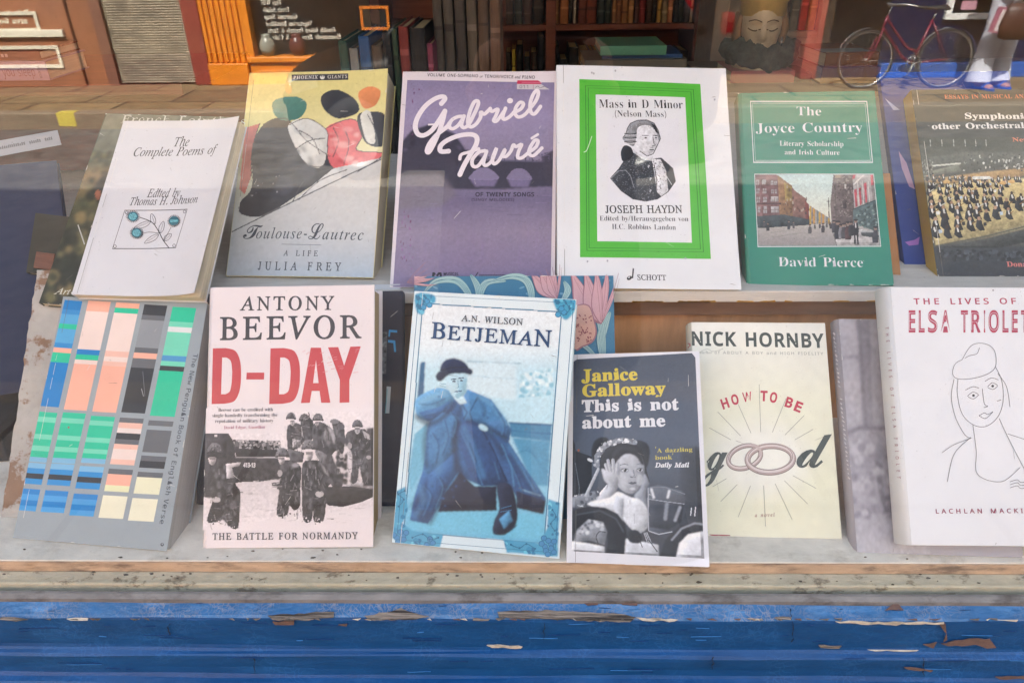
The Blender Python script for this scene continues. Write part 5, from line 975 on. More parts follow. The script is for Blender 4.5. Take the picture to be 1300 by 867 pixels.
def art_symphonies(A):
    A.zoom(1130, 100, 3.21); o = 'd8825e'; w = 'e6e6e2'
    R = Ras(A, [(112, 240), (700, 240), (800, 700), (182, 700)], 330, 270, '3c443c'); R.rel, R.tex = 0.5, 0.1
    R.vgrad([(240, '39423c'), (310, '454d46'), (420, '6b6a55'), (560, 'a9a079'), (690, '3a4144'), (700, '323a3e')])
    R.fill([(120, 330), (300, 300), (800, 300), (800, 400), (150, 400)], '49504b', 6)
    R.fill([(130, 420), (270, 395), (440, 375), (620, 360), (800, 350), (800, 395), (560, 395), (420, 412), (300, 430), (240, 430)], 'a08456', 2)
    R.fill([(150, 470), (240, 430), (420, 412), (800, 395), (800, 560), (560, 590), (380, 640), (185, 680)], 'c0b382', 3)
    R.fill([(140, 385), (290, 345), (290, 378), (150, 398)], '6d7368', 2); R.line([(170, 356), (285, 346)], 7, 'c2c6bc', 1.5)
    rg = random.Random(12)
    # the players: dark coats, white shirts, stands
    def pl(x, y, s):
        d = rg.choice(['1e2224', '23272a', '2b3032'])
        R.fill([(x-s*.5, y), (x-s*.35, y-s), (x+s*.35, y-s*1.05), (x+s*.6, y-s*.2), (x+s*.9, y+s*.5), (x+s*.2, y+s*.6), (x-s*.2, y+s*.3)], d, .8)
        R.ell(x, y-s*1.25, s*.26, s*.3, rg.choice(['9c7f66', 'b0937a', '3b3029']), .6)
        if rg.random() < .75: R.line([(x+s*.02, y-s*.9), (x+s*.15, y-s*.45)], s*.26, 'd9dcd6', .6)
        if rg.random() < .5: R.line([(x+s*.3, y-s*.5), (x+s*.9, y-s*.9)], s*.14, rg.choice(['c9ccc4', '7c5a30', '2b2e2e']), .5)
        if rg.random() < .35: R.fill([(x+s*.6, y-s*.6), (x+s*1.1, y-s*.7), (x+s*1.15, y-s*.2), (x+s*.7, y-s*.1)], rg.choice(['dfe2dd', '2a2d2e', 'b9cbd8']), .6)
    for _ in range(230):
        y = rg.uniform(310, 375); x = rg.uniform(290, 800)-0; 
        R.ell(x, y, rg.uniform(2, 5), rg.uniform(2, 6), rg.choice(['a9ada6', 'c9ccc6', '23282a', '3a4040', '8a8f8a', '5a605a', '454b48']), .6)
    for _ in range(90):
        y = rg.uniform(330, 400); x = rg.uniform(130, 175)
        R.ell(x, y, rg.uniform(2, 5), rg.uniform(2, 6), rg.choice(['8f948e', '23282a', '596058']), .6)
    for row, (y0, s) in enumerate(((415, 15), (440, 17), (468, 19), (498, 22), (530, 25), (565, 28), (605, 30), (640, 30))):
        x = 150+row*5
        while x < 800:
            xx = x+rg.uniform(-6, 6); yy = y0+rg.uniform(-6, 6)
            if not (yy > 560+max(0, 560-xx)*.32 or (xx > 500 and yy > 560) or (xx > 470 and 440 < yy < 480)): pl(xx, yy, s*rg.uniform(.85, 1.1))
            x += s*rg.uniform(1.2, 1.9)
    for x, y in ((230, 420), (355, 400), (460, 425), (495, 420)): R.ell(x, y, 14, 8, rg.choice(['c9a76a', '24282a']), 1)
    R.line([(340, 405), (405, 405)], 12, 'd8dad4', 1)
    R.fill([(180, 690), (380, 655), (560, 610), (800, 580), (800, 640), (560, 665), (400, 700), (190, 720)], '3a3f3c', 2)
    R.line([(182, 682), (380, 645), (560, 600), (800, 572)], 4, '55584c', 1.5)
    for x in (163, 210, 258, 305, 348, 390): R.line([(x, 250), (x+2, 275)], 3, 'aab0aa', 1)
    R.noise(.09, 1); R.noise(.05, 0, seed=5); R.put()
    R = Ras(A, [(182, 690), (800, 690), (830, 820), (192, 820)], 200, 60, '2e3438')
    R.vgrad([(690, '3a4144'), (740, '333a3f'), (820, '262b33')])
    for _ in range(150): R.ell(rg.uniform(190, 800), rg.uniform(700, 740), rg.uniform(4, 9), rg.uniform(5, 9), rg.choice(['23282b', '485056', '2c3235']), 1.5)
    R.noise(.08, 1); R.put()
    A.text('ESSAYS IN MUSICAL ANALYSIS', 'B', (222, 83), (640, 80), 16, o, off=2, sp=10)
    A.text('Symphonies and', 'B', (303, 164), (712, 166), 23, w, off=6)
    A.text('other Orchestral Works', 'B', (170, 207), (715, 200), 23, w, off=6)
    A.text('New edition', 'B', (498, 257), (700, 258), 16, o, off=4)
    A.text('Donald', 'B', (476, 766), (590, 766), 20, 'd07a72', off=4)

# ------------------------------------------------------------------ covers of the lower row
def art_verse(A):
    A.zoom(0, 340, 2.282)
    X = (((186, 48), (238, 104)), ((255, 119), (321, 187)), ((337, 204), (406, 275)), ((420, 290), (487, 362)), ((503, 377), (572, 452)))
    def px(c, e, y):
        a, b = X[c][e]; return a+(b-a)*(y-100)/600
    def blk(c, y0, y1, col, z):
        pts = []
        for e, y in ((0, y0), (1, y0), (1, y1), (0, y1)):
            yy = y+(4 if e else 0)-2; pts.append((px(c, e, yy), yy))
        A.poly(pts, col, z)
    b1, b2, b3 = '0b80c8', '318fd0', '53a8da'; g1, g2 = '1cc49c', '72d8ba'; pk, pl, ro = 'f2b49e', 'ecd9d1', 'eec0af'
    dk, gy, lg = '2d333a', '63686e', '8e959b'; cr = 'eae9cf'
    D = {0: [(95,122,b1),(122,135,b2),(135,163,b3),(163,177,g1),(177,218,b3),(218,232,b2),(232,246,pk),(246,274,g1),(274,402,b1),
             (418,432,g1),(432,447,g2),(447,482,g1),(482,496,g2),(496,515,g1),(515,530,g2),(530,548,g1),(548,562,'7db8da'),
             (565,580,'7fbbe0'),(580,595,'2a8fd2'),(595,610,dk),(610,626,'2a8fd2'),(640,655,'1f83cb'),(655,672,'479fdd'),(672,688,'1f83cb'),(688,703,'479fdd')],
         1: [(97,127,pk),(127,237,pl),(237,252,b1),(252,267,g1),(267,279,pl),(279,412,pk),
             (420,436,g1),(436,450,g2),(450,486,g1),(486,500,g2),(500,519,g1),(519,533,g2),(533,551,g1),(551,566,'7db8da'),
             (568,584,'7fbbe0'),(584,599,'2a8fd2'),(599,614,dk),(614,630,'2a8fd2'),(645,660,'1f83cb'),(660,677,'479fdd'),(677,693,'1f83cb'),(693,708,'479fdd')],
         2: [(102,117,pk),(117,132,g1),(132,242,pl),(242,258,ro),(258,272,pl),(272,285,ro),(285,418,pk),
             (430,443,g1),(443,457,g2),(457,492,g1),(492,506,g2),(506,525,g1),(525,538,g2),(538,552,g1),(552,566,'7db8da'),
             (575,591,'7fbbe0'),(591,606,'2a8fd2'),(606,622,dk),(622,640,'2a8fd2'),(655,670,'1f83cb'),(670,686,'479fdd'),(686,702,'1f83cb'),(702,718,'479fdd')],
         3: [(108,138,dk),(138,152,gy),(152,232,lg),(232,247,gy),(247,263,pk),(263,290,gy),(290,420,dk),
             (435,449,gy),(449,465,ro),(465,479,'e9dcd7'),(479,497,dk),(497,511,gy),(511,525,ro),(525,555,pl),(555,570,ro),
             (583,598,gy),(598,630,pk),(630,648,'e4e6bb'),(660,725,cr)],
         4: [(115,157,g1),(157,172,g2),(172,187,'e2e6e6'),(187,255,g2),(255,271,'4796cc'),(271,285,g2),(285,299,dk),(299,430,g1),
             (443,458,gy),(470,535,gy),(545,560,gy),(560,580,dk),(592,607,gy),(607,655,'e8e8c8'),(668,733,cr)]}
    for c, rows in D.items():
        z = A.up()
        for i, (a, b, col) in enumerate(rows): blk(c, a, b, col, z+(i % 2)*2e-6)
    A.text('The New Penguin Book of English Verse', 'M', (561, 248), (462, 742), 13, '48525c', off=6)
    A.ell(470, 801, 5, 5, '3d464e', n=12); A.ell(470, 800, 2, 3, '9aa3aa', n=8)
    A.ell(199, 462, 3, 3, 'a05a5a', n=7); A.line([(410, 350), (416, 372)], 1.5, 'aab0b6'); A.line([(414, 300), (420, 372)], 1.3, '767c84')

def art_beach(A):
    A.zoom(240, 350, 2.407); k = '35343a'; red = 'c2444b'
    A.zoom(255, 490, 4.564)
    R = Ras(A, [(25, 128), (1002, 128), (1001, 832), (8, 832)], 300, 220, 'e6dddf'); R.rel, R.tex = .8, .15
    R.vgrad([(128, 'e7dfe1'), (300, 'e5dddf'), (520, 'cfc6c8'), (640, 'dad2d4'), (740, 'e2dadc'), (832, 'e6dddf')])
    ink, dk, md, lt = '202022', '2e2e30', '55545a', '8d8a8e'
    # landing craft at the left
    R.fill([(25, 275), (160, 275), (190, 320), (200, 405), (230, 415), (470, 412), (500, 470), (480, 530), (330, 555), (240, 555), (10, 590), (10, 420)], '333236', 1.5)
    R.fill([(25, 300), (150, 300), (150, 420), (25, 420)], '3c3b40', 5)
    R.line([(205, 412), (470, 416)], 7, '8d8a8d', 1)
    R.fill([(180, 310), (210, 330), (440, 325), (465, 370), (470, 408), (205, 408)], '302f33', 2)
    R.specks([(185, 310), (460, 316), (465, 370), (200, 360)], ['8e8b8e', '1e1e20', '5a595d', 'a6a2a4'], 120, 4, 11, 1, seed=2)
    R.fill([(80, 282), (95, 282), (95, 292), (80, 292)], 'd8d2d4', 1)
    R.specks([(240, 430), (480, 430), (470, 540), (240, 550)], ['2a292c', '3f3e42'], 90, 4, 14, 3, seed=5)
    # ramp and shadow at the right
    R.fill([(700, 585), (1002, 575), (1002, 640), (930, 672), (820, 700), (735, 690), (700, 640)], '2b2b2e', 2)
    R.fill([(840, 575), (900, 555), (1002, 575), (1002, 598)], '9b979a', 1.5); R.line([(925, 578), (1000, 430)], 5, 'b2aeb0', 1)
    R.fill([(960, 245), (1002, 240), (1002, 580), (940, 580)], '3d3c40', 3)
    rg = random.Random(3)
    def helmet(x, y, r, c=md):
        R.fill([(x-r, y+r*.35), (x-r*.95, y-r*.2), (x-r*.5, y-r*.85), (x+r*.1, y-r), (x+r*.7, y-r*.7), (x+r, y), (x+r*1.05, y+r*.4), (x, y+r*.25)], c, 1.2, smooth=4)
        R.specks([(x-r*.8, y-r*.7), (x+r*.8, y-r*.7), (x+r*.9, y+r*.2), (x-r*.9, y+r*.2)], [lt, dk, '6d6c70'], 18, 2, 5, 1, seed=int(x))
        R.line([(x-r, y+r*.4), (x, y+r*.3), (x+r, y+r*.42)], 4, ink, 1)
    def face(x, y, r):
        R.fill([(x-r*.6, y-r*.4), (x+r*.6, y-r*.4), (x+r*.6, y+r*.5), (x+r*.2, y+r), (x-r*.25, y+r), (x-r*.6, y+r*.4)], 'b9b3b3', 1.5, smooth=4)
        R.fill([(x-r*.6, y-r*.45), (x+r*.6, y-r*.45), (x+r*.55, y), (x-r*.55, y)], '4a464a', 2, a=.75); R.fill([(x+r*.1, y-r*.3), (x+r*.6, y-r*.3), (x+r*.5, y+r*.8), (x+r*.15, y+r*.9)], '77727a', 3, a=.6)
        R.line([(x, y), (x-r*.05, y+r*.35)], 3, '77727a', 1); R.line([(x-r*.2, y+r*.6), (x+r*.2, y+r*.6)], 3, '4a464a', 1)
    def cloth(pts, c, seed, n=70):
        R.fill(pts, c, 1.5, smooth=3); R.specks(pts, ['28282a', '3b3b3f', '606065', '47474b'], n, 4, 15, 4, seed=seed, asp=1.6)
    # men on the ramp behind
    cloth([(505, 230), (560, 215), (610, 250), (612, 300), (560, 360), (510, 370), (500, 320)], '3d3d41', 11)
    helmet(522, 180, 27); face(530, 208, 20); R.fill([(580, 225), (612, 260), (608, 310), (585, 290)], 'a39fa2', 2); R.fill([(530, 305), (575, 315), (560, 350), (530, 360)], 'b5b0b2', 2)
    cloth([(575, 180), (640, 190), (655, 250), (640, 320), (610, 330)], '38383c', 12); helmet(600, 190, 30, '48474c'); R.line([(625, 155), (640, 250), (660, 265)], 6, ink, 1)
    cloth([(655, 220), (715, 215), (800, 290), (815, 350), (760, 400), (800, 500), (820, 575), (760, 580), (700, 430), (650, 330)], '45454a', 13, 110)
    helmet(678, 188, 30); face(672, 215, 15)
    R.fill([(735, 235), (790, 265), (815, 345), (770, 335)], '8e8b8e', 3); R.fill([(720, 240), (760, 330), (740, 345), (710, 300)], '737175', 3)
    cloth([(760, 200), (820, 215), (835, 300), (820, 400), (790, 330)], '3c3c40', 14); R.ell(775, 205, 26, 14, '77757a', 2); R.ell(815, 235, 18, 18, '55545a', 2)
    cloth([(850, 265), (950, 250), (985, 330), (960, 400), (975, 555), (940, 560), (920, 460), (905, 550), (870, 555), (880, 400), (845, 330)], '424246', 15, 110)
    helmet(907, 225, 30); face(907, 252, 24); R.fill([(935, 255), (975, 280), (980, 310), (950, 300)], 'aaa6a9', 2); R.ell(862, 345, 14, 18, 'a39ea0', 2); R.ell(972, 412, 14, 12, 'a39ea0', 2)
    R.specks([(780, 300), (850, 300), (850, 570), (790, 570)], ['2a2a2d', '4b4b50'], 60, 6, 16, 3, seed=17); R.ell(815, 405, 12, 12, 'a8a3a5', 2)
    R.fill([(500, 360), (600, 385), (590, 440), (520, 440)], '5a595e', 2); R.fill([(660, 370), (730, 400), (720, 470), (690, 440)], '706e73', 2, smooth=3)
    # the two wading in front
    cloth([(455, 440), (520, 430), (580, 470), (575, 590), (575, 690), (540, 720), (512, 690), (500, 745), (440, 745), (455, 610), (440, 590), (470, 520)], '29292c', 21, 90)
    helmet(472, 395, 38, '626166'); face(468, 425, 28); R.ell(458, 505, 14, 20, 'a7a2a4', 2); R.fill([(410, 560), (450, 555), (455, 585), (415, 585)], '3a3a3e', 2)
    R.ell(548, 458, 22, 12, '97949a', 3)
    cloth([(590, 450), (640, 430), (690, 435), (740, 490), (760, 550), (715, 610), (725, 660), (710, 780), (655, 780), (650, 720), (640, 780), (595, 775), (585, 600)], '2b2b2e', 22, 130)
    helmet(625, 350, 40, '6c6b70'); face(627, 395, 34); R.fill([(690, 440), (735, 490), (745, 530), (715, 500)], '8a888c', 3); R.ell(688, 625, 24, 18, 'b7b2b3', 2); R.line([(665, 470), (668, 540)], 6, '77757a', 1.5)
    R.line([(590, 580), (640, 600)], 5, '77757a', 1.5)
    # the man at the left edge
    cloth([(60, 470), (110, 440), (180, 480), (195, 535), (205, 575), (228, 610), (225, 700), (215, 820), (165, 815), (130, 770), (100, 785), (35, 780), (70, 650), (15, 640), (30, 560)], '2a2a2c', 23, 130)
    helmet(80, 370, 42, '5c5b60'); face(66, 425, 32); R.fill([(95, 420), (130, 440), (125, 480), (90, 470)], '3b3a3d', 2)
    R.fill([(145, 450), (235, 440), (220, 465), (180, 470), (195, 530), (150, 535)], 'b9b4b6', 2); R.ell(90, 658, 24, 16, 'b8b2b3', 2)
    for i in range(260):
        reg = rg.choice([(505, 225, 610, 360), (655, 225, 810, 570), (850, 265, 970, 550), (455, 450, 575, 740), (590, 450, 755, 775), (40, 480, 220, 800)])
        x, y = rg.uniform(reg[0], reg[2]), rg.uniform(reg[1], reg[3]); l = rg.uniform(12, 42); a = rg.uniform(-.5, .5)+(PI/2 if rg.random() < .7 else 0)
        R.line([(x, y), (x+l*math.cos(a), y+l*math.sin(a))], rg.uniform(2.5, 5.5), rg.choice(['6e6c70', '1c1c1e', '545358', '8b888c', '1a1a1c', '3a393d']), .8, a=.7)
    # water
    for i in range(120):
        y = rg.uniform(545, 800); x = rg.uniform(225, 1000); w = rg.uniform(12, 60)
        if 430 < x < 760 and y < 780: continue
        if x > 700 and y < 700: continue
        R.line([(x, y), (x+w, y+rg.uniform(-7, 3))], rg.uniform(2, 5), rg.choice(['b9b2b4', 'efe6e8', 'a7a1a3', 'd2cacc']), 2, a=.5)
    R.specks([(430, 740), (530, 730), (720, 770), (700, 790), (590, 785), (440, 760)], ['ece4e6', '303033', '8c898b'], 60, 2, 6, 1, seed=41)
    R.specks([(30, 770), (230, 790), (220, 825), (30, 795)], ['e6dcdf', '303033'], 26, 2, 6, 1, seed=42)
    R.noise(.02, 0); R.noise(.045, 1, seed=77, region=[(10, 275), (480, 275), (490, 150), (1002, 150), (1002, 700), (10, 820)]); R.put()
    A.text('413-13', 'N', (246, 468), (316, 470), 24, 'd8d3d4', off=40)
    A.zoom(240, 350, 2.407)
    A.text('ANTONY', 'R', (158, 106), (442, 104), 41, k, off=10, sp=90)
    A.text('BEEVOR', 'R', (92, 196), (522, 190), 68, k, off=10, sp=70)
    A.raw([A.q(*p) for p in [(176, 296), (230, 296), (229, 317), (175, 317)]], red)
    def dd(x, w):
        zz = A.up()
        o = [(x, 222)]+curve([(x+w*.45, 221), (x+w*.8, 230), (x+w*.97, 262), (x+w, 306), (x+w*.95, 350), (x+w*.77, 382), (x+w*.42, 391)], 6)+[(x-4, 392)]
        i_ = [(x+w*.33, 250)]+curve([(x+w*.48, 250), (x+w*.63, 260), (x+w*.68, 285), (x+w*.68, 306), (x+w*.66, 330), (x+w*.6, 353), (x+w*.45, 362)], 6)+[(x+w*.29, 362)]
        U = [A.q(*p) for p in o]; V = [A.q(*p) for p in i_]
        tr = tessellate_polygon([[Vector((a, b, 0)) for a, b in U], [Vector((a, b, 0)) for a, b in V]])
        W = U+V
        A.mb.add([(a, b, zz) for a, b in W], [t if area2([W[j] for j in t]) > 0 else t[::-1] for t in tr], red)
    dd(73, 86); dd(249, 90)
    A.poly([(372, 220), (403, 220), (432, 388), (404, 388), (399, 352), (375, 352), (369, 388), (342, 389)], red)
    A.poly([(379, 328), (396, 328), (388, 258)], 'e5d7da')
    A.poly([(425, 219), (456, 218), (474, 275), (493, 217), (525, 216), (490, 318), (490, 387), (460, 388), (461, 318)], red)
    for i in range(26):
        rg = random.Random(i+7); x = rg.uniform(345, 515); y = rg.uniform(225, 300)
        A.line([(x, y), (x+rg.uniform(4, 16), y-rg.uniform(1, 7))], rg.uniform(.8, 1.8), 'd98d90')
    A.text("'Beevor can be credited with", 'B', (86, 415), (257, 413), 10.5, k, off=-6)
    A.text('single-handedly transforming the', 'B', (71, 432), (271, 430), 10.5, k, off=-8)
    A.text("reputation of military history'", 'B', (80, 449), (262, 447), 10.5, k, off=-8)
    A.text('David Edgar, Guardian', 'B', (107, 468), (233, 466), 9.5, 'b0607a', off=-8)
    A.text('THE BATTLE FOR NORMANDY', 'R', (72, 806), (515, 803), 20, k, off=8, sp=70)

def art_poet(A):
    A.zoom(480, 340, 2.281); tl = '2a6f93'; aq = '4aa5c9'
    R = Ras(A, [(105, 70), (578, 90), (522, 840), (40, 797)], 300, 440, 'dceaee'); R.rel, R.tex = .55, .05
    R.vgrad([(70, 'dbe8ec'), (500, 'd7e8ee'), (840, 'cfe4ec')])
    pan = [(140, 104), (520, 128), (530, 142), (482, 790), (470, 796), (90, 764), (76, 750), (128, 118)]
    T = lambda p: [((x/3.213+500-480)*2.281, (y/3.213+430-340)*2.281) for x, y in p]
    R.rel_ = R.rel; R.rel = R.tex = 0
    R.fill(pan, 'e6eef1', 1)
    R.vgrad([(100, 'e6ecef'), (225, 'e2edf1'), (300, 'bfe0ec'), (470, 'b7dcea'), (600, '8cc4dc'), (690, '79bbd8'), (800, '63afd2')], region=pan)
    # the stone behind
    R.fill(T([(110, 95), (128, 95), (122, 240), (95, 240)]), '2f5f86', 3)
    R.fill(T([(300, 90), (500, 100), (500, 250), (300, 230)]), 'd0e6ee', 6); R.line(T([(300, 92), (520, 102)]), 2.5, '8fb9cc', 1.5); R.line(T([(300, 150), (500, 165)]), 2, 'a4c8d8', 1.5)
    R.ell(*T([(610, 160)])[0], 26, 22, 'd9eef4', 5); R.specks(T([(520, 140), (650, 120), (650, 230), (510, 240)]), ['8cc3d8', 'e0f1f5', 'aad4e2'], 90, 3, 8, 3, seed=3)
    R.fill(T([(470, 340), (645, 350), (640, 420), (478, 400)]), '3f7fa6', 3); R.line(T([(470, 343), (645, 352)]), 4, '234f78', 1.5); R.line(T([(478, 375), (642, 388)]), 3, '2d6490', 1.5)
    R.fill(T([(480, 400), (640, 415), (630, 600), (570, 600)]), '4d93b8', 5)
    for i in range(8): R.line(T([(500+i*6, 470-i*6), (640, 400+i*26)]), 1.8, '3a7ba3', 1.5, a=.7)
    R.fill(T([(85, 390), (140, 340), (130, 520), (70, 620), (60, 560)]), '6fb2cf', 4)
    R.fill(T([(60, 720), (180, 700), (400, 705), (610, 715), (615, 820), (60, 775)]), '6dbad8', 5)
    # the sitter: a man in a dark overcoat and hat
    R.rel, R.tex = .6, .06
    c1, c2, c3, c4 = '142c54', '2c5d93', '5592bd', '0e1b38'
    R.fill(T([(170, 230), (260, 215), (330, 220), (400, 250), (450, 320), (480, 370), (470, 420), (520, 500), (580, 590), (620, 650), (610, 710), (560, 700), (500, 640), (470, 600), (360, 600), (260, 560), (210, 640), (170, 705), (140, 755), (65, 740), (85, 640), (110, 560), (140, 470), (135, 380)]), c2, 2)
    R.fill(T([(95, 240), (180, 200), (240, 215), (245, 250), (200, 300), (150, 335), (100, 320), (88, 285)]), c3, 2.5, smooth=4)
    R.fill(T([(100, 300), (180, 280), (240, 250), (200, 310), (140, 338)]), c2, 4)
    R.fill(T([(140, 350), (200, 300), (270, 320), (260, 450), (150, 560), (120, 540)]), '3c74a6', 4)
    R.fill(T([(150, 545), (260, 460), (260, 560), (220, 600), (150, 740), (70, 735), (90, 640)]), c2, 3); R.fill(T([(70, 680), (140, 560), (130, 700), (100, 740)]), c1, 8, a=.8)
    R.line(T([(150, 742), (215, 620), (265, 545)]), 3, '4a86b3', 1.5)
    R.fill(T([(200, 640), (270, 545), (330, 600), (420, 600), (420, 700), (180, 705)]), c4, 4)
    R.fill(T([(270, 250), (300, 205), (340, 225), (400, 260), (450, 320), (478, 380), (460, 408), (390, 385), (330, 340), (290, 330)]), '427cae', 2)
    R.line(T([(270, 255), (300, 300), (285, 330)]), 2.4, c4, 1.5); R.line(T([(345, 235), (310, 300), (320, 335)]), 2.4, c4, 2); R.line(T([(360, 232), (410, 300), (440, 330)]), 2, '4d85b2', 3)
    R.fill(T([(380, 340), (460, 330), (475, 380), (465, 410), (400, 380)]), '3b6a9a', 3)
    # crossed legs
    R.fill(T([(255, 350), (300, 335), (340, 345), (385, 390), (420, 480), (470, 585), (360, 600), (310, 560), (265, 420)]), '24497b', 2)
    R.line(T([(270, 370), (320, 480), (362, 596)]), 4, '3f70a0', 3); R.line(T([(360, 370), (410, 460), (460, 580)]), 3, c4, 4)
    R.fill(T([(385, 390), (440, 420), (500, 500), (560, 590), (610, 650), (560, 700), (500, 640), (450, 540)]), '2b5282', 4); R.line(T([(440, 430), (480, 520), (490, 600)]), 3, '4d88b4', 2)
    R.fill(T([(500, 620), (620, 660), (610, 715), (500, 690)]), c4, 4)
    R.line(T([(525, 615), (600, 640)]), 2, '9fd0e3', 1.5)
    # deep folds and cast tones of the printed photograph
    for p, w_, cc, aa in (([(95, 318), (150, 345), (205, 318), (250, 262)], 16, c4, .75), ([(140, 350), (128, 430), (135, 520)], 16, c4, .6), ([(262, 345), (248, 420), (262, 520), (275, 560)], 18, c4, .7), ([(300, 335), (350, 350), (400, 400), (450, 480)], 12, c4, .7),
        ([(365, 345), (420, 385), (462, 408)], 12, c4, .7), ([(210, 600), (180, 690), (150, 750)], 12, c4, .6), ([(420, 600), (460, 596), (480, 640)], 14, c4, .7), ([(280, 270), (262, 320), (258, 350)], 12, c4, .55), ([(345, 240), (372, 300), (350, 335)], 10, c4, .5), ([(480, 470), (530, 560), (590, 650)], 16, c1, .6),
        ([(110, 262), (150, 240), (210, 222)], 16, '7db3d4', .7), ([(345, 232), (400, 262), (440, 310), (465, 350)], 12, '6aa3c9', .6), ([(285, 360), (325, 450), (365, 560)], 16, '4379ab', .7), ([(150, 420), (190, 470), (180, 540)], 20, '4d86b5', .5), ([(105, 600), (120, 660), (90, 720)], 16, '4a80b0', .6), ([(470, 440), (520, 520), (580, 620)], 10, '4f8abb', .6), ([(230, 340), (222, 400), (200, 450)], 14, '4a82b3', .5)):
        R.line(T(curve(p, 6)), w_, cc, 9, a=aa)
    for p in ([(150, 380), (175, 430), (165, 500)], [(200, 330), (215, 400), (190, 470)], [(120, 600), (150, 640), (120, 720)], [(180, 560), (200, 610), (170, 690)], [(230, 300), (255, 340), (240, 400)], [(420, 300), (445, 345), (440, 390)], [(400, 270), (430, 310)], [(105, 265), (150, 262), (200, 240)], [(120, 310), (170, 300)], [(300, 420), (330, 500)], [(410, 500), (430, 570)], [(530, 540), (570, 610)], [(455, 470), (500, 560), (520, 620)]):
        R.line(T(curve(p, 5)), 3, '4c86b4', 2.5, a=.55); R.line(T(curve([(x+9, y+4) for x, y in p], 5)), 3.5, c1, 2.5, a=.6)
    R.specks(T([(170, 230), (330, 220), (480, 370), (520, 500), (360, 600), (170, 705), (65, 740), (135, 380)]), ['24508a', '2f6098', '275088'], 200, 1.2, 3, 1.5, seed=33)
    # shoe
    R.fill(T([(420, 600), (470, 590), (495, 640), (505, 720), (490, 770), (445, 798), (405, 790), (410, 740), (430, 690)]), '14233f', 2, smooth=4)
    R.fill(T([(430, 735), (470, 700), (485, 740), (450, 775)]), '4f8fba', 4); R.line(T([(440, 690), (480, 680)]), 2, '3a6f9c', 1); R.line(T([(435, 705), (478, 698)]), 2, '3a6f9c', 1); R.line(T([(408, 793), (450, 796), (500, 760)]), 4, '0f1a30', 1.5)
    # head, hand, hat
    R.rel, R.tex = .2, 0
    R.fill(T([(225, 145), (290, 140), (300, 180), (295, 215), (275, 245), (250, 245), (225, 205)]), 'b6d8e4', 2, smooth=4)
    R.fill(T([(270, 170), (298, 160), (296, 215), (272, 244), (262, 225)]), '7fb3cb', 4, a=.8)
    R.fill(T([(245, 240), (285, 235), (300, 262), (270, 268)]), 'c4dfe8', 2)
    R.fill(T([(180, 175), (215, 172), (240, 195), (248, 225), (225, 210), (200, 200), (182, 195)]), 'bfdde8', 2, smooth=4)
    R.line(T([(188, 182), (212, 186)]), 1.6, '6fa5c0', 1); R.line(T([(186, 190), (215, 198)]), 1.6, '6fa5c0', 1)
    R.line(T([(236, 166), (254, 164)]), 3, '1c3a60', .8); R.line(T([(266, 162), (285, 160)]), 3, '1c3a60', .8)
    R.ell(*T([(246, 174)])[0], 4.5, 2.6, '16304f', .6); R.ell(*T([(276, 171)])[0], 4.2, 2.5, '16304f', .6)
    R.line(T([(262, 172), (265, 198), (258, 200)]), 1.8, '5f97b5', 1); R.line(T([(250, 216), (276, 213)]), 3, '24486f', .8); R.fill(T([(252, 224), (276, 222), (268, 243), (254, 243)]), '8ab8cc', 3)
    R.fill(T([(172, 150), (195, 128), (250, 118), (300, 118), (322, 130), (315, 148), (290, 142), (230, 145), (195, 172), (178, 170)]), '141f3c', 1.5, smooth=4)
    R.fill(T([(190, 130), (205, 92), (240, 80), (275, 88), (300, 108), (300, 128), (240, 132)]), '18264a', 1.5, smooth=4); R.line(T([(192, 128), (240, 118), (300, 116)]), 3, '0f1830', 1)
    R.ell(*T([(365, 362)])[0], 15, 8, 'aed2e0', 2, rot=.5)
    R.noise(.035, 1, seed=12, region=pan); R.noise(.012, 0, seed=4)
    # white card round the picture, lines
    R.rel = R.tex = 0
    R.line(pan+[pan[0]], 3.2, tl, .8)
    for sh in ([(108, 76), (160, 78), (166, 100), (140, 112), (132, 135), (112, 128)], [(512, 88), (572, 94), (570, 125), (545, 152), (528, 138), (512, 112)]):
        R.fill(sh, '3f9cc0', 1.5, smooth=3); R.specks(sh, ['2f7ea8', '62bcd8', '2a6f93'], 26, 3, 7, .8, seed=6)
    for sh in ([(45, 650), (80, 632), (86, 700), (72, 740), (100, 760), (190, 772), (180, 812), (60, 800), (42, 780)], [(362, 786), (470, 796), (490, 750), (492, 668), (526, 680), (520, 836), (372, 822)]):
        R.fill(sh, '4b9fc4', 1.5); R.specks(sh, ['2f7ea8', '6cc0da', '2d759e', '3a8fb8'], 60, 3, 8, .8, seed=7)
    R.fill([(190, 774), (362, 788), (372, 824), (180, 810)], 'cfe2ea', 1.5)
    R.put()
    A.line([(118, 80), (566, 103), (512, 824), (54, 786)], 2.2, tl, closed=True)
    for (x, y, n) in ((140, 108, 3), (530, 130, 3), (64, 775, 7), (492, 800, 8), (500, 822, 3), (150, 795, 3)):
        for i in range(n):
            a = i*2.4; r = 9+i*2.4
            xx, yy = x+r*math.cos(a), y+r*.8*math.sin(a)
            A.ell(xx, yy, 9, 8.5, tl, n=14); A.ell(xx, yy, 7, 6.5, '3f97c4' if y < 400 else '4287ba', n=14)
    for (pts) in ([(60, 690), (75, 670), (60, 655), (78, 645)], [(100, 780), (130, 770), (150, 785), (175, 780)], [(385, 800), (410, 810), (430, 798), (455, 812)], [(505, 700), (515, 720), (500, 740), (512, 760)], [(120, 88), (135, 98), (122, 110)], [(545, 105), (555, 120), (545, 135)]):
        A.line(pts, 2, tl, smooth=4)
        for p in pts: A.ell(p[0], p[1], 3.2, 3.2, tl, n=8)
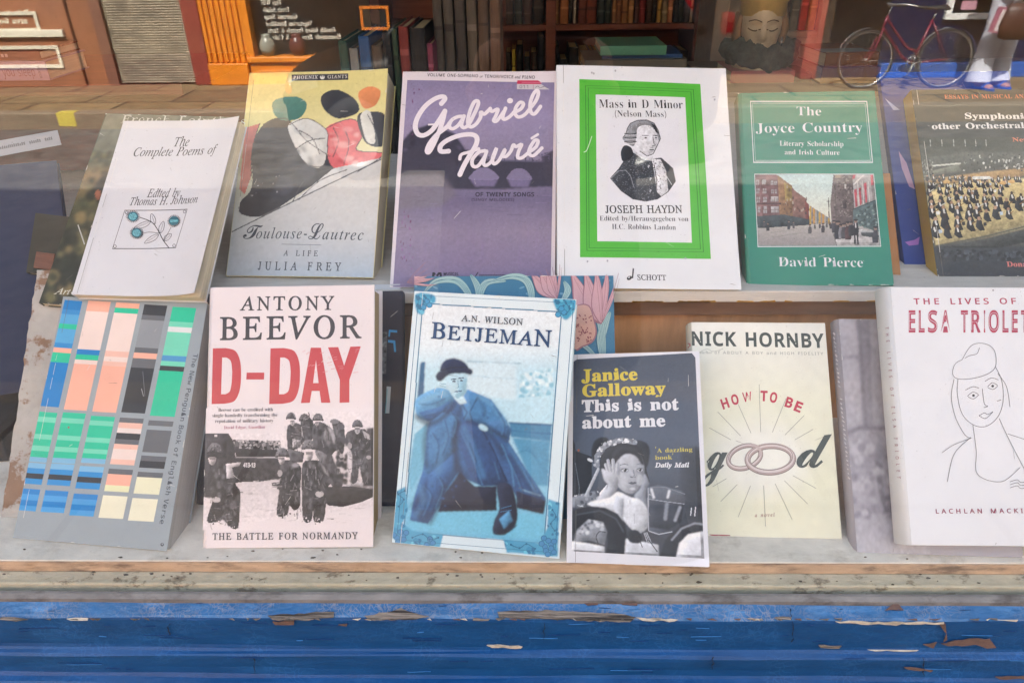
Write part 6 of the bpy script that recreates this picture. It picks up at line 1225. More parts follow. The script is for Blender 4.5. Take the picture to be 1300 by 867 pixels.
    A.text('A.N. WILSON', 'R', (242, 155), (420, 167), 18, '3c4450', off=8, sp=20)
    A.text('BETJEMAN', 'R', (152, 204), (503, 230), 39, '24456f', off=10, sp=26, big=('BN', 1.18))

def art_memoir(A):
    A.zoom(720, 540, 4.817)
    P0 = lambda x, y: (((x/2.345)+700-720)*4.817, ((y/2.345)+360-540)*4.817)
    pan = [P0(66, 226), P0(428, 207), P0(455, 818), P0(61, 796)]
    R = Ras(A, pan, 250, 410, '49525f'); R.rel, R.tex = 0.6, 0.05
    y0 = P0(0, 207)[1]
    R.vgrad([(y0, '4b5361'), (-200, '4d5768'), (60, '515c6e'), (300, '4a5361'), (560, '3a3e46'), (820, '44454a')])
    ink, dk, md = '191b20', '26292f', '555b66'
    R.fill([(28, 70), (50, 120), (50, 155), (150, 190), (150, 330), (90, 450), (28, 470)], '23262c', 2); R.line([(50, 230), (75, 380), (70, 440)], 4, '6a7079', 1.5); R.ell(70, 152, 7, 8, 'a05a40', 2)
    R.fill([(150, 190), (160, 110), (200, 75), (250, 80), (240, 130), (190, 200), (200, 240)], '1f2227', 3, smooth=4)
    R.fill([(420, 95), (480, 105), (505, 150), (495, 240), (470, 260), (430, 160)], '23262c', 3, smooth=4)
    R.fill([(700, 140), (800, 130), (832, 200), (832, 600), (700, 560), (690, 400)], '2f343d', 18)
    R.fill([(28, 440), (170, 400), (200, 490), (130, 510), (28, 500)], '7a8089', 6); R.specks([(28, 430), (190, 400), (200, 490), (28, 500)], ['c9ced4', '4a4f57', '9aa0a8'], 30, 4, 11, 2, seed=2)
    R.fill([(105, 430), (190, 250), (200, 270), (120, 440)], 'b4bac2', 2)
    R.fill([(200, 410), (245, 360), (240, 420), (200, 470)], 'd5d9df', 2)
    # hair
    R.fill([(200, 240), (215, 170), (270, 120), (370, 105), (450, 140), (475, 220), (490, 290), (505, 350), (470, 330), (460, 250), (300, 200), (240, 330), (210, 300)], '1e2025', 2, smooth=4)
    # face
    R.fill([(275, 230), (310, 165), (380, 145), (440, 175), (468, 240), (470, 310), (440, 385), (395, 418), (340, 400), (295, 345), (275, 290)], 'b3b7bf', 3, smooth=5)
    R.fill([(275, 180), (330, 130), (430, 150), (470, 230), (455, 240), (420, 190), (360, 175), (310, 215), (280, 260)], '24262b', 4, smooth=4)
    R.fill([(280, 250), (320, 220), (330, 380), (295, 345)], '8a8f98', 6, a=.7); R.fill([(430, 240), (468, 250), (468, 320), (430, 390)], '9298a1', 8, a=.6)
    R.ell(350, 275, 26, 13, '6d727b', 4, a=.8); R.ell(445, 273, 22, 12, '6d727b', 4, a=.8)
    R.ell(352, 274, 19, 10, 'c9cdd3', 1); R.ell(446, 273, 16, 9, 'c9cdd3', 1); R.ell(354, 274, 10, 9.5, '24272d', 1); R.ell(446, 273, 9, 9, '24272d', 1); R.ell(350, 270, 3, 3, 'e6e8ec', .6); R.ell(443, 269, 3, 3, 'e6e8ec', .6)
    R.line([(332, 270), (350, 263), (372, 269)], 3.5, '33363c', 1); R.line([(429, 268), (446, 262), (463, 268)], 3.5, '33363c', 1)
    R.ell(330, 340, 34, 38, 'c6cad0', 10, a=.6); R.ell(445, 335, 22, 34, 'c0c4cb', 8, a=.6)
    R.line([(325, 243), (350, 236), (376, 242)], 4, '6a6e77', 2); R.line([(427, 240), (448, 234), (466, 242)], 4, '6a6e77', 2)
    R.line([(405, 275), (412, 305), (400, 318), (385, 312)], 4, '6a6f78', 2); R.ell(392, 316, 4, 3, '33363c', 1.5); R.ell(416, 315, 4, 3, '33363c', 1.5)
    R.fill([(376, 352), (392, 344), (402, 347), (414, 344), (428, 350), (414, 360), (390, 361)], '666a73', 1.5); R.line([(376, 352), (402, 352), (428, 350)], 2.5, '3c3f46', 1); R.ell(400, 388, 18, 8, 'c3c7ce', 5)
    # hands against the cheeks
    for (a, b) in (((255, 300), (235, 240)), ((268, 290), (250, 215)), ((285, 290), (280, 212)), ((300, 300), (308, 235))):
        R.line([a, b], 20, '9fa4ad', 2); R.line([(a[0]-4, a[1]), (b[0]-4, b[1])], 9, 'c0c4cb', 2)
    R.fill([(212, 265), (250, 280), (305, 300), (312, 370), (285, 430), (260, 500), (170, 490), (190, 440), (250, 370), (225, 330)], 'b2b6be', 3, smooth=4)
    R.fill([(470, 300), (490, 320), (500, 360), (480, 420), (490, 500), (430, 470), (410, 430), (450, 380)], '9096a0', 3, smooth=4)
    R.fill([(120, 480), (260, 440), (310, 405), (390, 440), (440, 450), (490, 510), (495, 620), (430, 660), (380, 620), (300, 540)], 'd9dde3', 3, smooth=3)
    R.fill([(300, 430), (350, 445), (340, 620), (280, 500)], 'c3c8d0', 8); R.line([(410, 540), (412, 600)], 4, 'aeb3bb', 2)
    # flower band
    R.line([(185, 245), (180, 190), (215, 140), (270, 105), (340, 90), (415, 105)], 30, '8a9099', 2)
    R.specks([(160, 250), (165, 180), (210, 110), (300, 75), (420, 85), (425, 115), (330, 110), (240, 140), (200, 200), (205, 250)], ['dfe2e6', 'b5bac1', '6d727b', 'eef0f2'], 150, 4, 10, 1, seed=6)
    R.ell(140, 212, 18, 9, 'd5d9de', 2, rot=.5)
    # table: chair rails, glass, fork
    R.fill([(28, 520), (120, 495), (230, 500), (310, 540), (355, 600), (370, 680), (360, 812), (230, 812), (250, 720), (240, 640), (200, 590), (130, 570), (60, 640), (28, 680)], '1b1d22', 3)
    R.line([(60, 545), (200, 520), (300, 570), (345, 650)], 8, '4d525b', 5, a=.8)
    R.fill([(60, 640), (130, 575), (220, 590), (245, 650), (230, 730), (130, 700), (40, 720)], '8d929a', 5); R.specks([(60, 640), (130, 575), (220, 590), (230, 660), (80, 670)], ['d5d9de', '5a5f68', 'b4b9c1'], 40, 4, 14, 3, seed=8)
    R.line(curve([(190, 720), (178, 680), (200, 648), (238, 655)], 5), 5, '2a2d33', 1.5)
    R.fill([(28, 705), (130, 720), (230, 740), (230, 812), (28, 812)], 'd8dbe0', 4); R.fill([(360, 690), (560, 730), (560, 812), (350, 812)], 'c9cdd4', 4)
    R.fill([(370, 650), (430, 640), (460, 690), (440, 720), (380, 710)], '1e2025', 3, smooth=3)
    for i in range(3): R.line([(470+i*9, 655), (490+i*12, 715)], 3.5, 'c9cdd4', 1)
    R.line([(440, 690), (460, 745)], 5, '2a2d33', 1.5); R.line([(500, 700), (550, 770)], 6, '2a2d33', 1.5)
    R.fill([(490, 380), (560, 365), (700, 400), (720, 430), (715, 560), (640, 650), (600, 690), (540, 660), (500, 650)], '565c67', 3)
    R.fill([(500, 450), (600, 460), (715, 470), (700, 590), (620, 640), (500, 620)], '3b4049', 5); R.line([(500, 450), (600, 465), (715, 480)], 5, '9aa0a9', 2)
    R.line([(495, 385), (498, 640)], 7, 'a9aeb7', 2); R.line([(515, 390), (530, 440)], 14, 'dfe2e7', 3); R.line([(610, 480), (600, 570)], 22, '8b919b', 5); R.line([(690, 500), (660, 580)], 18, '9aa0aa', 5); R.line([(625, 400), (615, 440)], 14, 'e2e5ea', 3)
    R.line([(510, 378), (600, 378), (720, 420)], 5, '7d838d', 2); R.line([(500, 645), (560, 665), (640, 650)], 6, 'b9bec6', 2)
    R.fill([(560, 812), (600, 700), (680, 620), (780, 585), (840, 600), (840, 812)], '1c1e23', 3)
    R.line([(640, 700), (700, 630), (780, 598), (838, 606)], 10, '9a9fa8', 3)
    R.fill([(665, 812), (685, 720), (740, 665), (840, 645), (840, 812)], 'dcdee4', 3)
    R.line([(760, 505), (755, 550)], 6, 'dfe2e7', 1); R.line([(785, 500), (780, 552)], 6, 'dfe2e7', 1)
    R.noise(.02, 1); R.noise(.015, 0, seed=3)
    R.put()
    A.zoom(700, 360, 2.345)
    for c in ([(60, 236), (60, 222), (85, 220)], [(412, 200), (434, 200), (434, 228)]): A.poly(c, 'dfe0e6')
    ye, wh = 'dcc94c', 'e3e4e8'
    A.text('Janice', 'B', (91, 292), (257, 287), 35, ye, off=14, sp=10)
    A.text('Galloway', 'B', (91, 337), (340, 329), 35, ye, off=14, sp=10)
    A.text('This is not', 'B', (91, 382), (379, 376), 34, wh, off=14, sp=10)
    A.text('about me', 'B', (91, 431), (340, 425), 34, wh, off=14, sp=10)
    A.text("'A dazzling", 'B', (309, 504), (420, 500), 12.5, 'cfc155', off=0, sp=10)
    A.text("book'", 'B', (309, 525), (366, 523), 12.5, 'cfc155', off=0, sp=10)
    A.text('Daily Mail', 'I', (310, 547), (410, 547), 13, wh, off=26, sp=20)

def art_rings(A):
    A.zoom(840, 380, 2.627); k = '47504c'
    R = Ras(A, [(92, 78), (548, 80), (600, 800), (130, 785)], 110, 170, 'ebeadd')
    R.vgrad([(78, 'eaeae2'), (350, 'e9e9d2'), (600, 'e8e8cc'), (800, 'e6e5cc')])
    R.ell(325, 530, 170, 120, 'eeeee6', 60, a=.8); R.noise(.012, 2); R.put()
    A.text('NICK HORNBY', 'N', (98, 152), (539, 160), 43, k, off=26, sp=60)
    A.text('author', 'I', (128, 181), (168, 182), 9, '8a9088', off=4, sp=60)
    A.text('of ABOUT A BOY and HIGH FIDELITY', 'N', (176, 182), (539, 186), 9.5, '8a9088', off=0, sp=110)
    A.line([(118, 182), (150, 166), (172, 174), (205, 165)], 1.4, 'a0a49e', smooth=4)
    for ch, x, y, r in (('H', 211, 347, -.33), ('O', 244, 334, -.25), ('W', 285, 325, -.14), ('T', 341, 322, .03), ('O', 373, 327, .15), ('B', 425, 344, .3), ('E', 456, 358, .38)):
        A.letter(ch, 'N', x, y, 24 if ch != 'W' else 30, 31, r, 'c0344e', off=30 if ch != 'W' else 8)
    for a, b in (((325, 283), (330, 442)), ((255, 350), (298, 446)), ((415, 330), (369, 443)), ((187, 375), (263, 455)), ((475, 387), (411, 452)), ((158, 428), (231, 468)), ((505, 433), (444, 468)), ((216, 597), (170, 624)), ((252, 617), (197, 673)), ((296, 621), (255, 725)), ((340, 620), (346, 757)), ((378, 614), (435, 734)), ((409, 604), (487, 682)), ((437, 587), (515, 630))):
        A.line([a, b], 1.7, '9a9a8c')
    def ring(cx, cy, rx, ry, rot, th):
        c, s = math.cos(rot), math.sin(rot)
        E = lambda k, dy=0: [(cx+rx*k*math.cos(t)*c-ry*k*math.sin(t)*s, cy+dy+rx*k*math.cos(t)*s+ry*k*math.sin(t)*c) for t in [2*PI*i/40 for i in range(40)]]
        A.line(E(1, 6), th+5, '6f625f', closed=True); A.line(E(1, 5), th+2, 'b3a19c', closed=True); A.line(E(1, 3), th*.55, 'd9ccc8', closed=True)
        A.line(E(.98, -1), 2, '7d706c', closed=True)
    ring(276, 520, 56, 36, -.35, 11); ring(362, 527, 76, 44, -.05, 15)
    A.line(curve([(276+56*math.cos(t)*math.cos(-.35)-36*math.sin(t)*math.sin(-.35), 523+56*math.cos(t)*math.sin(-.35)+36*math.sin(t)*math.cos(-.35)) for t in [-.9+.2*i for i in range(8)]], 3), 9, 'c3b3ae')
    A.letter('g', 'L', 176, 523, 88, 88, 0, k, off=10)
    A.letter('d', 'L', 508, 502, 118, 112, 0, k, off=10)
    A.text('a novel', 'I', (311, 725), (377, 723), 12, 'a87a70', off=8, sp=120)
    A.poly([(160, 783), (228, 785), (226, 791), (158, 789)], 'a83a44')

def art_lives(A):
    A.zoom(1040, 350, 2.342); r = 'ac3250'; k = '4a4a50'
    A.text('THE LIVES OF', 'N', (282, 85), (586, 84), 17, r, off=16, sp=200)
    x = 262
    for ch, w in zip('ELSA TRIOLET', (28, 26, 36, 37, 20, 29, 36, 12, 40, 26, 26, 30)):
        if ch != ' ':
            A.letter(ch, 'N', x+w/2, 136, w-8, 60, 0, r, off=24)
            A.letter(ch, 'N', x+w/2, 136, w-10, 57, 0, 'dfd0d6', off=-22)
        x += w+1.6
    A.text('LACHLAN MACKINNON', 'N', (345, 706), (702, 704), 13, '93405a', off=14, sp=240)
    # a plain line drawing of a woman in a hat
    L = lambda p, w=1.35: A.line(p, w, k, smooth=6)
    L([(424, 250), (452, 208), (490, 202), (520, 222), (524, 268), (500, 292), (452, 306), (410, 306), (396, 290), (404, 262), (424, 250)])
    L([(432, 246), (446, 238), (468, 232), (476, 214)])
    L([(412, 308), (410, 352), (424, 410), (456, 442), (494, 448), (530, 420), (546, 372), (542, 312), (524, 272)])
    L([(440, 358), (456, 346), (472, 352)]); L([(442, 360), (458, 366), (474, 354)]); A.ell(458, 356, 4, 4, k, n=10)
    L([(500, 330), (514, 318), (530, 326)]); L([(500, 332), (516, 338), (530, 328)]); A.ell(515, 328, 4, 4, k, n=10)
    L([(434, 340), (456, 330), (474, 334)]); L([(492, 314), (512, 304), (532, 310)])
    L([(484, 336), (490, 380), (500, 388), (488, 392)])
    L([(474, 416), (490, 408), (500, 412), (516, 404)]); L([(474, 416), (494, 424), (516, 404)])
    L([(400, 308), (392, 360), (404, 420), (430, 470), (446, 482)]); L([(530, 290), (556, 330), (566, 390)])
    L([(456, 444), (466, 520), (470, 590), (540, 612), (596, 570)]); L([(534, 424), (560, 480), (596, 550), (612, 580)])
    L([(450, 480), (400, 530), (380, 612)]); L([(452, 482), (400, 502), (364, 526)]); L([(560, 470), (610, 486)])
    for i in range(3): L([(566, 612+i*9), (588, 606+i*9), (600, 614+i*9), (640, 608+i*9)], 1.4)
    A.ell(516, 44, 3, 3, '9a9ca2', n=8)

def art_monochrome(A):
    A.zoom(1040, 350, 2.342)
    R = Ras(A, [(40, 125), (330, 125), (330, 850), (90, 830)], 100, 200, 'a7a4ad')
    R.vgrad([(125, 'b2afb8'), (450, 'b0adb5'), (520, '96939c'), (600, 'a7a4ad'), (850, 'b4b2ba')])
    R.fill([(110, 130), (150, 130), (160, 450), (130, 450)], '98959e', 4); R.line([(118, 130), (140, 455)], 10, '86838c', 4)
    R.line([(40, 245), (120, 240)], 6, '8e8b94', 3); R.line([(55, 478), (120, 452), (200, 452)], 14, '85828b', 5)
    R.fill([(165, 535), (230, 530), (240, 700), (190, 710), (170, 600)], '7c7982', 5); R.fill([(185, 575), (215, 575), (220, 650), (195, 655)], 'a3a0a9', 5)
    R.specks([(60, 480), (230, 460), (240, 720), (80, 720)], ['8f8c95', 'b8b5bd', 'a19ea7'], 90, 5, 16, 5, seed=3)
    R.noise(.05, 1); R.put()
    for i in range(34):
        rg = random.Random(i); y = 170+i*13
        if i in (13, 14): continue
        x = 44+(y-170)*.105
        A.line([(x-3, y), (x+rg.uniform(0, 4), y+rg.uniform(3, 7))], 2.4, 'd2d0d6')
# ------------------------------------------------------------------ more surfaces
M['sill_blue'] = mat('blue_gloss_paint', '0b4070', .45, .2, 16, (1, 3, 3), bump=.4, bscale=45, col2='194f80', lo=.55, hi=.75, spec=.3, crackle=('2a5f94', 140, .4))
M['sill_top'] = mat('worn_lit_blue_paint', '1f5785', .45, .2, 40, (1, 2, 2), bump=.5, bscale=120, col2='4a7aa6', lo=.5, hi=.7, detail=8, crackle=('7a7d88', 230, .75))  # brighter daylight on the upper face put into the paint; crazing is real
M['shaded_pages'] = mat('shaded_page_edges', 'a5a5a4', .85, .15, 1, (6, 6, 1500), bump=.4, spec=.2)  # side shade of the anthology pages put into their grey
M['bare_wood'] = mat('weathered_wood', '857b70', .9, .5, 26, (1, 22, 22), bump=1, bscale=50, col2='332e2a', lo=.46, hi=.58)
M['rust'] = mat('brown_undercoat', '5e4840', .85, .3, 60, bump=.4)
M['white_chip'] = mat('old_white_paint', 'b3a896', .7, .35, 90, bump=.4)
M['floor_paint'] = mat('scuffed_white_board', 'e4dfd4', .6, .14, 30, (1, 1.5, 1.5), bump=.3, bscale=90, col2='c9c2b5', lo=.52, hi=.66, detail=8)
M['ply_edge'] = mat('raw_plywood_edge', 'c3a68a', .8, .3, 26, (1, 4, 4), bump=.3, col2='75604e', lo=.5, hi=.64, detail=8)
M['cream'] = mat('grimy_cream_paint', 'c8c2aa', .65, .2, 60, (1, 1.6, 1.6), bump=.5, bscale=160, col2='8f8570', lo=.56, hi=.62, detail=8)
M['grey_bead'] = mat('glazing_bead_grey', '6f6c68', .6, .3, 40, (1, 2, 2), bump=.4, bscale=120, col2='4b4641', lo=.5, hi=.66, detail=8)
M['riser'] = mat('brown_plywood', '7d5c46', .75, .25, 16, (1, 8, 8), bump=.15)
M['tan_board'] = mat('tan_hardboard', 'd09a6c', .75, .18, 14, (6, 1, 1), bump=.1)
M['flaking'] = mat('flaking_white_paint', 'b3b0aa', .75, .2, 26, bump=.6, bscale=70, col2='8c6f58', lo=.52, hi=.56)
M['white_edge'] = mat('chipped_white_edge', 'cfccc6', .6, .12, 30, (1, 4, 4), bump=.3, bscale=80)
M['dark_wood'] = mat('mahogany_shelf', '66332a', .5, .3, 8, (1, 6, 12), bump=.1)
M['grey_wood'] = mat('grey_painted_cupboard', '9a928a', .6, .15, 20)
M['room'] = mat('off_white_plaster', 'bdb4a6', .9, .15, 5)
M['boards'] = mat('dark_floorboards', '3b2c22', .7, .3, 6, (12, 1, 1))

# ------------------------------------------------------------------ the bookshop front (blue woodwork round the pane)
X0, X1 = -1.5, 1.5
WALL_H = 5.6
front = empty('bookshop_front', 'blue painted wooden bookshop front with a peeling moulded window sill', 'shopfront', (0, 0, 0))
prof = [(-.0035, .9665), (-.010, .9652), (-.0212, .9617), (-.0232, .9600), (-.0240, .9575), (-.0240, .9245), (-.0246, .9218), (-.0262, .9205), (-.0292, .9196), (-.0308, .9180),
        (-.0310, .9150), (-.0306, .9020), (-.0312, .8945), (-.0330, .8918), (-.0380, .8908), (-.0400, .8890), (-.0400, .8200), (-.06, .81), (-.06, .79), (-.03, .785), (-.03, .10), (-.05, .09), (-.05, 0)]
mb = MB(); NX = 120
rg = random.Random(2)
rings = []
for j, (y, z) in enumerate(prof):
    ring = []
    for i in range(NX+1):
        x = X0+(X1-X0)*i/NX
        wob = .0006*math.sin(x*9+j)+.0004*math.sin(x*31+j*2) if j < 17 else 0
        ring.append((x, y+wob*.6, z+wob))
    rings.append(ring)
for j in range(len(rings)-1):
    n = NX+1; vs = rings[j]+rings[j+1]
    mb.add(vs, [(i, n+i, n+i+1, i+1) for i in range(NX)], (1,1,1), 1 if j < 3 else 0, True)
sill = mb.build('window_sill', [M['sill_blue'], M['sill_top']], front)
# paint lost along the edges, down to the wood: patches with ragged outlines on the faces of the sill
mb = MB()
def chip(pts, mi, face):
    jag = .25 if mi > 2 else 1
    """pts in photo pixels; face: 'top' slope, 'front' upper fillet, 'mid' second bead"""
    f = {'top': ((0, -.0135, .9645), (0, -.27, .963)), 'front': ((0, -.0246, .95), (0, -1, 0)), 'ledge': ((0, -.027, .9212), (0, -.3, .95)), 'low': ((0, -.0314, .905), (0, -1, 0))}[face]
    o = np.array(f[0]); n = np.array(f[1])/np.linalg.norm(f[1])
    o = o+n*.0011
    q = []
    rr = random.Random(int(pts[0][0]))
    P_ = []
    for i in range(len(pts)):
        a, b = pts[i], pts[(i+1) % len(pts)]; k = max(1, int(abs(b[0]-a[0])/7))
        for j in range(k):
            t = j/k; P_.append((a[0]+(b[0]-a[0])*t+rr.uniform(-1.5, 1.5)*jag, a[1]+(b[1]-a[1])*t+(rr.uniform(-1.1, 1.1)*jag if j else 0)))
    W = [at_plane(x, y, o, n) for x, y in P_]
    tr = tessellate_polygon([[Vector((p[0], -p[1]-p[2]*2, 0)) for p in W]])
    nv = len(W); dn = n*.0008
    vs = [tuple(p) for p in W]+[tuple(p-dn) for p in W]
    fs = [tuple(t) for t in tr]+[(i, (i+1) % nv, nv+(i+1) % nv, nv+i) for i in range(nv)]
    mb.add(vs, fs, (1,1,1), mi)
chip([(340, 781), (380, 778), (424, 776), (424, 783), (385, 787), (345, 786)], 0, 'top')
chip([(462, 781), (490, 777), (508, 771), (525, 777), (545, 782), (520, 786), (470, 786)], 0, 'top')
chip([(630, 776), (700, 774), (780, 778), (808, 783), (800, 789), (740, 787), (635, 783)], 0, 'top')
chip([(600, 784), (622, 785), (620, 787), (600, 787)], 0, 'top'); chip([(808, 783), (860, 786), (858, 788), (815, 787)], 2, 'top')
chip([(345, 789), (372, 788), (374, 793), (350, 793)], 1, 'front'); chip([(430, 793), (442, 792), (441, 795)], 1, 'front')
chip([(0, 783), (20, 783), (35, 786), (20, 788), (0, 786)], 0, 'top'); chip([(85, 785), (112, 784), (110, 787), (88, 787)], 2, 'top')
chip([(742, 765), (760, 763), (758, 767), (745, 768)], 1, 'top'); chip([(785, 763), (812, 762), (808, 768), (792, 767)], 1, 'top'); chip([(843, 764), (850, 763), (848, 766)], 1, 'top')
chip([(1125, 774), (1138, 763), (1146, 774)], 1, 'top'); chip([(1062, 789), (1130, 790), (1200, 790), (1199, 792), (1130, 793), (1065, 791)], 2, 'front')
chip([(985, 783), (1005, 783), (1004, 786), (988, 786)], 0, 'top'); chip([(1268, 787), (1292, 787), (1290, 789)], 2, 'front')
chip([(618, 819), (640, 819), (664, 821), (660, 823), (625, 822)], 2, 'front'); chip([(1040, 819), (1068, 820), (1066, 823), (1042, 822)], 0, 'front')
chip([(1090, 822), (1150, 824), (1180, 818), (1165, 826), (1110, 826)], 2, 'ledge'); chip([(1172, 818), (1190, 815), (1184, 823)], 1, 'front')
chip([(1196, 817), (1230, 811), (1258, 811), (1264, 822), (1252, 823), (1238, 818), (1205, 820)], 1, 'front')
chip([(1148, 847), (1186, 851), (1183, 853), (1150, 849)], 1, 'low'); chip([(1265, 859), (1300, 858), (1300, 862), (1268, 862)], 1, 'low'); chip([(1193, 792), (1200, 792), (1203, 812), (1198, 815), (1201, 805)], 1, 'front')
for i in range(46):
    x = rg.uniform(-20, 1310); chip([(x, 785+rg.uniform(-1, 1)), (x+rg.uniform(4, 16), 784.5), (x+rg.uniform(3, 12), 787)], rg.choice([0, 2, 0, 1]), 'top')
for i in range(30):
    x = rg.uniform(-20, 1310); y = rg.uniform(756, 759); chip([(x, y), (x+rg.uniform(3, 12), y-.5), (x+rg.uniform(2, 8), y+1.6)], rg.choice([1, 0]), 'top')
# cracks through the paint, brush drag and scratches
def scratch(x0, y0, x1, y1, w, mi, face): chip([(x0, y0-w*.3), ((x0+x1)/2, (y0+y1)/2-w*.5), (x1, y1), ((x0+x1)/2, (y0+y1)/2+w*.5)], mi, face)
for (x, ya_, yb_) in ((1006, 788, 815), (1004, 772, 786), (322, 835, 856), (1172, 835, 857), (690, 790, 812), (214, 792, 806), (905, 834, 850)):
    f_ = 'top' if yb_ < 787 else 'front' if yb_ < 820 else 'low'
    pts = [(x+rg.uniform(-1.6, 1.6), ya_+(yb_-ya_)*i/6) for i in range(7)]; chip(pts+[(p[0]+rg.uniform(.3, .8), p[1]) for p in pts[::-1]], 3, f_)
for i in range(70):
    f_, lo_, hi_ = rg.choice((('top', 758, 782), ('front', 789, 816), ('front', 789, 816), ('low', 834, 855)))
    x = rg.uniform(-10, 1300); y = rg.uniform(lo_, hi_); l = rg.uniform(6, 60) if f_ != 'top' else rg.uniform(4, 16)
    scratch(x, y, x+l, y+rg.uniform(-1, 1), rg.uniform(.25, .6), rg.choice([4, 5, 5]), f_)
tag(mb.build('peeling_paint', [M['bare_wood'], M['rust'], M['white_chip'], mat('dark_crack', '0b1a2c', .9, .2, 60), mat('rubbed_blue', '2f6a9e', .6, .2, 60), mat('deep_blue', '0a3462', .5, .2, 60)], sill), kind='stuff')
M['shop_blue'] = mat('shopfront_blue_paint', '123f80', .4, .2, 6, bump=.1, bscale=60)
for sx in (-1, 1):
    mb = MB(); mb.box(*sorted((sx*1.36, sx*1.62)), -.06, .05, .2501, 2.5, bev=.008); mb.box(*sorted((sx*1.355, sx*1.64)), -.08, .05, 0, .25, bev=.008)
    mb.build('pilaster', M['shop_blue'], front)
mb = MB(); mb.box(-1.36, 1.36, -.03, .05, 2.35, 2.5, bev=.006); mb.box(-1.7, 1.7, -.07, .1, 2.5, 2.95, bev=.01); mb.box(-1.75, 1.75, -.16, .1, 2.95, 3.03, bev=.015)
mb.build('fascia', M['shop_blue'], front)
mb = MB()
pr = [(-.0105, .9640), (-.0100, .9688), (-.0060, .9712), (-.0033, .9715), (-.0033, .9640)]
mb.loft([[(x, y, z) for y, z in pr] for x in np.linspace(-1.36, 1.36, 60)], closed=True, smooth=False)
mb.build('glazing_bead', M['grey_bead'], front)
mb = MB(); mb.box(-1.36, 1.36, .0034, .0190, .93, .9740, bev=.0015); mb.build('inner_ledge', M['cream'], front)
brick = mat('grey_stone_wall', '8d8274', .85, .2, 3, col2='6d6257', lo=.4, hi=.7)
mb = MB()
mb.box(-16, -1.62, 0, .3, -.15, WALL_H); mb.box(1.62, 16, 0, .3, -.15, WALL_H); mb.box(-1.62, 1.62, .1, .3, 2.5, WALL_H)
mb.box(-1.62, 1.62, .02, .3, -.15, .93)
mb.box(-16, 16, 0, 7, WALL_H+.002, WALL_H+.15)
mb.build('upper_wall', brick, front)

# ------------------------------------------------------------------ the pane
def glass_mat():
    m = bpy.data.materials.new('window_glass'); m.use_nodes = True; nt = m.node_tree; N = nt.nodes; L = nt.links; N.clear()
    out = N.new('ShaderNodeOutputMaterial'); tr = N.new('ShaderNodeBsdfTransparent'); gl = N.new('ShaderNodeBsdfAnisotropic')
    gl.inputs['Roughness'].default_value = 0; gl.inputs['Color'].default_value = (1, 1, 1, 1); tr.inputs['Color'].default_value = (.985, .99, .985, 1)
    lw = N.new('ShaderNodeLayerWeight'); lw.inputs['Blend'].default_value = .5
    pw = N.new('ShaderNodeMath'); pw.operation = 'POWER'; pw.inputs[1].default_value = 5
    L.new(lw.outputs['Facing'], pw.inputs[0])
    mr = N.new('ShaderNodeMapRange'); mr.inputs['To Min'].default_value = GLASS_R; mr.inputs['To Max'].default_value = 1
    L.new(pw.outputs[0], mr.inputs['Value'])
    mx = N.new('ShaderNodeMixShader'); L.new(mr.outputs[0], mx.inputs[0]); L.new(tr.outputs[0], mx.inputs[1]); L.new(gl.outputs[0], mx.inputs[2])
    # dust and specks on the glass
    df = N.new('ShaderNodeBsdfDiffuse'); df.inputs['Color'].default_value = (.55, .53, .5, 1)
    tc = N.new('ShaderNodeTexCoord'); n1 = N.new('ShaderNodeTexNoise'); n1.inputs['Scale'].default_value = 700; n1.inputs['Detail'].default_value = 1
    L.new(tc.outputs['Object'], n1.inputs['Vector'])
    r1 = N.new('ShaderNodeMapRange'); r1.inputs['From Min'].default_value = .74; r1.inputs['From Max'].default_value = .78; r1.inputs['To Max'].default_value = .25
    L.new(n1.outputs[0], r1.inputs['Value'])
    n2 = N.new('ShaderNodeTexNoise'); n2.inputs['Scale'].default_value = 9; n2.inputs['Detail'].default_value = 6; n2.inputs['Roughness'].default_value = .7
    L.new(tc.outputs['Object'], n2.inputs['Vector'])
    r2 = N.new('ShaderNodeMapRange'); r2.inputs['From Min'].default_value = .5; r2.inputs['From Max'].default_value = .8; r2.inputs['To Max'].default_value = .035
    L.new(n2.outputs[0], r2.inputs['Value'])
    ad = N.new('ShaderNodeMath'); ad.operation = 'ADD'; L.new(r1.outputs[0], ad.inputs[0]); L.new(r2.outputs[0], ad.inputs[1])
    m2 = N.new('ShaderNodeMixShader'); L.new(ad.outputs[0], m2.inputs[0]); L.new(mx.outputs[0], m2.inputs[1]); L.new(df.outputs[0], m2.inputs[2])
    L.new(m2.outputs[0], out.inputs[0])
    return m
GLASS_R = .053
mb = MB(); mb.box(-1.36, 1.36, -.003, .003, .966, 2.35)
tag(mb.build('window_pane', glass_mat()), 'large clear shop window pane reflecting the street opposite', 'window pane')

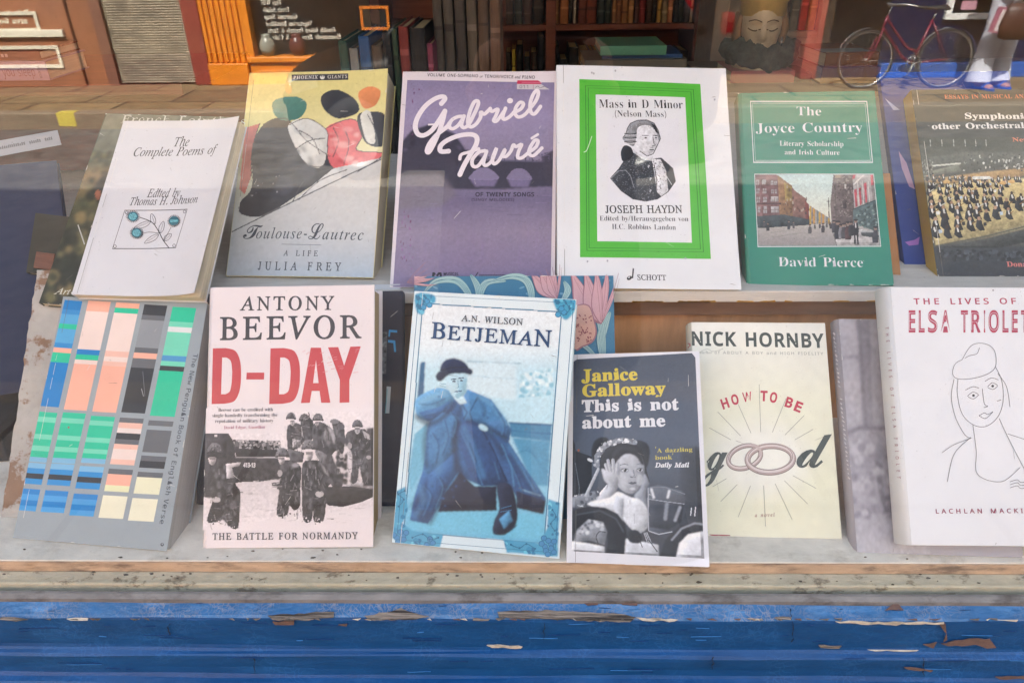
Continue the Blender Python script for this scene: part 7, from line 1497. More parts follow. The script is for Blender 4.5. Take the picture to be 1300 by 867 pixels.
# ------------------------------------------------------------------ platform and step the books stand on
plat = empty('display_platform', 'scuffed white display board inside the window with raw wooden front edge', 'display shelf', (0, 0, FLOOR))
mb = MB(); mb.box(-1.36, 1.36, .0192, 1.6, -.0125, 0, bev=.0008); mb.build('board', M['floor_paint'], plat)
mb = MB(); mb.box(-1.36, 1.36, .0180, .0191, -.0130, -.0012); mb.build('raw_edge', M['ply_edge'], plat)
mb = MB(); mb.box(-1.36, 1.36, .03, 1.6, -FLOOR+.02, -.013); mb.build('carcass', M['riser'], plat)
SX0, SX1 = -.47, 1.33
step = empty('display_step', 'raised step with a chipped white front edge and a brown recess below', 'display step', (0, .227, FLOOR))
ZS = STEP-FLOOR
mb = MB(); mb.box(SX0, SX1, 0, 1.0, ZS-.013, ZS, bev=.0012); mb.build('top_board', M['white_edge'], step)
mb = MB()
for i in range(26):
    x = rg.choice([rg.uniform(.11, .19), rg.uniform(.1, .42)]); l = rg.uniform(.004, .022); z = ZS-.0125
    mb.prism([(x, z), (x+l, z-.0002), (x+l*.9, z+rg.uniform(.0008, .0022)), (x+l*.4, z+.0012), (x+l*.1, z+rg.uniform(.0005, .002))], 0, .0008, xf=Matrix.Rotation(PI/2, 4, 'X'))
tag(mb.build('yellow_paint', mat('old_yellow_paint', 'b08432', .8, .25, 90), step), kind='stuff')
mb = MB(); mb.box(SX0+.004, SX1, .012, .028, ZS-.034, ZS-.0132); mb.build('shade_strip', M['riser'], step)  # dark strip stands for the shadow band under the top board
mb = MB(); mb.box(SX0+.004, SX1, .0215, .026, .0005, ZS-.0342); mb.build('riser_panel', M['tan_board'], step)
mb = MB(); mb.box(SX0, SX0+.012, .03, 1.0, .0005, ZS-.0134); mb.build('end_panel', M['flaking'], step)
# the sloping board at the left end, its paint flaking off
bp = pose_from((2, 656), (150, 656), (46, 343), 41.5, FLOOR+.001)
Rb = np.array(bp[1])
lb = empty('sloping_board', 'sloping wooden board with flaking white paint at the left of the display', 'board', mw=pose_matrix(bp))
mb = MB(); rr = random.Random(4)
edge = [(-bp[2]/2+rr.uniform(-.001, .0012), bp[3]*i/40) for i in range(41)]
out = edge+[(bp[2]/2, bp[3]), (bp[2]/2, 0)]
mb.prism(out, -.014, 0)
mb.build('planed_board', M['flaking'], lb)

rr = random.Random(8)
mb = MB()
for i in range(90):
    x = rr.uniform(-.7, .7); k = rr.random()
    y, z = (rr.uniform(.005, .0175), .9743) if k < .7 else (rr.uniform(.021, .035), FLOOR+.0002)
    s = rr.uniform(.0003, .0011)*(1.6 if rr.random() < .12 else 1)
    mb.prism([(x+s*rr.uniform(.5, 1.2)*math.cos(t)*1.8, y+s*rr.uniform(.4, 1)*math.sin(t)) for t in [j*PI/4 for j in range(8)]], z, z+rr.uniform(.0004, .001))
tag(mb.build('dirt', mat('dark_grit', '5a5145', .95, .3, 90)), 'dark grit and dead flies scattered along the inner ledge', 'dirt', kind='stuff')
# ------------------------------------------------------------------ the books
def lift(pose, amp, top, bot, bow):
    """a front cover that stands off its pages: most at the free edge (more at its top or bottom), with a gentle bow"""
    w, h = pose[2], pose[3]
    def f(p):
        if p[2] < -.0008: return p
        u = p[0]/w+.5; v = p[1]/h
        return (p[0], p[1], p[2]+amp*u**3*(bot*(1-v)**2+top*v*v)+bow*math.sin(PI*min(1, u*1.05))*math.sin(PI*(.15+.7*v))*.5+.0006*math.sin(v*9+u*4)*u)
    return f
G1, G2 = 'books leaning on the upper step', 'books leaning along the lower row'
PP = nearer(P['poems'], .955)
book('poetry_paperback', 'white paperback with italic lettering and a boxed drawing of blue flowers', PP, .012, 'paper', 'd9dbe0', art=art_poems, group=G1,
     bend=lambda p: (p[0], p[1], p[2]+(.010*max(0, (p[0]+.01)/.083)**2*(1-p[1]/.2207*.55)+.004*max(0, (p[0]-.03)/.043)**2 if p[2] > -.002 else 0)))
book('biography_paperback', 'thick yellow paperback with black and coral cover shapes and a black publisher strip', P['lautrec'], .033, 'paper', 'd8cf90', art=art_painter_life, group=G1, bend=lift(P['lautrec'], .006, .9, .1, .004))
sb = book('songbook', 'purple songbook with white brush lettering above a dark stone bridge', P['faure'], .006, 'paper', 'dcd4da', art=art_songs, group=G1, cover='print', bend=lift(P['faure'], .004, .5, .9, .003))
A = Art(P['faure'], MB()); A.zoom(480, 80, 2.99); A.z = .0012; A.clip = False
A.poly([(527, 82), (653, 84), (652, 104), (527, 103)], 'c3c0c6'); A.poly([(529, 69), (651, 70), (653, 84), (527, 83)], 'c2385a')
A.text('011', 'N', (536, 99), (574, 99), 12, '8a878e', off=10, sp=30); A.line([(589, 85), (589, 103)], 1.6, 'b06078'); A.line([(596, 97), (606, 91), (616, 98), (630, 92), (642, 98)], 1.6, '4a4750', smooth=4)
A.text('SALE PRICE', 'N', (560, 80), (622, 80), 6, 'e0c8d0', off=10) if False else A.line([(545, 77), (632, 78)], 2, 'd98aa0')
A.mb.build('price_sticker', M['print'], sb)
book('vocal_score', 'large white music score with a bright green frame and a bewigged portrait', P['haydn'], .013, 'paper', 'e2e5e8', art=art_mass, group=G1, bend=lift(P['haydn'], .005, .2, .9, .003))
book('green_hardback', 'teal green hardback with a tinted old street view and white framed title', P['joyce'], .022, 'board', '2b8470', art=art_country, group=G1, cover='print')
book('music_essays', 'dark paperback showing an orchestra on a yellow stage, gold spine', P['symph'], .02, 'paper', '3a4140', spine='b0923f', art=art_symphonies, group=G1)
book('verse_anthology', 'thick grey book patterned with columns of blue green and peach blocks', P['verse'], .034, 'paper', '98a4ab', art=art_verse, group=G2, cover='matt_print', page='shaded_pages')
book('war_history', 'pale pink hardback with red title and a photograph of wading soldiers', P['dday'], .04, 'board', 'e5dcde', art=art_beach, group=G2, cover='jacket', page='old_pages')
book('poet_biography', 'blue tinted paperback with a seated man in hat and overcoat', P['betjeman'], .03, 'paper', 'd3e4ea', art=art_poet, group=G2, bend=lift(P['betjeman'], .003, .8, .3, .002))
book('memoir', 'white edged paperback with yellow lettering and a girl holding her cheeks', P['janice'], .012, 'paper', 'dfe0e6', art=art_memoir, group=G2, bend=lift(P['janice'], .004, .3, 1, .002))
def art_h(A):
    art_rings(A)
hb = book('cream_novel', 'cream hardback with two linked wedding rings and sunburst lines', P['hornby'], .024, 'round', 'e8e7d4', spine='dcd9c8', art=art_h, group=G2, cover='jacket')
pe = nearer(P['elsa'], .956)
eb = book('white_biography', 'white hardback with deco pink lettering and a line drawn woman in a hat', pe, .024, 'round', 'e2e4e8', spine='d6d8da', art=art_lives, group=G2, cover='jacket')
gb = book('grey_novel', 'grey hardback half hidden behind the white line drawing book', P['grey'], .022, 'round', 'aaa7b0', spine='9f9ca5', art=art_monochrome, group=G2, cover='jacket')

def spine_text(root, pose, t, s, st, col, h, v0, v1, off=0, sp=0, frac=.5):
    """lettering running down a rounded spine"""
    w = pose[2]; mbx = MB(); tot = 0; items = []
    for ch in s:
        if ch == ' ': tot += 260+sp; continue
        g = glyph(st, ch, off); items.append((tot, g)); tot += g[0]+sp
    k = (v0-v1)/tot; ky = h/CAP[st]; cz = -t/2+math.cos(PI*frac)*t/2
    for x, g in items:
        vs = []
        for px, py in g[1]:
            z = cz-(h/2)+py*ky; c = max(-1, min(1, (z+t/2)/(t/2))); a = math.acos(c)
            vs.append((-w/2+.0045-math.sin(a)**.7*.0075-.00015, v0-(x+px)*k, -t/2+math.cos(a)*t/2+.00015*math.cos(a)))
        mbx.add(vs, g[2], col)
    mbx.build('spine_lettering', M['print'], root)
spine_text(eb, pe, .024, 'THE LIVES OF ELSA TRIOLET', 'N', '8f5060', .0026, .2, .055, off=6, sp=700, frac=.22)
spine_text(hb, P['hornby'], .024, 'H', 'N', 'c0344e', .007, .1925, .186, off=20, frac=.24)

# navy book behind the pink one, its lettering partly hidden
nv = behind(P['dday'], .052)
tr_, br_ = [np.array(nv[1]).T @ (at_plane(x, y, nv[0], np.array(nv[1])[:, 2])-np.array(nv[0])) for x, y in ((518, 369), (505, 701))]
bl_ = np.array(nv[1]).T @ (at_plane(247, 693, nv[0], np.array(nv[1])[:, 2])-np.array(nv[0]))
u1 = (tr_[0]+br_[0])/2; u0 = bl_[0]
nv = behind(nv, 0, du=(u0+u1)/2, dv=br_[1], w=u1-u0, h=tr_[1]-br_[1])
def art_navy(A):
    A.zoom(240, 350, 2.407)
    A.text('TH', 'N', (608, 246), (608, 170), 26, '3f9fd8', off=10) if False else None
    for pts in ([(611, 165), (636, 167), (636, 174), (611, 172)], [(611, 165), (616, 165), (614, 186), (609, 186)], [(608, 196), (630, 198), (633, 233), (627, 233), (624, 206), (608, 204)]): A.poly(pts, '3f9fd8')
    A.poly([(604, 338), (617, 339), (612, 420), (600, 420)], 'b9c2c6'); A.line([(606, 345), (600, 420)], 2, '5fa8b0')
    R = Ras(A, [(560, 170), (606, 172), (602, 300), (556, 300)], 20, 50, '55585c'); R.specks([(560, 170), (606, 172), (602, 300), (556, 300)], ['2a2c30', '8a8c90', '6a6c70'], 90, 3, 8, 1); R.put()
book('navy_book', 'large navy blue book standing behind the pink war history', nv, .012, 'board', '141c33', group=G2, art=art_navy, cover='matt_print')
# the white-edged notebook peeping over it
nb = behind(nv, .016, du=.004, dv=.006, h=nv[3]+.004, w=nv[2]-.02)
book('white_notebook', 'pale book whose top edge shows above the navy one', nb, .01, 'paper', 'b9bcc2', group=G2)
# floral board behind the blue book
fb = behind(P['betjeman'], .036); R_ = np.array([[1, 0, 0], [0, .64, -.768], [0, .768, .64]]).T
Rf = np.stack([np.array([1., 0, 0]), np.array([0, .62, .7846]), np.array([0, -.7846, .62])], 1)
of = at_z(650, 640, FLOOR); of = np.array([0, .075, FLOOR+.001]); fl = (of.tolist(), Rf.tolist(), .2, .2)
a_, b_, c_ = [Rf.T @ (at_plane(x, y, of, Rf[:, 2])-of) for x, y in ((526, 351), (779.5, 350), (780, 447))]
of = of+Rf[:, 0]*(a_[0]+(b_[0]+c_[0])/2)/2; fl = (of.tolist(), Rf.tolist(), float((b_[0]+c_[0])/2-a_[0]), float((a_[1]+b_[1])/2))
def art_floral(A):
    A.zoom(520, 345, 4.906); bl, lf, ln, pk, dp = '4c82a2', 'a6c6c6', '547f90', 'cfa6ac', 'a47a88'
    def blade(pts, w0, w1, c=lf):
        P_ = curve(pts, 6); n = len(P_); ws = [w0+(w1-w0)*math.sin(PI*i/(n-1)) for i in range(n)]
        A.line(P_, [w+3 for w in ws], ln); A.line(P_, ws, c)
        for k in (-.28, 0, .28): A.line([(x+k*ws[i]*.9, y) for i, (x, y) in enumerate(P_)], 1.8, ln)
    for i in range(60):
        rg2 = random.Random(i); x, y = rg2.uniform(20, 1260), rg2.uniform(30, 560)
        A.ell(x, y, rg2.uniform(10, 22), rg2.uniform(5, 9), '76a5bf', rot=rg2.uniform(0, 3), n=10)
    blade([(90, 130), (170, 60), (300, 60), (380, 170), (400, 330)], 6, 44); blade([(600, 60), (480, 70), (430, 170), (415, 330)], 6, 44)
    blade([(520, 60), (640, 30), (730, 60), (760, 170), (720, 300)], 8, 46); blade([(380, 20), (430, 120), (430, 330)], 8, 40)
    blade([(1250, 250), (1215, 330), (1190, 430), (1200, 560)], 8, 52); blade([(1140, 240), (1190, 330), (1215, 560)], 8, 40); blade([(960, 60), (985, 120), (940, 200)], 6, 40); blade([(1030, 430), (1110, 480), (1180, 560)], 5, 26)
    def tulip(cx, cy, s, rot=0):
        c, t = math.cos(rot), math.sin(rot); T = lambda x, y: (cx+(x*c-y*t)*s, cy+(x*t+y*c)*s)
        for k, (x0, w) in enumerate(((-.55, .3), (.55, .3), (-.25, .32), (.25, .32), (0, .3))):
            pts = [T(0, 1), T(x0-w, .35), T(x0*1.5-w*.3, -.6), T(x0*1.6, -1), T(x0*1.1+w*.5, -.4), T(x0*.5+w*.4, .4)]
            A.poly(curve(pts, 5, True), dp); A.poly(curve([T(0, .95)]+[((p[0]-T(x0, 0)[0])*.88+T(x0, 0)[0], (p[1]-T(x0, 0)[1])*.92+T(x0, 0)[1]) for p in pts[1:]], 5, True), pk)
            A.line([T(0, .9), T(x0*.9, 0), T(x0*1.5, -.8)], 2.5, dp, smooth=4); A.line([T(.03, .9), T(x0*.9+.1, 0), T(x0*1.4+.06, -.6)], 1.8, dp, smooth=4)
    tulip(880, 70, 110, -.35); tulip(1175, 160, 170, -.1); tulip(60, 40, 90, 1.2)
    A.poly(curve([(1030, 250), (1060, 205), (1120, 215), (1150, 300), (1165, 380), (1140, 440), (1080, 470), (1030, 480)], 5, True), dp)
    A.poly(curve([(1020, 252), (1060, 212), (1116, 222), (1143, 302), (1156, 380), (1133, 432), (1076, 462), (1020, 470)], 5, True), 'd3a99c')
    for i in range(46):
        rg2 = random.Random(i+500); A.ell(rg2.uniform(1035, 1130), rg2.uniform(270, 440), 6, 4, '8f5660', rot=rg2.uniform(0, 3), n=8)
flr = book('floral_notebook', 'square blue notebook printed with pink tulips and pale curling leaves', fl, .008, 'paper', '4c82a2', group=G2, art=art_floral, cover='matt_print')

# upper row, behind
def on_plane(base, d, bl, br, tl):
    """a sheet d behind another one, its corners where the photograph shows them"""
    R = np.array(base[1]); o = np.array(base[0])-R[:, 2]*d
    B_, C_, T_ = [R.T @ (at_plane(x, y, o, R[:, 2])-o) for x, y in (bl, br, tl)]
    a = math.atan2(C_[1]-B_[1], C_[0]-B_[0]); c, s = math.cos(a), math.sin(a)
    R2 = R @ np.array([[c, -s, 0], [s, c, 0], [0, 0, 1]])
    m = (B_+C_)/2; up = -(T_-B_)[0]*s+(T_-B_)[1]*c
    return ((o+R @ m).tolist(), R2.tolist(), float(np.hypot(*(C_-B_)[:2])), float(up))
fp = on_plane(PP, .026, (49, 385), (225, 397), (128, 144))
def art_french(A):
    A.zoom(0, 130, 3.2125)
    R = Ras(A, [(440, 35), (1010, 50), (850, 840), (150, 820)], 120, 150, '5b5c48'); R.rel, R.tex = 0.5, 0.2
    R.vgrad([(30, '75786c'), (190, '6d7160'), (240, '4d5642'), (300, '8a7350'), (420, '56573d'), (520, '3b3f30'), (650, '2f352b'), (820, '2c3128')])
    R.specks([(150, 200), (500, 200), (500, 820), (150, 820)], ['4c5138', '6f6a46', '2b3026', '8a7b52', '3f4632'], 200, 6, 26, 7, seed=4)
    R.fill([(385, 330), (440, 280), (460, 330), (440, 420), (400, 400)], '2c2a26', 5); R.ell(400, 378, 12, 20, '9a6048', 4)
    R.noise(.08, 1); R.put()
    A.text('French Paintings', 'B', (489, 85), (1003, 95), 33, 'd5d6cc', off=-22)
    A.text('Art', 'I', (225, 782), (285, 784), 24, 'd2d2c4', off=4); A.text('Institute', 'I', (292, 784), (420, 786), 24, 'd2d2c4', off=4)
    A.line([(318, 500), (345, 580)], 4, 'c8cac2'); A.line([(330, 530), (345, 575)], 3, 'aeb0a8')
book('art_catalogue', 'dark green art catalogue with a painted landscape, mostly behind the white paperback', fp, .009, 'paper', '3b4034', group=G1, art=art_french, cover='print')
# blue folder and brown card between the green and the dark book
def art_bluebook(A):
    A.zoom(920, 90, 2.989)
    A.poly([(660, 305), (690, 350), (722, 450), (700, 440), (672, 370)], 'b59ac0'); A.poly([(684, 650), (720, 642), (740, 630), (735, 660), (700, 664)], '9a6fc0')
    A.poly([(608, 105), (665, 150), (640, 150)], 'b0b8d8')
book('blue_book', 'bright blue book with small lilac shapes between the teal and the orchestra books', on_plane(P['symph'], .024, (1152, 362), (1330, 362), (1122, 92)), .009, 'paper', '2a4590', group=G1, art=art_bluebook, cover='matt_print')
book('tan_card', 'plain tan card standing just right of the teal hardback', on_plane(P['joyce'], .026, (1000, 362), (1145, 362), (985, 222)), .003, 'paper', 'a4754a', group=G1, cover='matt_print')
# ------------------------------------------------------------------ the room behind
mb = MB(); mb.box(-3.2, 3.2, .31, 4.2, -.02, .02); struct(mb, 'shop_floor', M['boards'])
mb = MB(); mb.box(-3.2, 3.2, 4.2, 4.3, 0, 2.9); mb.box(-3.3, -3.2, .31, 4.2, 0, 2.9); mb.box(3.2, 3.3, .31, 4.2, 0, 2.9); struct(mb, 'room_wall', M['room'])
mb = MB(); mb.box(-3.3, 3.3, .31, 4.3, 2.9, 2.95); struct(mb, 'room_ceiling', M['room'])

ORD = ['first', 'second', 'third', 'fourth', 'fifth', 'sixth', 'seventh', 'eighth', 'ninth', 'tenth', 'eleventh', 'twelfth', 'thirteenth', 'fourteenth', 'fifteenth', 'sixteenth', 'seventeenth', 'eighteenth', 'nineteenth', 'twentieth']
def spine_book(name, x0, x1, z0, z1, Y, depth, col, label, group, tilt=0):
    """an upright book, back outwards; boards, rounded back and a paper block"""
    w = x1-x0; rt = empty(name, label, 'book', ((x0+x1)/2, Y, z0), group)
    if tilt: rt.rotation_euler[1] = tilt
    h = z1-z0; mb = MB(); k = 7
    prof_ = [(-w/2+.0004, depth)]+[(-w/2*math.cos(PI*i/k)*.985, -math.sin(PI*i/k)*min(.006, w*.22)) for i in range(k+1)]+[(w/2-.0004, depth)]
    inn = [(x*.82, y+.002 if 0 < i < len(prof_)-1 else y) for i, (x, y) in enumerate(prof_)]
    ring = lambda z: [(x, y, z) for x, y in prof_]+[(x, y, z) for x, y in inn[::-1]]
    mb.loft([ring(0), ring(h)], col, smooth=False)
    n = len(prof_)*2
    for z, rev in ((0, 1), (h, 0)):
        fs = [(i, i+1, n-2-i, n-1-i) for i in range(n//2-1)]; mb.add(ring(z), fs, col)
    c = lin(col); lt = tuple(min(.9, v*1.6+.03) for v in c)
    rr = random.Random(int(x0*9999))
    if h > .12:
        for zz in (h*rr.uniform(.72, .8), h*rr.uniform(.15, .25)):
            hh = h*rr.uniform(.012, .05)
            mb.loft([[(x*1.004, y-.0004, zz+d) for x, y in prof_[1:-1]] for d in (0, hh)], lt if rr.random() < .6 else tuple(v*.4 for v in c), closed=False, smooth=False)
    mb.build('cover', M['plain_book'], rt)
    pb = MB(); pb.box(-w*.4, w*.4, .004, depth-.004, .003, h-.004); pb.build('page_block', M['old_pages'], rt)
    return rt
def flat_book(name, x0, x1, y0, y1, z0, t, col, label, group=None, rz=0, page='pages'):
    rt = empty(name, label, 'book', ((x0+x1)/2, (y0+y1)/2, z0), group, rz=rz); w, d = (x1-x0)/2, (y1-y0)/2
    mb = MB(); e = .0025
    mb.box(-w, w, -d, d, 0, e, col, bev=.0006); mb.box(-w, w, -d, d, t-e, t, col, bev=.0006); mb.box(-w, w, -d, -d+e, e, t-e, col)
    mb.build('cover', M['print'], rt)
    pb = MB(); pb.box(-w+.003, w-.003, -d+e+.0002, d-.004, e+.0001, t-e-.0001); pb.build('page_block', M[page], rt)
    return rt
def colour_name(c):
    r, g, b = [int(c[i:i+2], 16) for i in (0, 2, 4)]
    mx_, mn = max(r, g, b), min(r, g, b)
    if mx_ < 45: return 'black'
    if mx_-mn < 22: return 'grey' if mx_ < 150 else 'pale grey'
    if r >= g >= b: return ('dark ' if mx_ < 80 else '')+('red' if g < r*.45 else 'brown' if mx_ < 140 else 'tan')
    if b >= r and b >= g: return ('dark ' if mx_ < 80 else '')+('blue' if r < b*.85 else 'purple')
    if g >= r: return 'dark green' if mx_ < 90 else 'green'
    return 'maroon'

# ---- tall bookcase at the back
YB = 2.35
bx = lambda x, y=30: float(at_y(x, y, YB)[0]); bz = lambda y, x=790: float(at_y(x, y, YB)[2])
ca = empty('wooden_bookcase', 'tall dark red wooden bookcase at the back of the shop', 'bookcase', (0, 0, 0))
zsh = bz(31); xL, xR = bx(693), bx(893)
mb = MB()
for x in (xL-.62, xL, xR-.03): mb.box(x, x+.035, YB, YB+.3, .02, 2.2, bev=.002)
mb.build('upright', M['dark_wood'], ca)
mb = MB(); mb.box(xL-.62, xR, YB+.28, YB+.3, .02, 2.2); mb.build('back_panel', M['dark_wood'], ca)
sh_z = [zsh-.62, zsh-.31, zsh, zsh+.31, zsh+.62]
for z in sh_z:
    mb = MB(); mb.box(xL-.585, xL, YB+.004, YB+.28, z-.02, z, bev=.002); mb.box(xL+.035, xR-.03, YB+.004, YB+.28, z-.02, z, bev=.002); mb.build('shelf', M['dark_wood'], ca)
GB = 'books on the shelves of the dark bookcase'
row = [(704, 710, '8a6440'), (711, 722, '8a5a38'), (722, 727, '1e1c1b'), (728, 732, '8f8c88'), (734, 745, '5f3228'), (745, 758, '6d3626'), (758, 768, '22343a'), (769, 776, '26342c'), (778, 783, '8a6a48'), (783, 789, '6a4830'), (789, 798, '7d5a34'), (798, 805, '9a744c'), (806, 812, '4a2a22'), (812, 820, '6e2026'), (821, 829, '3a2a22'), (829, 834, '1f1d1c'), (835, 840, 'a08448'), (840, 848, '746c58'), (848, 855, 'a87a60'), (855, 862, '24262a'), (862, 869, '1f2a24'), (869, 877, '2a2222'), (877, 881, '9c9690')]
def shelf_row(row, z, word, seed, top=(.19, .25)):
    rr = random.Random(seed)
    for i, (a, b, c) in enumerate(row):
        o_ = ORD[i] if i < 20 else ['twenty-first', 'twenty-second', 'twenty-third', 'twenty-fourth', 'twenty-fifth', 'twenty-sixth'][i-20]
        spine_book('shelved_book', bx(a)+.0008, bx(b)-.0008, z+.0005, z+rr.uniform(*top), YB+.02+rr.uniform(0, .02), .15, c, f'{colour_name(c)} book, {o_} from the left on the bookcase {word}', GB)
shelf_row(row, zsh, 'shelf above the teal stack', 1)
row2 = [(704, 711, '17181a'), (712, 722, '22252a'), (723, 736, '191a1c'), (737, 749, '7a5e40'), (750, 756, '2a4a66'), (756, 763, '7a4a34'), (764, 773, '2a2c30'), (774, 780, 'a09888'), (781, 790, '33261f'), (792, 800, '24343a'), (801, 811, '8a5a4a'), (812, 820, '33424a'), (822, 833, '20242a'), (834, 842, '9a8a7a'), (843, 856, '2a2422'), (858, 868, '1f2226'), (869, 880, '2b2320')]
shelf_row(row2, zsh-.31, 'shelf behind the teal stack', 2, (.19, .24))
row3 = [(641, 648, '1d1e22'), (649, 654, 'a89a3a'), (655, 664, '1b1c20'), (665, 673, '26303a'), (674, 682, '2a1f1c'), (683, 691, '1f2430')]
shelf_row(row3, zsh-.31, 'lower shelf of the left bay', 3, (.2, .27))
shelf_row([(642, 652, '30241f'), (653, 663, '1f2a2c'), (664, 675, '3a2622'), (676, 690, '22252c')], zsh, 'upper shelf of the left bay', 4)

# ---- low table in the middle with the stack of flat books
zt = 1.02
t0 = at_y(810, 95, 1.75)
tb = empty('book_table', 'dark wooden table behind the display carrying a stack of flat books', 'table', (float(t0[0]), 1.85, .02))
mb = MB(); mb.box(-.35, .35, -.25, .25, zt-.045, zt-.02, bev=.003); mb.build('table_top', M['dark_wood'], tb)
for sx in (-1, 1):
    for sy in (-1, 1):
        mb = MB(); mb.box(*sorted((sx*.29, sx*.33)), *sorted((sy*.19, sy*.23)), 0, zt-.046); mb.build('leg', M['dark_wood'], tb)
ymid = 1.72; lx = lambda x, y, Y=ymid: float(at_y(x, y, Y)[0]); lz = lambda x, y, Y=ymid: float(at_y(x, y, Y)[2])
zb = lz(800, 70); GS = 'books lying in a stack on the back table'
levels = [(zt, zt+.03, 740, 872, '2b2d30'), (zt+.03, zt+.058, 752, 868, '4a4640'), (zt+.058, zt+.085, 748, 862, '27313c'), (zt+.085, max(zt+.1, lz(800, 82)), 745, 858, '6a6c68')]
z = zt+.0005
names = ['black book at the bottom of the stack on the back table', 'brown book second up in the stack on the back table', 'dark blue book in the middle of the stack on the back table']
cols = ['26272a', '4d4238', '27384c']
n = 0; top = lz(800, 83)
while z < top-.012 and n < 3:
    th = min(.04, (top-z)/(3-n)); flat_book('flat_book', lx(748, 80)+n*.008, lx(858, 80)-n*.004, ymid+.01*n, ymid+.2, z, th-.0005, cols[n], names[n], GS); z += th; n += 1
flat_book('flat_book', lx(742, 80), lx(872, 80), ymid+.0, ymid+.19, z, lz(800, 76)-z-.0005, '70726c', 'grey book near the top of the stack on the back table', GS); z = lz(800, 76)
flat_book('flat_book', lx(765, 75), lx(868, 75), ymid+.02, ymid+.2, z, lz(800, 71)-z-.0005, '2f5a94', 'thin blue book directly under the teal one on the back table', GS); z = lz(800, 71)
flat_book('flat_book', lx(762, 70), lx(846, 70), ymid+.005, ymid+.2, z, lz(800, 59)-z, '5aa08c', 'thick teal book on top of the stack on the back table', GS)

# ---- books standing behind the upper row
GU = 'books standing behind the upper row'
def standing(items, Y, z, depth=.16):
    for i, (x0, x1, yt, c, lab) in enumerate(items):
        spine_book('standing_book', float(at_y(x0, 50, Y)[0])+.0006, float(at_y(x1, 50, Y)[0])-.0006, z+.0005, float(at_y((x0+x1)/2, yt, Y)[2]), Y, depth, c, lab, GU)
standing([(428, 440, 52, '28473a', 'green book standing left of the bright blue one'), (441, 453, 62, '737572', 'pale grey book next to the green one at the back left'), (454, 469, 46, '1f4a79', 'bright blue book standing behind the yellow paperback'),
          (470, 484, 58, '47392b', 'brown book standing right of the bright blue one'), (485, 496, 40, '222427', 'black narrow book behind the yellow paperback corner'), (497, 505, 36, '273b2b', 'thin dark green book left of the red one'), (506, 519, 34, '6c2925', 'red book standing between dark green and black ones'),
          (520, 540, 36, '19191b', 'wide black book with worn back, right of the red one'), (541, 549, 56, '6b2640', 'magenta book beside the tall ribbed volumes')], .78, STEP)
standing([(551, 563, -20, '443e38', 'tall grey ribbed volume, leftmost of the tall set'), (564, 577, -14, '48423b', 'tall grey brown volume, next after the leftmost'), (578, 592, -22, '3c3733', 'tall dark grey volume in the middle of the tall set'),
          (593, 606, -16, '52493e', 'tall dusty beige volume of the tall set'), (607, 621, -24, '493729', 'tall brown volume, near the right of the tall set'), (622, 636, -18, '543d2d', 'tall tan brown volume, rightmost of the tall set')], .84, STEP)

# ---- white shelf with the bust
zs = 1.135; ys = float(at_z(1020, 117, zs)[1])
wt = empty('white_shelf_unit', 'low white shelf unit inside the shop under the crowned head', 'shelf unit', (0, 0, 0))
xa, xb = float(at_z(915, 117, zs)[0]), 2.2
mb = MB(); mb.box(xa, xb, ys, ys+.5, zs-.025, zs, bev=.002); mb.build('shelf_top', mat('dull_white_paint', 'a09a92', .6, .12, 18), wt)
mb = MB(); mb.box(xa+.02, xb-.02, ys+.03, ys+.48, .02, zs-.026); mb.build('carcass', M['grey_wood'], wt)
pb_ = at_z(968, 106, zs)
x0, x1 = float(at_z(926, 106, zs)[0]), float(at_z(1008, 106, zs)[0])
bt = .030
flat_book('pink_book', x0, x1, float(pb_[1]), float(pb_[1])+.17, zs+.0005, bt, 'a8686c', 'faded pink book under the crowned head')
flat_book('dark_green_book', x1+.004, float(at_z(1032, 106, zs)[0]), float(pb_[1])+.01, float(pb_[1])+.14, zs+.0005, .022, '2f3a38', 'small dark green book beside the pink one')
q0 = at_z(1036, 107, zs); q1 = at_z(1116, 107, zs)
flat_book('tan_book', float(q0[0])+.01, float(q1[0]), float(q0[1]), float(q0[1])+.17, zs+.0005, .04, '8d6f4c', 'tan book at the bottom of a pair right of the crowned head')
br_ = flat_book('brown_book', float(q0[0]), float(q1[0])-.02, float(q0[1])-.01, float(q0[1])+.16, zs+.042, .036, '7a4a24', 'brown leather book with a grey label lying on the tan one', rz=.08)
mb = MB(); mb.box(-.075, .05, -.075, -.02, .0363, .0372, '8b98a0'); mb.build('label_card', M['print'], br_)

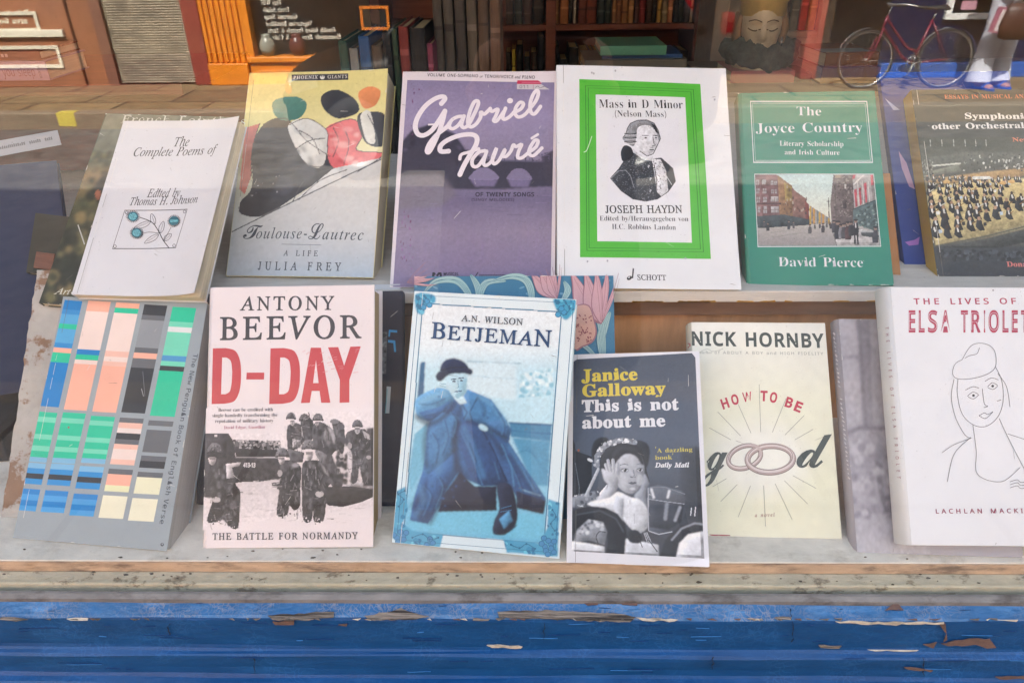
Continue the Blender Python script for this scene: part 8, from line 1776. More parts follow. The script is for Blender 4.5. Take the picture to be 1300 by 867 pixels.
def head_rings(s, nose=1, n=40, m=26):
    """a face turned to -y: rings from neck to crown"""
    R_ = []
    for j in range(m+1):
        t = j/m; z = t
        # half widths along the height (chin 0 .. crown 1)
        w = np.interp(t, [0, .06, .2, .42, .62, .8, .93, 1], [.10, .19, .29, .345, .36, .335, .2, .01])
        f = np.interp(t, [0, .06, .2, .42, .62, .8, .93, 1], [.26, .36, .40, .42, .43, .38, .22, .01])
        b = np.interp(t, [0, .06, .2, .42, .62, .8, .93, 1], [.05, .12, .24, .42, .47, .42, .25, .01])
        ring = []
        for i in range(n):
            a = 2*PI*i/n; sx, cy = math.sin(a), -math.cos(a)
            x = w*sx; y = (f if cy < 0 else b)*cy
            if cy < 0:
                g = lambda x0, z0, sxx, szz: math.exp(-((x-x0)/sxx)**2-((z-z0)/szz)**2)
                y -= nose*(.13*g(0, .36, .055, .055)+.09*g(0, .45, .045, .09))
                y += .075*(g(.15, .51, .08, .045)+g(-.15, .51, .08, .045))-.035*(g(.15, .49, .05, .022)+g(-.15, .49, .05, .022))
                y -= .03*(g(.14, .585, .1, .025)+g(-.14, .585, .1, .025))
                y -= .04*g(0, .225, .1, .022)+.035*g(0, .175, .08, .022); y += .02*g(0, .2, .1, .008)
                y -= .04*g(0, .06, .08, .05)
            ring.append((x*s, y*s, z*s))
        R_.append(ring)
    return R_
stone = mat('aged_gilt_plaster', 'd2c6aa', .6, .2, 14, bump=.15, bscale=40, col2='aa9c7e', lo=.5, hi=.7)
gold = mat('pale_gold', 'd8bc6c', .45, .2, 20, metal=.2)
hp = at_z(955, 100, zs); hs = .175
bu = empty('crowned_head', 'crowned plaster head with lowered eyes and silver earring', 'bust', (float(hp[0])+.005, float(pb_[1])+.075, zs+bt+.001), rz=-.18); bu.scale = (.84, .95, .95)
cz = .022
mb = MB(); rr_ = [[(x, y, z+cz) for x, y, z in r] for r in head_rings(hs, 1.5)]
mb.loft(rr_, smooth=True)
mb.lathe([(.075, 0), (.07, .015), (.045, .04), (.036, cz+.03)], n=24)
fc = mb.build('face', stone, bu)
flat_ = [p for r in rr_ for p in r if p[1] < 0]
def on_face(x, z):
    q = min(flat_, key=lambda p: (p[0]/hs-x)**2+((p[2]-cz)/hs-z)**2); return (x*hs, q[1]-.0006, cz+z*hs)
mb = MB()
for s in (-1, 1):
    mb.tube([on_face(s*(.05+.04*i), .475-.03*math.sin(PI*i/5)) for i in range(6)], .0017, n=6)
    mb.tube([on_face(s*(.04+.042*i), .575+.03*math.sin(PI*i/5)) for i in range(6)], .0013, n=6)
mb.tube([on_face(-.1+.04*i, .2-.008*math.cos(PI*i/2.5)) for i in range(6)], .0015, n=6)
mb.build('carved_lines', mat('dark_brown_lines', '5a4a36', .8, .2, 30), fc)  # dark brown lines marking eyelids, brows and mouth
mb = MB(); mb.lathe([(.066, cz+.112), (.07, cz+.114), (.069, cz+.145), (.073, cz+.148), (.071, cz+.165), (.067, cz+.165), (.065, cz+.116)], n=32)
for i in range(10):
    a = 2*PI*i/10; c_, s_ = math.cos(a), math.sin(a)
    mb.prism([(-.022, 0), (.022, 0), (.012, .03), (.018, .045), (0, .06), (-.018, .045), (-.012, .03)], -.003, .003, xf=Matrix.Translation((.069*c_, .069*s_, cz+.164)) @ Matrix.Rotation(a+PI/2, 4, 'Z') @ Matrix.Rotation(PI/2, 4, 'X'))
mb.build('crown', gold, bu)
mb = MB()
for sx in (-1, 1):
    for k in range(3):
        mb.tube(curve([(sx*(.062+.003*k), -.01+.016*k, cz+.115), (sx*(.07+.003*k), -.018+.016*k, cz+.08), (sx*(.066+.003*k), -.01+.016*k, cz+.045), (sx*(.066), 0+.016*k, cz+.005)], 5), .0105, n=8)
mb.build('hair', mat('carved_hair', '8a6a48', .7, .3, 30, bump=.4), bu)
silver = mat('silver', 'c9ccd0', .2, .05, 20, metal=1)
for sx in (-1, 1):
    mb = MB(); mb.tube([(sx*.063, -.035, cz+.06), (sx*.064, -.037, cz+.03)], .003, n=8); mb.tube([(sx*.064, -.037, cz+.03), (sx*.064, -.037, cz+.018)], [.002, .007], n=10); mb.build('earring', silver, bu)
mb = MB(); rr = random.Random(3); rings = []
for i in range(64):
    a = 2*PI*i/64; ring = []
    for k in range(14):
        b = 2*PI*k/14; fold = .011*math.sin(b*3+a*2.3)+.008*math.sin(a*7+b*2)+.005*math.sin(a*13-b)
        R0 = .062+.01*math.sin(a+.7); r = .026+fold*.55
        ring.append(((R0+r*math.cos(b))*math.cos(a)*1.12, (R0+r*math.cos(b))*math.sin(a), (.03+.006*math.sin(a*2+1))+r*1.2*math.sin(b)))
    rings.append(ring)
rings.append(rings[0]); mb.loft(rings, smooth=True)
sc = mb.build('wool_scarf', mat('dark_knitted_wool', '38403e', .95, .5, 60, bump=.8, bscale=120))
sc.location = bu.location; sc.location.z += .004
tag(sc, 'dark green knitted scarf wrapped round the crowned head', 'scarf')

# ---- grey cupboard behind the bust
YC = float(pb_[1])+.55; gx = lambda x: float(at_y(x, 40, YC)[0]); gz = lambda y: float(at_y(980, y, YC)[2])
cu = empty('grey_cupboard', 'grey painted cupboard with open upper shelf of books behind the crowned head', 'cupboard', (0, 0, 0))
xa, xb = gx(905), gx(1056); z0 = gz(88); z1 = gz(48); z2 = gz(41)
mb = MB(); mb.box(xa, xa+.045, YC, YC+.3, .02, 2.1, bev=.003); mb.box(xb-.045, xb, YC, YC+.3, .02, 2.1, bev=.003); mb.box(xa+.045, xb-.045, YC+.28, YC+.3, .02, 2.1)
mb.box(xa+.045, xb-.045, YC+.002, YC+.28, z1, z2, bev=.002); mb.box(xa+.045, xb-.045, YC+.002, YC+.28, z2+.4, z2+.42, bev=.002); mb.build('frame', M['grey_wood'], cu)
mb = MB(); mb.box(xa+.046, xb-.046, YC+.004, YC+.02, .3, z1-.001); mb.box(xa+.075, xb-.075, YC+.0005, YC+.004, z0+.01, z1-.03, bev=.001); mb.build('door', M['grey_wood'], cu)
GC = 'books on the open shelf of the grey cupboard'
for (a, b, c, lab) in ((915, 926, '1c2322', 'black book at the left end of the grey cupboard shelf'), (985, 1004, '4a3026', 'wide brown book on the cupboard shelf'), (1005, 1015, '6e6a64', 'grey book on the cupboard shelf beside the brown one'), (1016, 1026, 'a8362e', 'red book on the cupboard shelf'), (1027, 1037, '9a6a2a', 'ochre book on the cupboard shelf right of the red one'), (1038, 1047, '20282a', 'dark book at the right end of the cupboard shelf')):
    spine_book('cupboard_book', gx(a), gx(b)-.001, z2+.001, z2+.33, YC+.03, .18, c, lab, GC)

# ---- the corner at the far left: things lying low and leaning
GL = 'things lying left of the sloping board'
Ml = mat('dark_green_cloth_bag', '1c2420', .9, .3, 20, bump=.4)
def leanpose(c0, c1, c2, lean, z): return pose_from(c0, c1, c2, lean, z)
nb_ = pose_from((-60, 532), (112, 505), (-55, 214), 35, FLOOR+.03)
def art_none(A): pass
book('blue_portfolio', 'large dark blue portfolio leaning in the left corner', nb_, .012, 'board', '14264a', cover='matt_print')
def art_strip(A):
    for i in range(22):
        rg2 = random.Random(i); x = -A.w/2+A.w*(i+.8)/23.5
        if rg2.random() < .2: continue
        for k in range(2):
            xx = x+k*.0022; A.raw([(xx, A.h*.42), (xx+.0016, A.h*.42), (xx+.0016, A.h*rg2.uniform(.55, .66)), (xx, A.h*rg2.uniform(.55, .66))], '6a6a6e')
st_ = behind(nb_, -.0035); Rn = np.array(nb_[1])
a_, b_, c_, d_ = [Rn.T @ (at_plane(x, y, st_[0], Rn[:, 2])-np.array(st_[0])) for x, y in ((-40, 206), (78, 184), (78, 165), (-40, 176))]
ang = math.atan2(b_[1]-a_[1], b_[0]-a_[0]); R2 = Rn @ np.array([[math.cos(ang), -math.sin(ang), 0], [math.sin(ang), math.cos(ang), 0], [0, 0, 1]])
o_ = np.array(st_[0])+Rn @ ((a_+b_)/2)
stp = (o_.tolist(), R2.tolist(), float(np.hypot(*(b_-a_)[:2])), float(np.hypot(*(c_-b_)[:2])))
rt = empty('paper_strip', 'strip of white paper with a line of small print on the blue portfolio', 'paper strip', mw=pose_matrix(stp))
mb = MB(); mb.box(-stp[2]/2, stp[2]/2, 0, stp[3], -.0006, 0, '9a9ca2'); A = Art(stp, mb); art_strip(A); mb.build('printed_sheet', M['print'], rt)
ob = on_plane(nb_, -.013, (33, 346), (92, 352), (42, 270))  # solid stand-in for a dark olive reflection in the pane
book('olive_reflection', 'dark olive sheet on the blue portfolio, standing in for a reflection', ob, .012, 'paper', '33342a', cover='matt_print')
bk = on_plane(nb_, -.0165, (42, 340), (66, 343), (45, 319))  # solid stand-in for a small reddish reflection in the pane
rt = empty('reddish_reflection', 'small reddish brown card on the olive sheet, standing in for a reflection', 'card', mw=pose_matrix(bk))
mb = MB(); mb.box(-bk[2]/2, bk[2]/2, 0, bk[3], -.003, 0, bev=.0008); mb.build('reflection_sheet', mat('reddish_brown', '7a5140', .7, .3, 30, (1, 8, 8)), rt)
z = FLOOR+.0006
rt = flat_book('red_book', float(at_z(-60, 480, z)[0]), float(at_z(22, 480, z)[0]), float(at_z(0, 470, z)[1]), float(at_z(0, 470, z)[1])+.16, z, .026, '9a2a1e', 'red book lying at the left edge, dark letters on its back', GL, rz=.18)
mb = MB(); tx = [('K', .02), ('TH', .055)]
for s_, xo in tx:
    for i, ch in enumerate(s_):
        g = glyph('B', ch, 0); k = .014/CAP['B']
        mb.add([(xo-.03+i*.014+px*k, -.0803, .006+py*k) for px, py in g[1]], g[2], '3a1410')
mb.build('spine_lettering', M['print'], rt)
rt = flat_book('brown_paperback', float(at_z(-60, 440, z)[0]), float(at_z(20, 440, z)[0]), float(at_z(0, 440, z)[1])+.01, float(at_z(0, 440, z)[1])+.15, z+.027, .02, '5a3226', 'dark brown paperback lying on the red book', GL, rz=.1)
cd = pose_from((-70, 440), (12, 430), (-60, 318), 40, FLOOR+.06)
def art_card(A):
    A.raw([(-A.w/2, A.h*.2), (A.w/2, A.h*.1), (A.w/2, A.h*.3), (-A.w/2, A.h*.45)], '6f9a6a'); A.raw([(-A.w/2, A.h*.6), (A.w/2, A.h*.55), (A.w/2, A.h*.95), (-A.w/2, A.h*.98)], 'c9d0bc'); A.raw([(-A.w/2, A.h*.56), (A.w/2, A.h*.5), (A.w/2, A.h*.53), (-A.w/2, A.h*.6)], '7fb070')
book('green_card', 'black card with pale green bands at the left edge', cd, .004, 'paper', '15181a', art=art_card, cover='matt_print')
ct = at_z(0, 560, FLOOR)
rt = empty('black_box_file', 'black box file standing in the left corner below the red book', 'box file', (float(at_z(-20, 610, FLOOR)[0])-.08, float(at_z(0, 600, FLOOR)[1])+.06, FLOOR+.0006), rz=.1)
mb = MB(); mb.box(-.12, .085, -.05, .05, 0, .045, bev=.002); mb.build('body', mat('black_card', '17191a', .7, .3, 25), rt)
mb = MB(); mb.tube([(.086, 0, .02), (.092, 0, .02)], .009, n=14); mb.build('finger_ring', silver, rt)
# paperbacks at the far upper left
pl_ = at_y(20, 80, 1.0)
zz = float(at_y(20, 104, .95)[2])
sd = empty('side_shelf', 'small dark shelf inside the window at the far upper left', 'shelf', (-1.05, 1.1, zz-.022))
mb = MB(); mb.box(-.3, .42, -.18, .2, 0, .021, bev=.002); mb.build('shelf_board', M['dark_wood'], sd); mb = MB(); mb.box(-.3, .42, .17, .19, -(zz-.03)+FLOOR+.004, -.001); mb.build('support', M['dark_wood'], sd)
x_ = lambda x, y=90: float(at_y(x, y, .95)[0]); z_ = lambda x, y: float(at_y(x, y, .95)[2])
r1 = flat_book('lilac_paperback', x_(-120), x_(58), .955, 1.1, zz+.0005, z_(30, 79)-zz, 'a595ac', 'lilac paperback lying on its side, pale lettering along its back')
mb = MB(); s_ = 'you sleep'; k = .016/CAP['N']; xo = x_(0)-(x_(-120)+x_(58))/2; wd = (x_(42)-x_(0)); tot = sum((260 if c == ' ' else FONT['N'+c][0]) for c in s_); kx = wd/tot; cx_ = 0
for c in s_:
    if c == ' ': cx_ += 260; continue
    g = glyph('N', c, -6); mb.add([(xo+(cx_+px)*kx, -.0727, .008+py*k) for px, py in g[1]], g[2], '7a4a50'); cx_ += g[0]
s_ = 'PICADOR'; k2 = .0045/CAP['N']; cx_ = 0
for c in s_:
    g = glyph('N', c, 10); mb.add([(x_(46)-(x_(-120)+x_(58))/2+py*k2, -.0727, .026-(cx_+px)*k2*.8) for px, py in g[1]], g[2], '5a4a58'); cx_ += g[0]
mb.build('spine_lettering', M['print'], r1)
z3 = z_(30, 79)+.001
r2 = flat_book('maroon_paperback', x_(-120), x_(52), .96, 1.1, z3, z_(30, 66)-z3, '4a1a20', 'maroon paperback lying on the lilac one')
mb = MB(); s_ = 'RECORDS  THE BLACK BOOK'; cx_ = 0; k = .006/CAP['N']
for c in 'THE BLACK BOOK' if False else '':
    pass
for i in range(16):
    if i in (5, 6): continue
    xx = -.05+i*.0075; mb.add([(xx, -.0703, .006), (xx+.005, -.0703, .006), (xx+.005, -.0703, .012), (xx, -.0703, .012)], [(0, 1, 2, 3)], '9a8a90')
mb.build('spine_lettering', M['print'], r2)
# ------------------------------------------------------------------ the street (seen mirrored in the pane)
D = 8.15
fx = lambda x, y=100: float(mirror_y(x, y, D)[0]); fz = lambda y, x=650: float(mirror_y(x, y, D)[2])
def slabs(name, c1, c2, cm, sx, sy):
    m = bpy.data.materials.new(name); m.use_nodes = True; nt = m.node_tree; N = nt.nodes; L = nt.links; p = N['Principled BSDF']
    tc = N.new('ShaderNodeTexCoord'); b = N.new('ShaderNodeTexBrick'); b.inputs['Scale'].default_value = 1; b.inputs['Brick Width'].default_value = sx; b.inputs['Row Height'].default_value = sy
    b.inputs['Mortar Size'].default_value = .014; b.inputs['Color1'].default_value = (*lin(c1), 1); b.inputs['Color2'].default_value = (*lin(c2), 1); b.inputs['Mortar'].default_value = (*lin(cm), 1)
    n = N.new('ShaderNodeTexNoise'); n.inputs['Scale'].default_value = 6; n.inputs['Detail'].default_value = 8; n.inputs['Roughness'].default_value = .7
    mr = N.new('ShaderNodeMapRange'); mr.inputs['From Min'].default_value = .3; mr.inputs['From Max'].default_value = .7; mr.inputs['To Min'].default_value = .65; mr.inputs['To Max'].default_value = 1.15
    v = N.new('ShaderNodeVectorMath'); v.operation = 'SCALE'
    L.new(tc.outputs['Object'], b.inputs['Vector']); L.new(tc.outputs['Object'], n.inputs['Vector']); L.new(n.outputs[0], mr.inputs['Value']); L.new(b.outputs['Color'], v.inputs[0]); L.new(mr.outputs[0], v.inputs['Scale']); L.new(v.outputs[0], p.inputs['Base Color'])
    p.inputs['Roughness'].default_value = .85; return m
pave = slabs('paving_slabs', '8f7956', '786347', '2f271e', .9, .6)
asph = mat('worn_asphalt', '64615c', .85, .3, 9, bump=.2, bscale=150, col2='504d48', lo=.45, hi=.65)
kerbm = mat('granite_kerb', '857763', .8, .25, 25, bump=.2)
mb = MB(); mb.box(-70, 70, -60, 60, -.6, -.155); struct(mb, 'ground', mat('earth', '5a5248', .95, .2, 2))
mb = MB(); mb.box(-60, 60, -6.70, -1.9, -.3, -.15); struct(mb, 'road', asph)
mb = MB(); mb.box(-60, 60, -D-.3, -6.85, -.3, 0); struct(mb, 'far_pavement', pave)
mb = MB(); mb.box(-60, 60, -1.75, -.03, -.3, 0); struct(mb, 'near_pavement', slabs('grey_paving_slabs', '8f8b84', '7b7771', '3a3733', .9, .6))
mb = MB(); mb.box(-60, 60, -6.849, -6.701, -.3, .003, bev=.012); mb.box(-60, 60, -1.899, -1.751, -.3, .003, bev=.012); struct(mb, 'kerb', kerbm)
yel = mat('yellow_road_paint', 'cdbb55', .7, .2, 40)
k0 = mirror_z(76, 150, -.05); mb = MB(); mb.box(float(k0[0]), float(k0[0])+.17, -6.80, -6.6985, -.12, .0055); struct(mb, 'kerb_marking', yel)

def text_on(mb, s, st, x, z, h, y, col, w=None, off=0, sp=0):
    """lettering on a wall that faces the bookshop; x is where the reader starts"""
    k = h/CAP[st]; cx = 0; tot = sum((260 if c == ' ' else glyph(st, c, off)[0])+sp for c in s)
    kx = k if w is None else w/tot
    for c in s:
        if c == ' ': cx += 260+sp; continue
        g = glyph(st, c, off)
        mb.add([(x-(cx+px)*kx, y, z+py*k) for px, py in g[1]], g[2], col); cx += g[0]+sp
def frame_on(mb, x0, x1, z0, z1, w, y0, y1, col):
    mb.box(x0, x1, y0, y1, z0, z0+w, col); mb.box(x0, x1, y0, y1, z1-w, z1, col); mb.box(x0, x0+w, y0, y1, z0+w, z1-w, col); mb.box(x1-w, x1, y0, y1, z0+w, z1-w, col)
pwin = mat('dark_window_glass', '12161a', .06, .1, 3, spec=.7)
# brown shop at the left of the reflection
ya = -D
brw = mat('brown_render', '97603f', .8, .15, 2.5, bump=.1, col2='7d5138', lo=.5, hi=.75)
sh = empty('brown_shopfront', 'terracotta brown shopfront with cream framed sign panels across the street', 'shopfront', (0, 0, 0))
xe = fx(138); xs_ = -9.5
mb = MB(); mb.box(xs_, xe, ya-.3, ya, 0, 3.4); mb.box(xs_, xe-.25, ya, ya+.05, 0, 3.4, bev=.01); mb.build('wall', brw, sh)
mb = MB(); yf = ya+.05
frame_on(mb, fx(-260, 30), fx(54, 30), fz(33), fz(7), .035, yf, yf+.02, 'd8d0bb'); mb.build('panel_frame', M['matt_print'], sh)
mb = MB(); mb.box(fx(-260, 40), fx(85, 40), yf, yf+.045, fz(47, 0), fz(38, 0), 'ddd6c2', bev=.006); mb.build('cream_rail', M['matt_print'], sh)
mb = MB(); frame_on(mb, fx(-260, 70), fx(84, 80), fz(86, 0), fz(58, 0), .035, yf, yf+.02, 'd8d0bb'); mb.build('panel_frame', M['matt_print'], sh)
mb = MB(); text_on(mb, 'Private seating', 'B', fx(41, 15), fz(20, 0), .06, yf+.004, 'f0ead0', off=0); text_on(mb, 'area for families', 'B', fx(38, 25), fz(30, 0), .06, yf+.004, 'f0ead0', off=0); mb.build('lettering', M['matt_print'], sh)
# roller shutter
rs = empty('roller_shutter', 'grubby grey roller shutter between the brown and the orange shopfronts', 'roller shutter', (0, 0, 0))
x1_, x2_ = fx(152), fx(249); n = 100; ring = []
mb = MB(); vs = []
for i in range(n*4+1):
    z = .02+2.6*i/(n*4); vs += [(x1_, ya+.0045*math.sin(i*PI/2)-.02, z), (x2_, ya+.0045*math.sin(i*PI/2)-.02, z)]
mb.add(vs, [(2*i, 2*i+1, 2*i+3, 2*i+2) for i in range(n*4)], (1,1,1))
mb.build('slats', mat('dull_galvanised_slats', '8f826c', .6, .4, 6, (1, 1, 2), col2='5f5443', lo=.45, hi=.65), rs)
mb = MB(); mb.box(xe+.001, x1_-.001, ya-.3, ya+.03, 0, 2.7, bev=.01); mb.box(xe+.001, x2_, ya-.35, ya-.06, 0, 2.7); mb.build('jamb', mat('brown_stone_jamb', '7a5140', .8, .2, 6), rs)
# orange cafe
org = mat('orange_gloss_paint', 'dc8220', .4, .1, 4, spec=.5)
cf = empty('cafe_front', 'bright orange wooden cafe front with fluted column and painted menu on the glass', 'shopfront', (0, 0, 0))
xr = fx(270); xo0, xo1 = fx(273), fx(319); xwr = fx(902)
mb = MB(); mb.box(x2_+.001, xr, ya-.3, ya+.04, 0, 3.4, bev=.01); mb.build('red_pilaster', mat('dark_red_paint', '86372a', .6, .15, 5), cf)
mb = MB(); mb.box(xr+.001, xo1, ya-.3, ya+.02, 0, 3.4); nfl = 7; wf = (xo1-xr)/nfl
for i in range(nfl): mb.box(xr+wf*i+.012, xr+wf*(i+1)-.012, ya+.02, ya+.045, .24, 3.4, bev=.006)
mb.box(xr-.0, xo1+.01, ya+.021, ya+.07, 0, .23, bev=.01); mb.build('fluted_column', org, cf)
zc = fz(72, 340)
mb = MB(); mb.box(xo1+.001, xwr, ya-.25, ya+.01, 0, zc-.06); mb.box(xo1+.001, xwr, ya-.2, ya+.05, zc-.06, zc, bev=.01); mb.box(xo1+.001, xo1+.09, ya-.2, ya+.03, zc, 2.4, bev=.005); mb.box(xo1+.1, xwr, ya-.2, ya+.03, 2.4, 2.5)
for i in range(4): mb.box(xo1+.1+i*1.3, xo1+1.25+i*1.3, ya+.01, ya+.03, .12, zc-.14, bev=.01)
mb.build('stall_riser', org, cf)
mb = MB(); mb.box(xo1+.091, xwr, ya-.12, ya-.11, zc, 2.4); mb.build('window', pwin, cf)
mb = MB(); zz0 = fz(5.6, 340); dz = (fz(5.6, 340)-fz(50, 340))/5
for i, s in enumerate(('Free WiFi', 'Fresh Salads', 'Gourmet Soup', 'Vegetarian Breakfast', 'Freshly baked Pretzels & Tarts', 'Homemade Brownies & Cakes')):
    xe_, xst = fx(331+i*.8, 30), fx((357, 366, 375, 393, 422, 428)[i], 30)
    text_on(mb, s, 'B', xst, zz0-dz*i-.02, .05, ya-.108, 'e6e2d4', w=xst-xe_, off=-2)
mb.build('menu_lettering', M['matt_print'], cf)
mb = MB(); mb.box(xo1, xwr, ya-.3, ya+.15, 2.5, 3.1, bev=.02); mb.build('fascia', org, cf)
bd = empty('menu_board', 'small orange framed chalkboard in the cafe window', 'chalkboard', (0, 0, 0))
mb = MB(); xa_, xb_ = fx(455, 20), fx(492, 20); frame_on(mb, xa_, xb_, fz(40, 470), fz(9, 470), .03, ya-.105, ya-.085, 'b8671f'); mb.build('frame', M['matt_print'], bd)
mb = MB(); mb.box(xa_+.03, xb_-.03, ya-.105, ya-.095, fz(40, 470)+.03, fz(9, 470)-.03, '191c1a'); mb.build('slate', M['matt_print'], bd)
for xx, c, lab in ((338, '8a8c80', 'pale ceramic vase on the cafe window ledge'), (376, '5a2a22', 'dark red ceramic vase on the cafe window ledge')):
    mb = MB(); mb.lathe([(0, 0), (.05, 0), (.085, .06), (.09, .12), (.06, .18), (.045, .2), (.055, .22), (.048, .22), (.04, .2), (0, .19)], n=20)
    o = mb.build('ceramic_vase', mat('vase_glaze_'+c, c, .3, .15, 8)); o.location = (fx(xx, 60), ya-.05, zc+.001); tag(o, lab, 'vase')
# blue shop at the right
bl = empty('blue_shopfront', 'dark navy shopfront with a bright blue base and white window frame across the street', 'shopfront', (0, 0, 0))
xb0, xb1 = fx(1014), fx(1034); xc = fx(1114); xend = 9.5
mb = MB(); mb.box(xwr+.002, xb0-.001, ya-.6, ya-.3, 0, 3.4); mb.box(xwr+.002, xwr+.03, ya-.3, ya, 0, 3.4); mb.build('added_dark_recess', mat('near_black_recess', '1b1815', .7, .2, 5), bl)  # near-black recess added so the pane mirrors nothing bright there
mb = MB(); mb.box(xb0, xb1, ya-.3, ya+.03, 0, 3.4, bev=.01); mb.build('red_pilaster', mat('salmon_red_paint', '8e3a30', .6, .1, 5), bl)
zbb = fz(80, 1200)
mb = MB(); mb.box(xb1+.001, xend, ya-.3, ya-.04, 0, 3.4); mb.build('wall', mat('navy_gloss_paint', '0e1a3c', .35, .15, 4), bl)
mb = MB(); mb.box(xc, xend, ya-.039, ya+.03, 0, zbb, bev=.008); mb.build('plinth', mat('bright_blue_paint', '2558ae', .5, .12, 4), bl)
mb = MB(); mb.box(xb1+.02, xc-.02, ya-.039, ya-.02, .15, 2.4); mb.build('glazed_door', pwin, bl)
mb = MB(); x0w = fx(1200, 20); zw = fz(25, 1230); frame_on(mb, x0w, x0w+1.5, zw, 2.3, .06, ya-.039, ya+.01, 'dcdcd8'); mb.build('window_frame', M['matt_print'], bl)
mb = MB(); mb.box(x0w+.06, x0w+1.44, ya-.039, ya-.03, zw+.06, 2.24); mb.build('window', pwin, bl)
mb = MB(); mb.box(fx(1222, 8), fx(1242, 8), ya-.029, ya-.026, fz(13, 1230), fz(2, 1230), 'b98a98'); mb.build('pink_notice', M['matt_print'], bl)
# the houses above
up = empty('terrace_building', 'rendered upper storeys above the row of shops across the street', 'building', (0, 0, 0))
mb = MB(); mb.box(-22, 22, ya-5, ya-.02, 3.4, 6.2); mb.box(-22, xs_, ya-5, ya-.02, 0, 3.4); mb.box(xend, 22, ya-5, ya-.02, 0, 3.4); mb.box(-22, 22, ya-.02, ya+.2, 3.405, 3.5); mb.build('wall', mat('sandy_render', 'b09a7c', .9, .15, 2), up)
mb = MB(); mb.prism([(-.3, 6.2), (.25, 6.2), (-2.4, 7.6), (-5.2, 6.2)], -22, 22, xf=Matrix(((0, 0, 1, 0), (1, 0, 0, ya), (0, 1, 0, 0), (0, 0, 0, 1)))); mb.build('roof', mat('slate_roof', '3c3f46', .8, .25, 12), up)
for i in range(9):
    x = -10+i*2.5
    mb = MB(); frame_on(mb, x-.5, x+.5, 4.1, 5.6, .07, ya-.02, ya+.03, 'd5d2ca'); mb.box(x-.43, x+.43, ya-.02, ya+.02, 4.82, 4.88, 'd5d2ca'); w_ = mb.build('window', M['matt_print'], up)
    mb = MB(); mb.box(x-.43, x+.43, ya-.02, ya-.005, 4.17, 5.53); mb.build('pane', pwin, w_)

# ------------------------------------------------------------------ bicycle
MG = mat('magenta_enamel', '660f2e', .35, .1, 20, spec=.6); CH = mat('chrome', 'a2a3a2', .32, .05, 30, metal=.55); RB = mat('black_rubber', '1a1a1b', .7, .15, 40); TN = mat('tan_tyre_wall', '8b7a60', .7, .15, 40)
cxy = mirror_z(1150, 110, .0)
bk = empty('ladies_bicycle', 'magenta step-through bicycle with chrome mudguards leaning by the blue plinth', 'bicycle', (float(fx(1150, 100))*(7.75+.48)/(D+.48), -7.55, 0))
r = .335; WF, WR = (-.50, r), (.47, r)
def circ(cx, cz, rad, n=36, a0=0, a1=2*PI, y=0): return [(cx+rad*math.cos(a0+(a1-a0)*i/n), y, cz+rad*math.sin(a0+(a1-a0)*i/n)) for i in range(n if abs(a1-a0-2*PI) < 1e-6 else n+1)]
for (cx, cz) in (WF, WR):
    w = bpy.data.objects.new('wheel', None)
    mb = MB(); mb.tube(circ(cx, cz, r-.02), .009, n=8, closed=True); wh = mb.build('wheel', CH, bk)
    mb = MB(); mb.tube(circ(cx, cz, r-.005), .016, n=8, closed=True); mb.build('tyre', RB, wh)
    mb = MB()
    for k in range(24):
        a = 2*PI*k/24; s = 1 if k % 2 else -1
        mb.tube([(cx+.02*math.cos(a+s*1.2), .018*s, cz+.02*math.sin(a+s*1.2)), (cx+(r-.025)*math.cos(a), 0, cz+(r-.025)*math.sin(a))], .0012, n=4)
    mb.build('spokes', CH, wh)
    mb = MB(); mb.tube([(cx, -.05, cz), (cx, .05, cz)], .018, n=10); mb.build('hub', CH, wh)
    bpy.data.objects.remove(w)
    a0, a1 = (.35, 2.5) if cx > 0 else (.45, 2.75)
    mb = MB(); pts = circ(cx, cz, r+.028, 20, a0-.2 if cx > 0 else a0, a1+.7 if cx > 0 else a1)
    mb.loft([[(x, dy, z) for dy in (-.026, -.015, 0, .015, .026)] for x, y, z in pts], closed=False); mb.build('mudguard', CH, bk)
BB = (.075, 0, .29); HT, HB = (-.325, 0, .83), (-.365, 0, .68); ST = (.215, 0, .78)
mb = MB(); mb.tube([HB, HT], .019, n=10); mb.tube([BB, ST], .016, n=10)
mb.tube(curve([(-.36, 0, .70), (-.2, 0, .52), (-.05, 0, .36), BB], 6), .017, n=10); mb.tube(curve([(-.33, 0, .80), (-.15, 0, .6), (-.02, 0, .47), (.13, 0, .42)], 6), .015, n=10)
for s in (-1, 1): mb.tube([ST, (WR[0], s*.05, WR[1])], .008, n=8); mb.tube([BB, (WR[0], s*.05, WR[1])], .009, n=8)
mb.build('frame', MG, bk)
mb = MB()
for s in (-1, 1): mb.tube(curve([(HB[0], s*.03, HB[2]), (-.40, s*.045, .56), (-.44, s*.05, .44), (WF[0], s*.05, WF[1])], 5), [.013]*10+[.009]*6, n=8)
mb.tube([(HB[0], -.03, HB[2]), (HB[0], .03, HB[2])], .014, n=8); mb.build('fork', MG, bk)
mb = MB(); mb.tube([HT, (-.3, 0, .93)], .011, n=8); mb.tube(curve([(-.1, -.27, .93), (-.26, -.2, .96), (-.32, 0, .94), (-.26, .2, .96), (-.1, .27, .93)], 6), .011, n=8); hb_ = mb.build('handlebar', CH, bk)
mb = MB(); mb.tube([(-.12, -.268, .931), (-.0, -.28, .92)], .016, n=8); mb.tube([(-.12, .268, .931), (-.0, .28, .92)], .016, n=8); mb.build('grip', RB, hb_)
mb = MB(); mb.tube([ST, (.245, 0, .88)], .012, n=8); mb.build('seat_post', CH, bk)
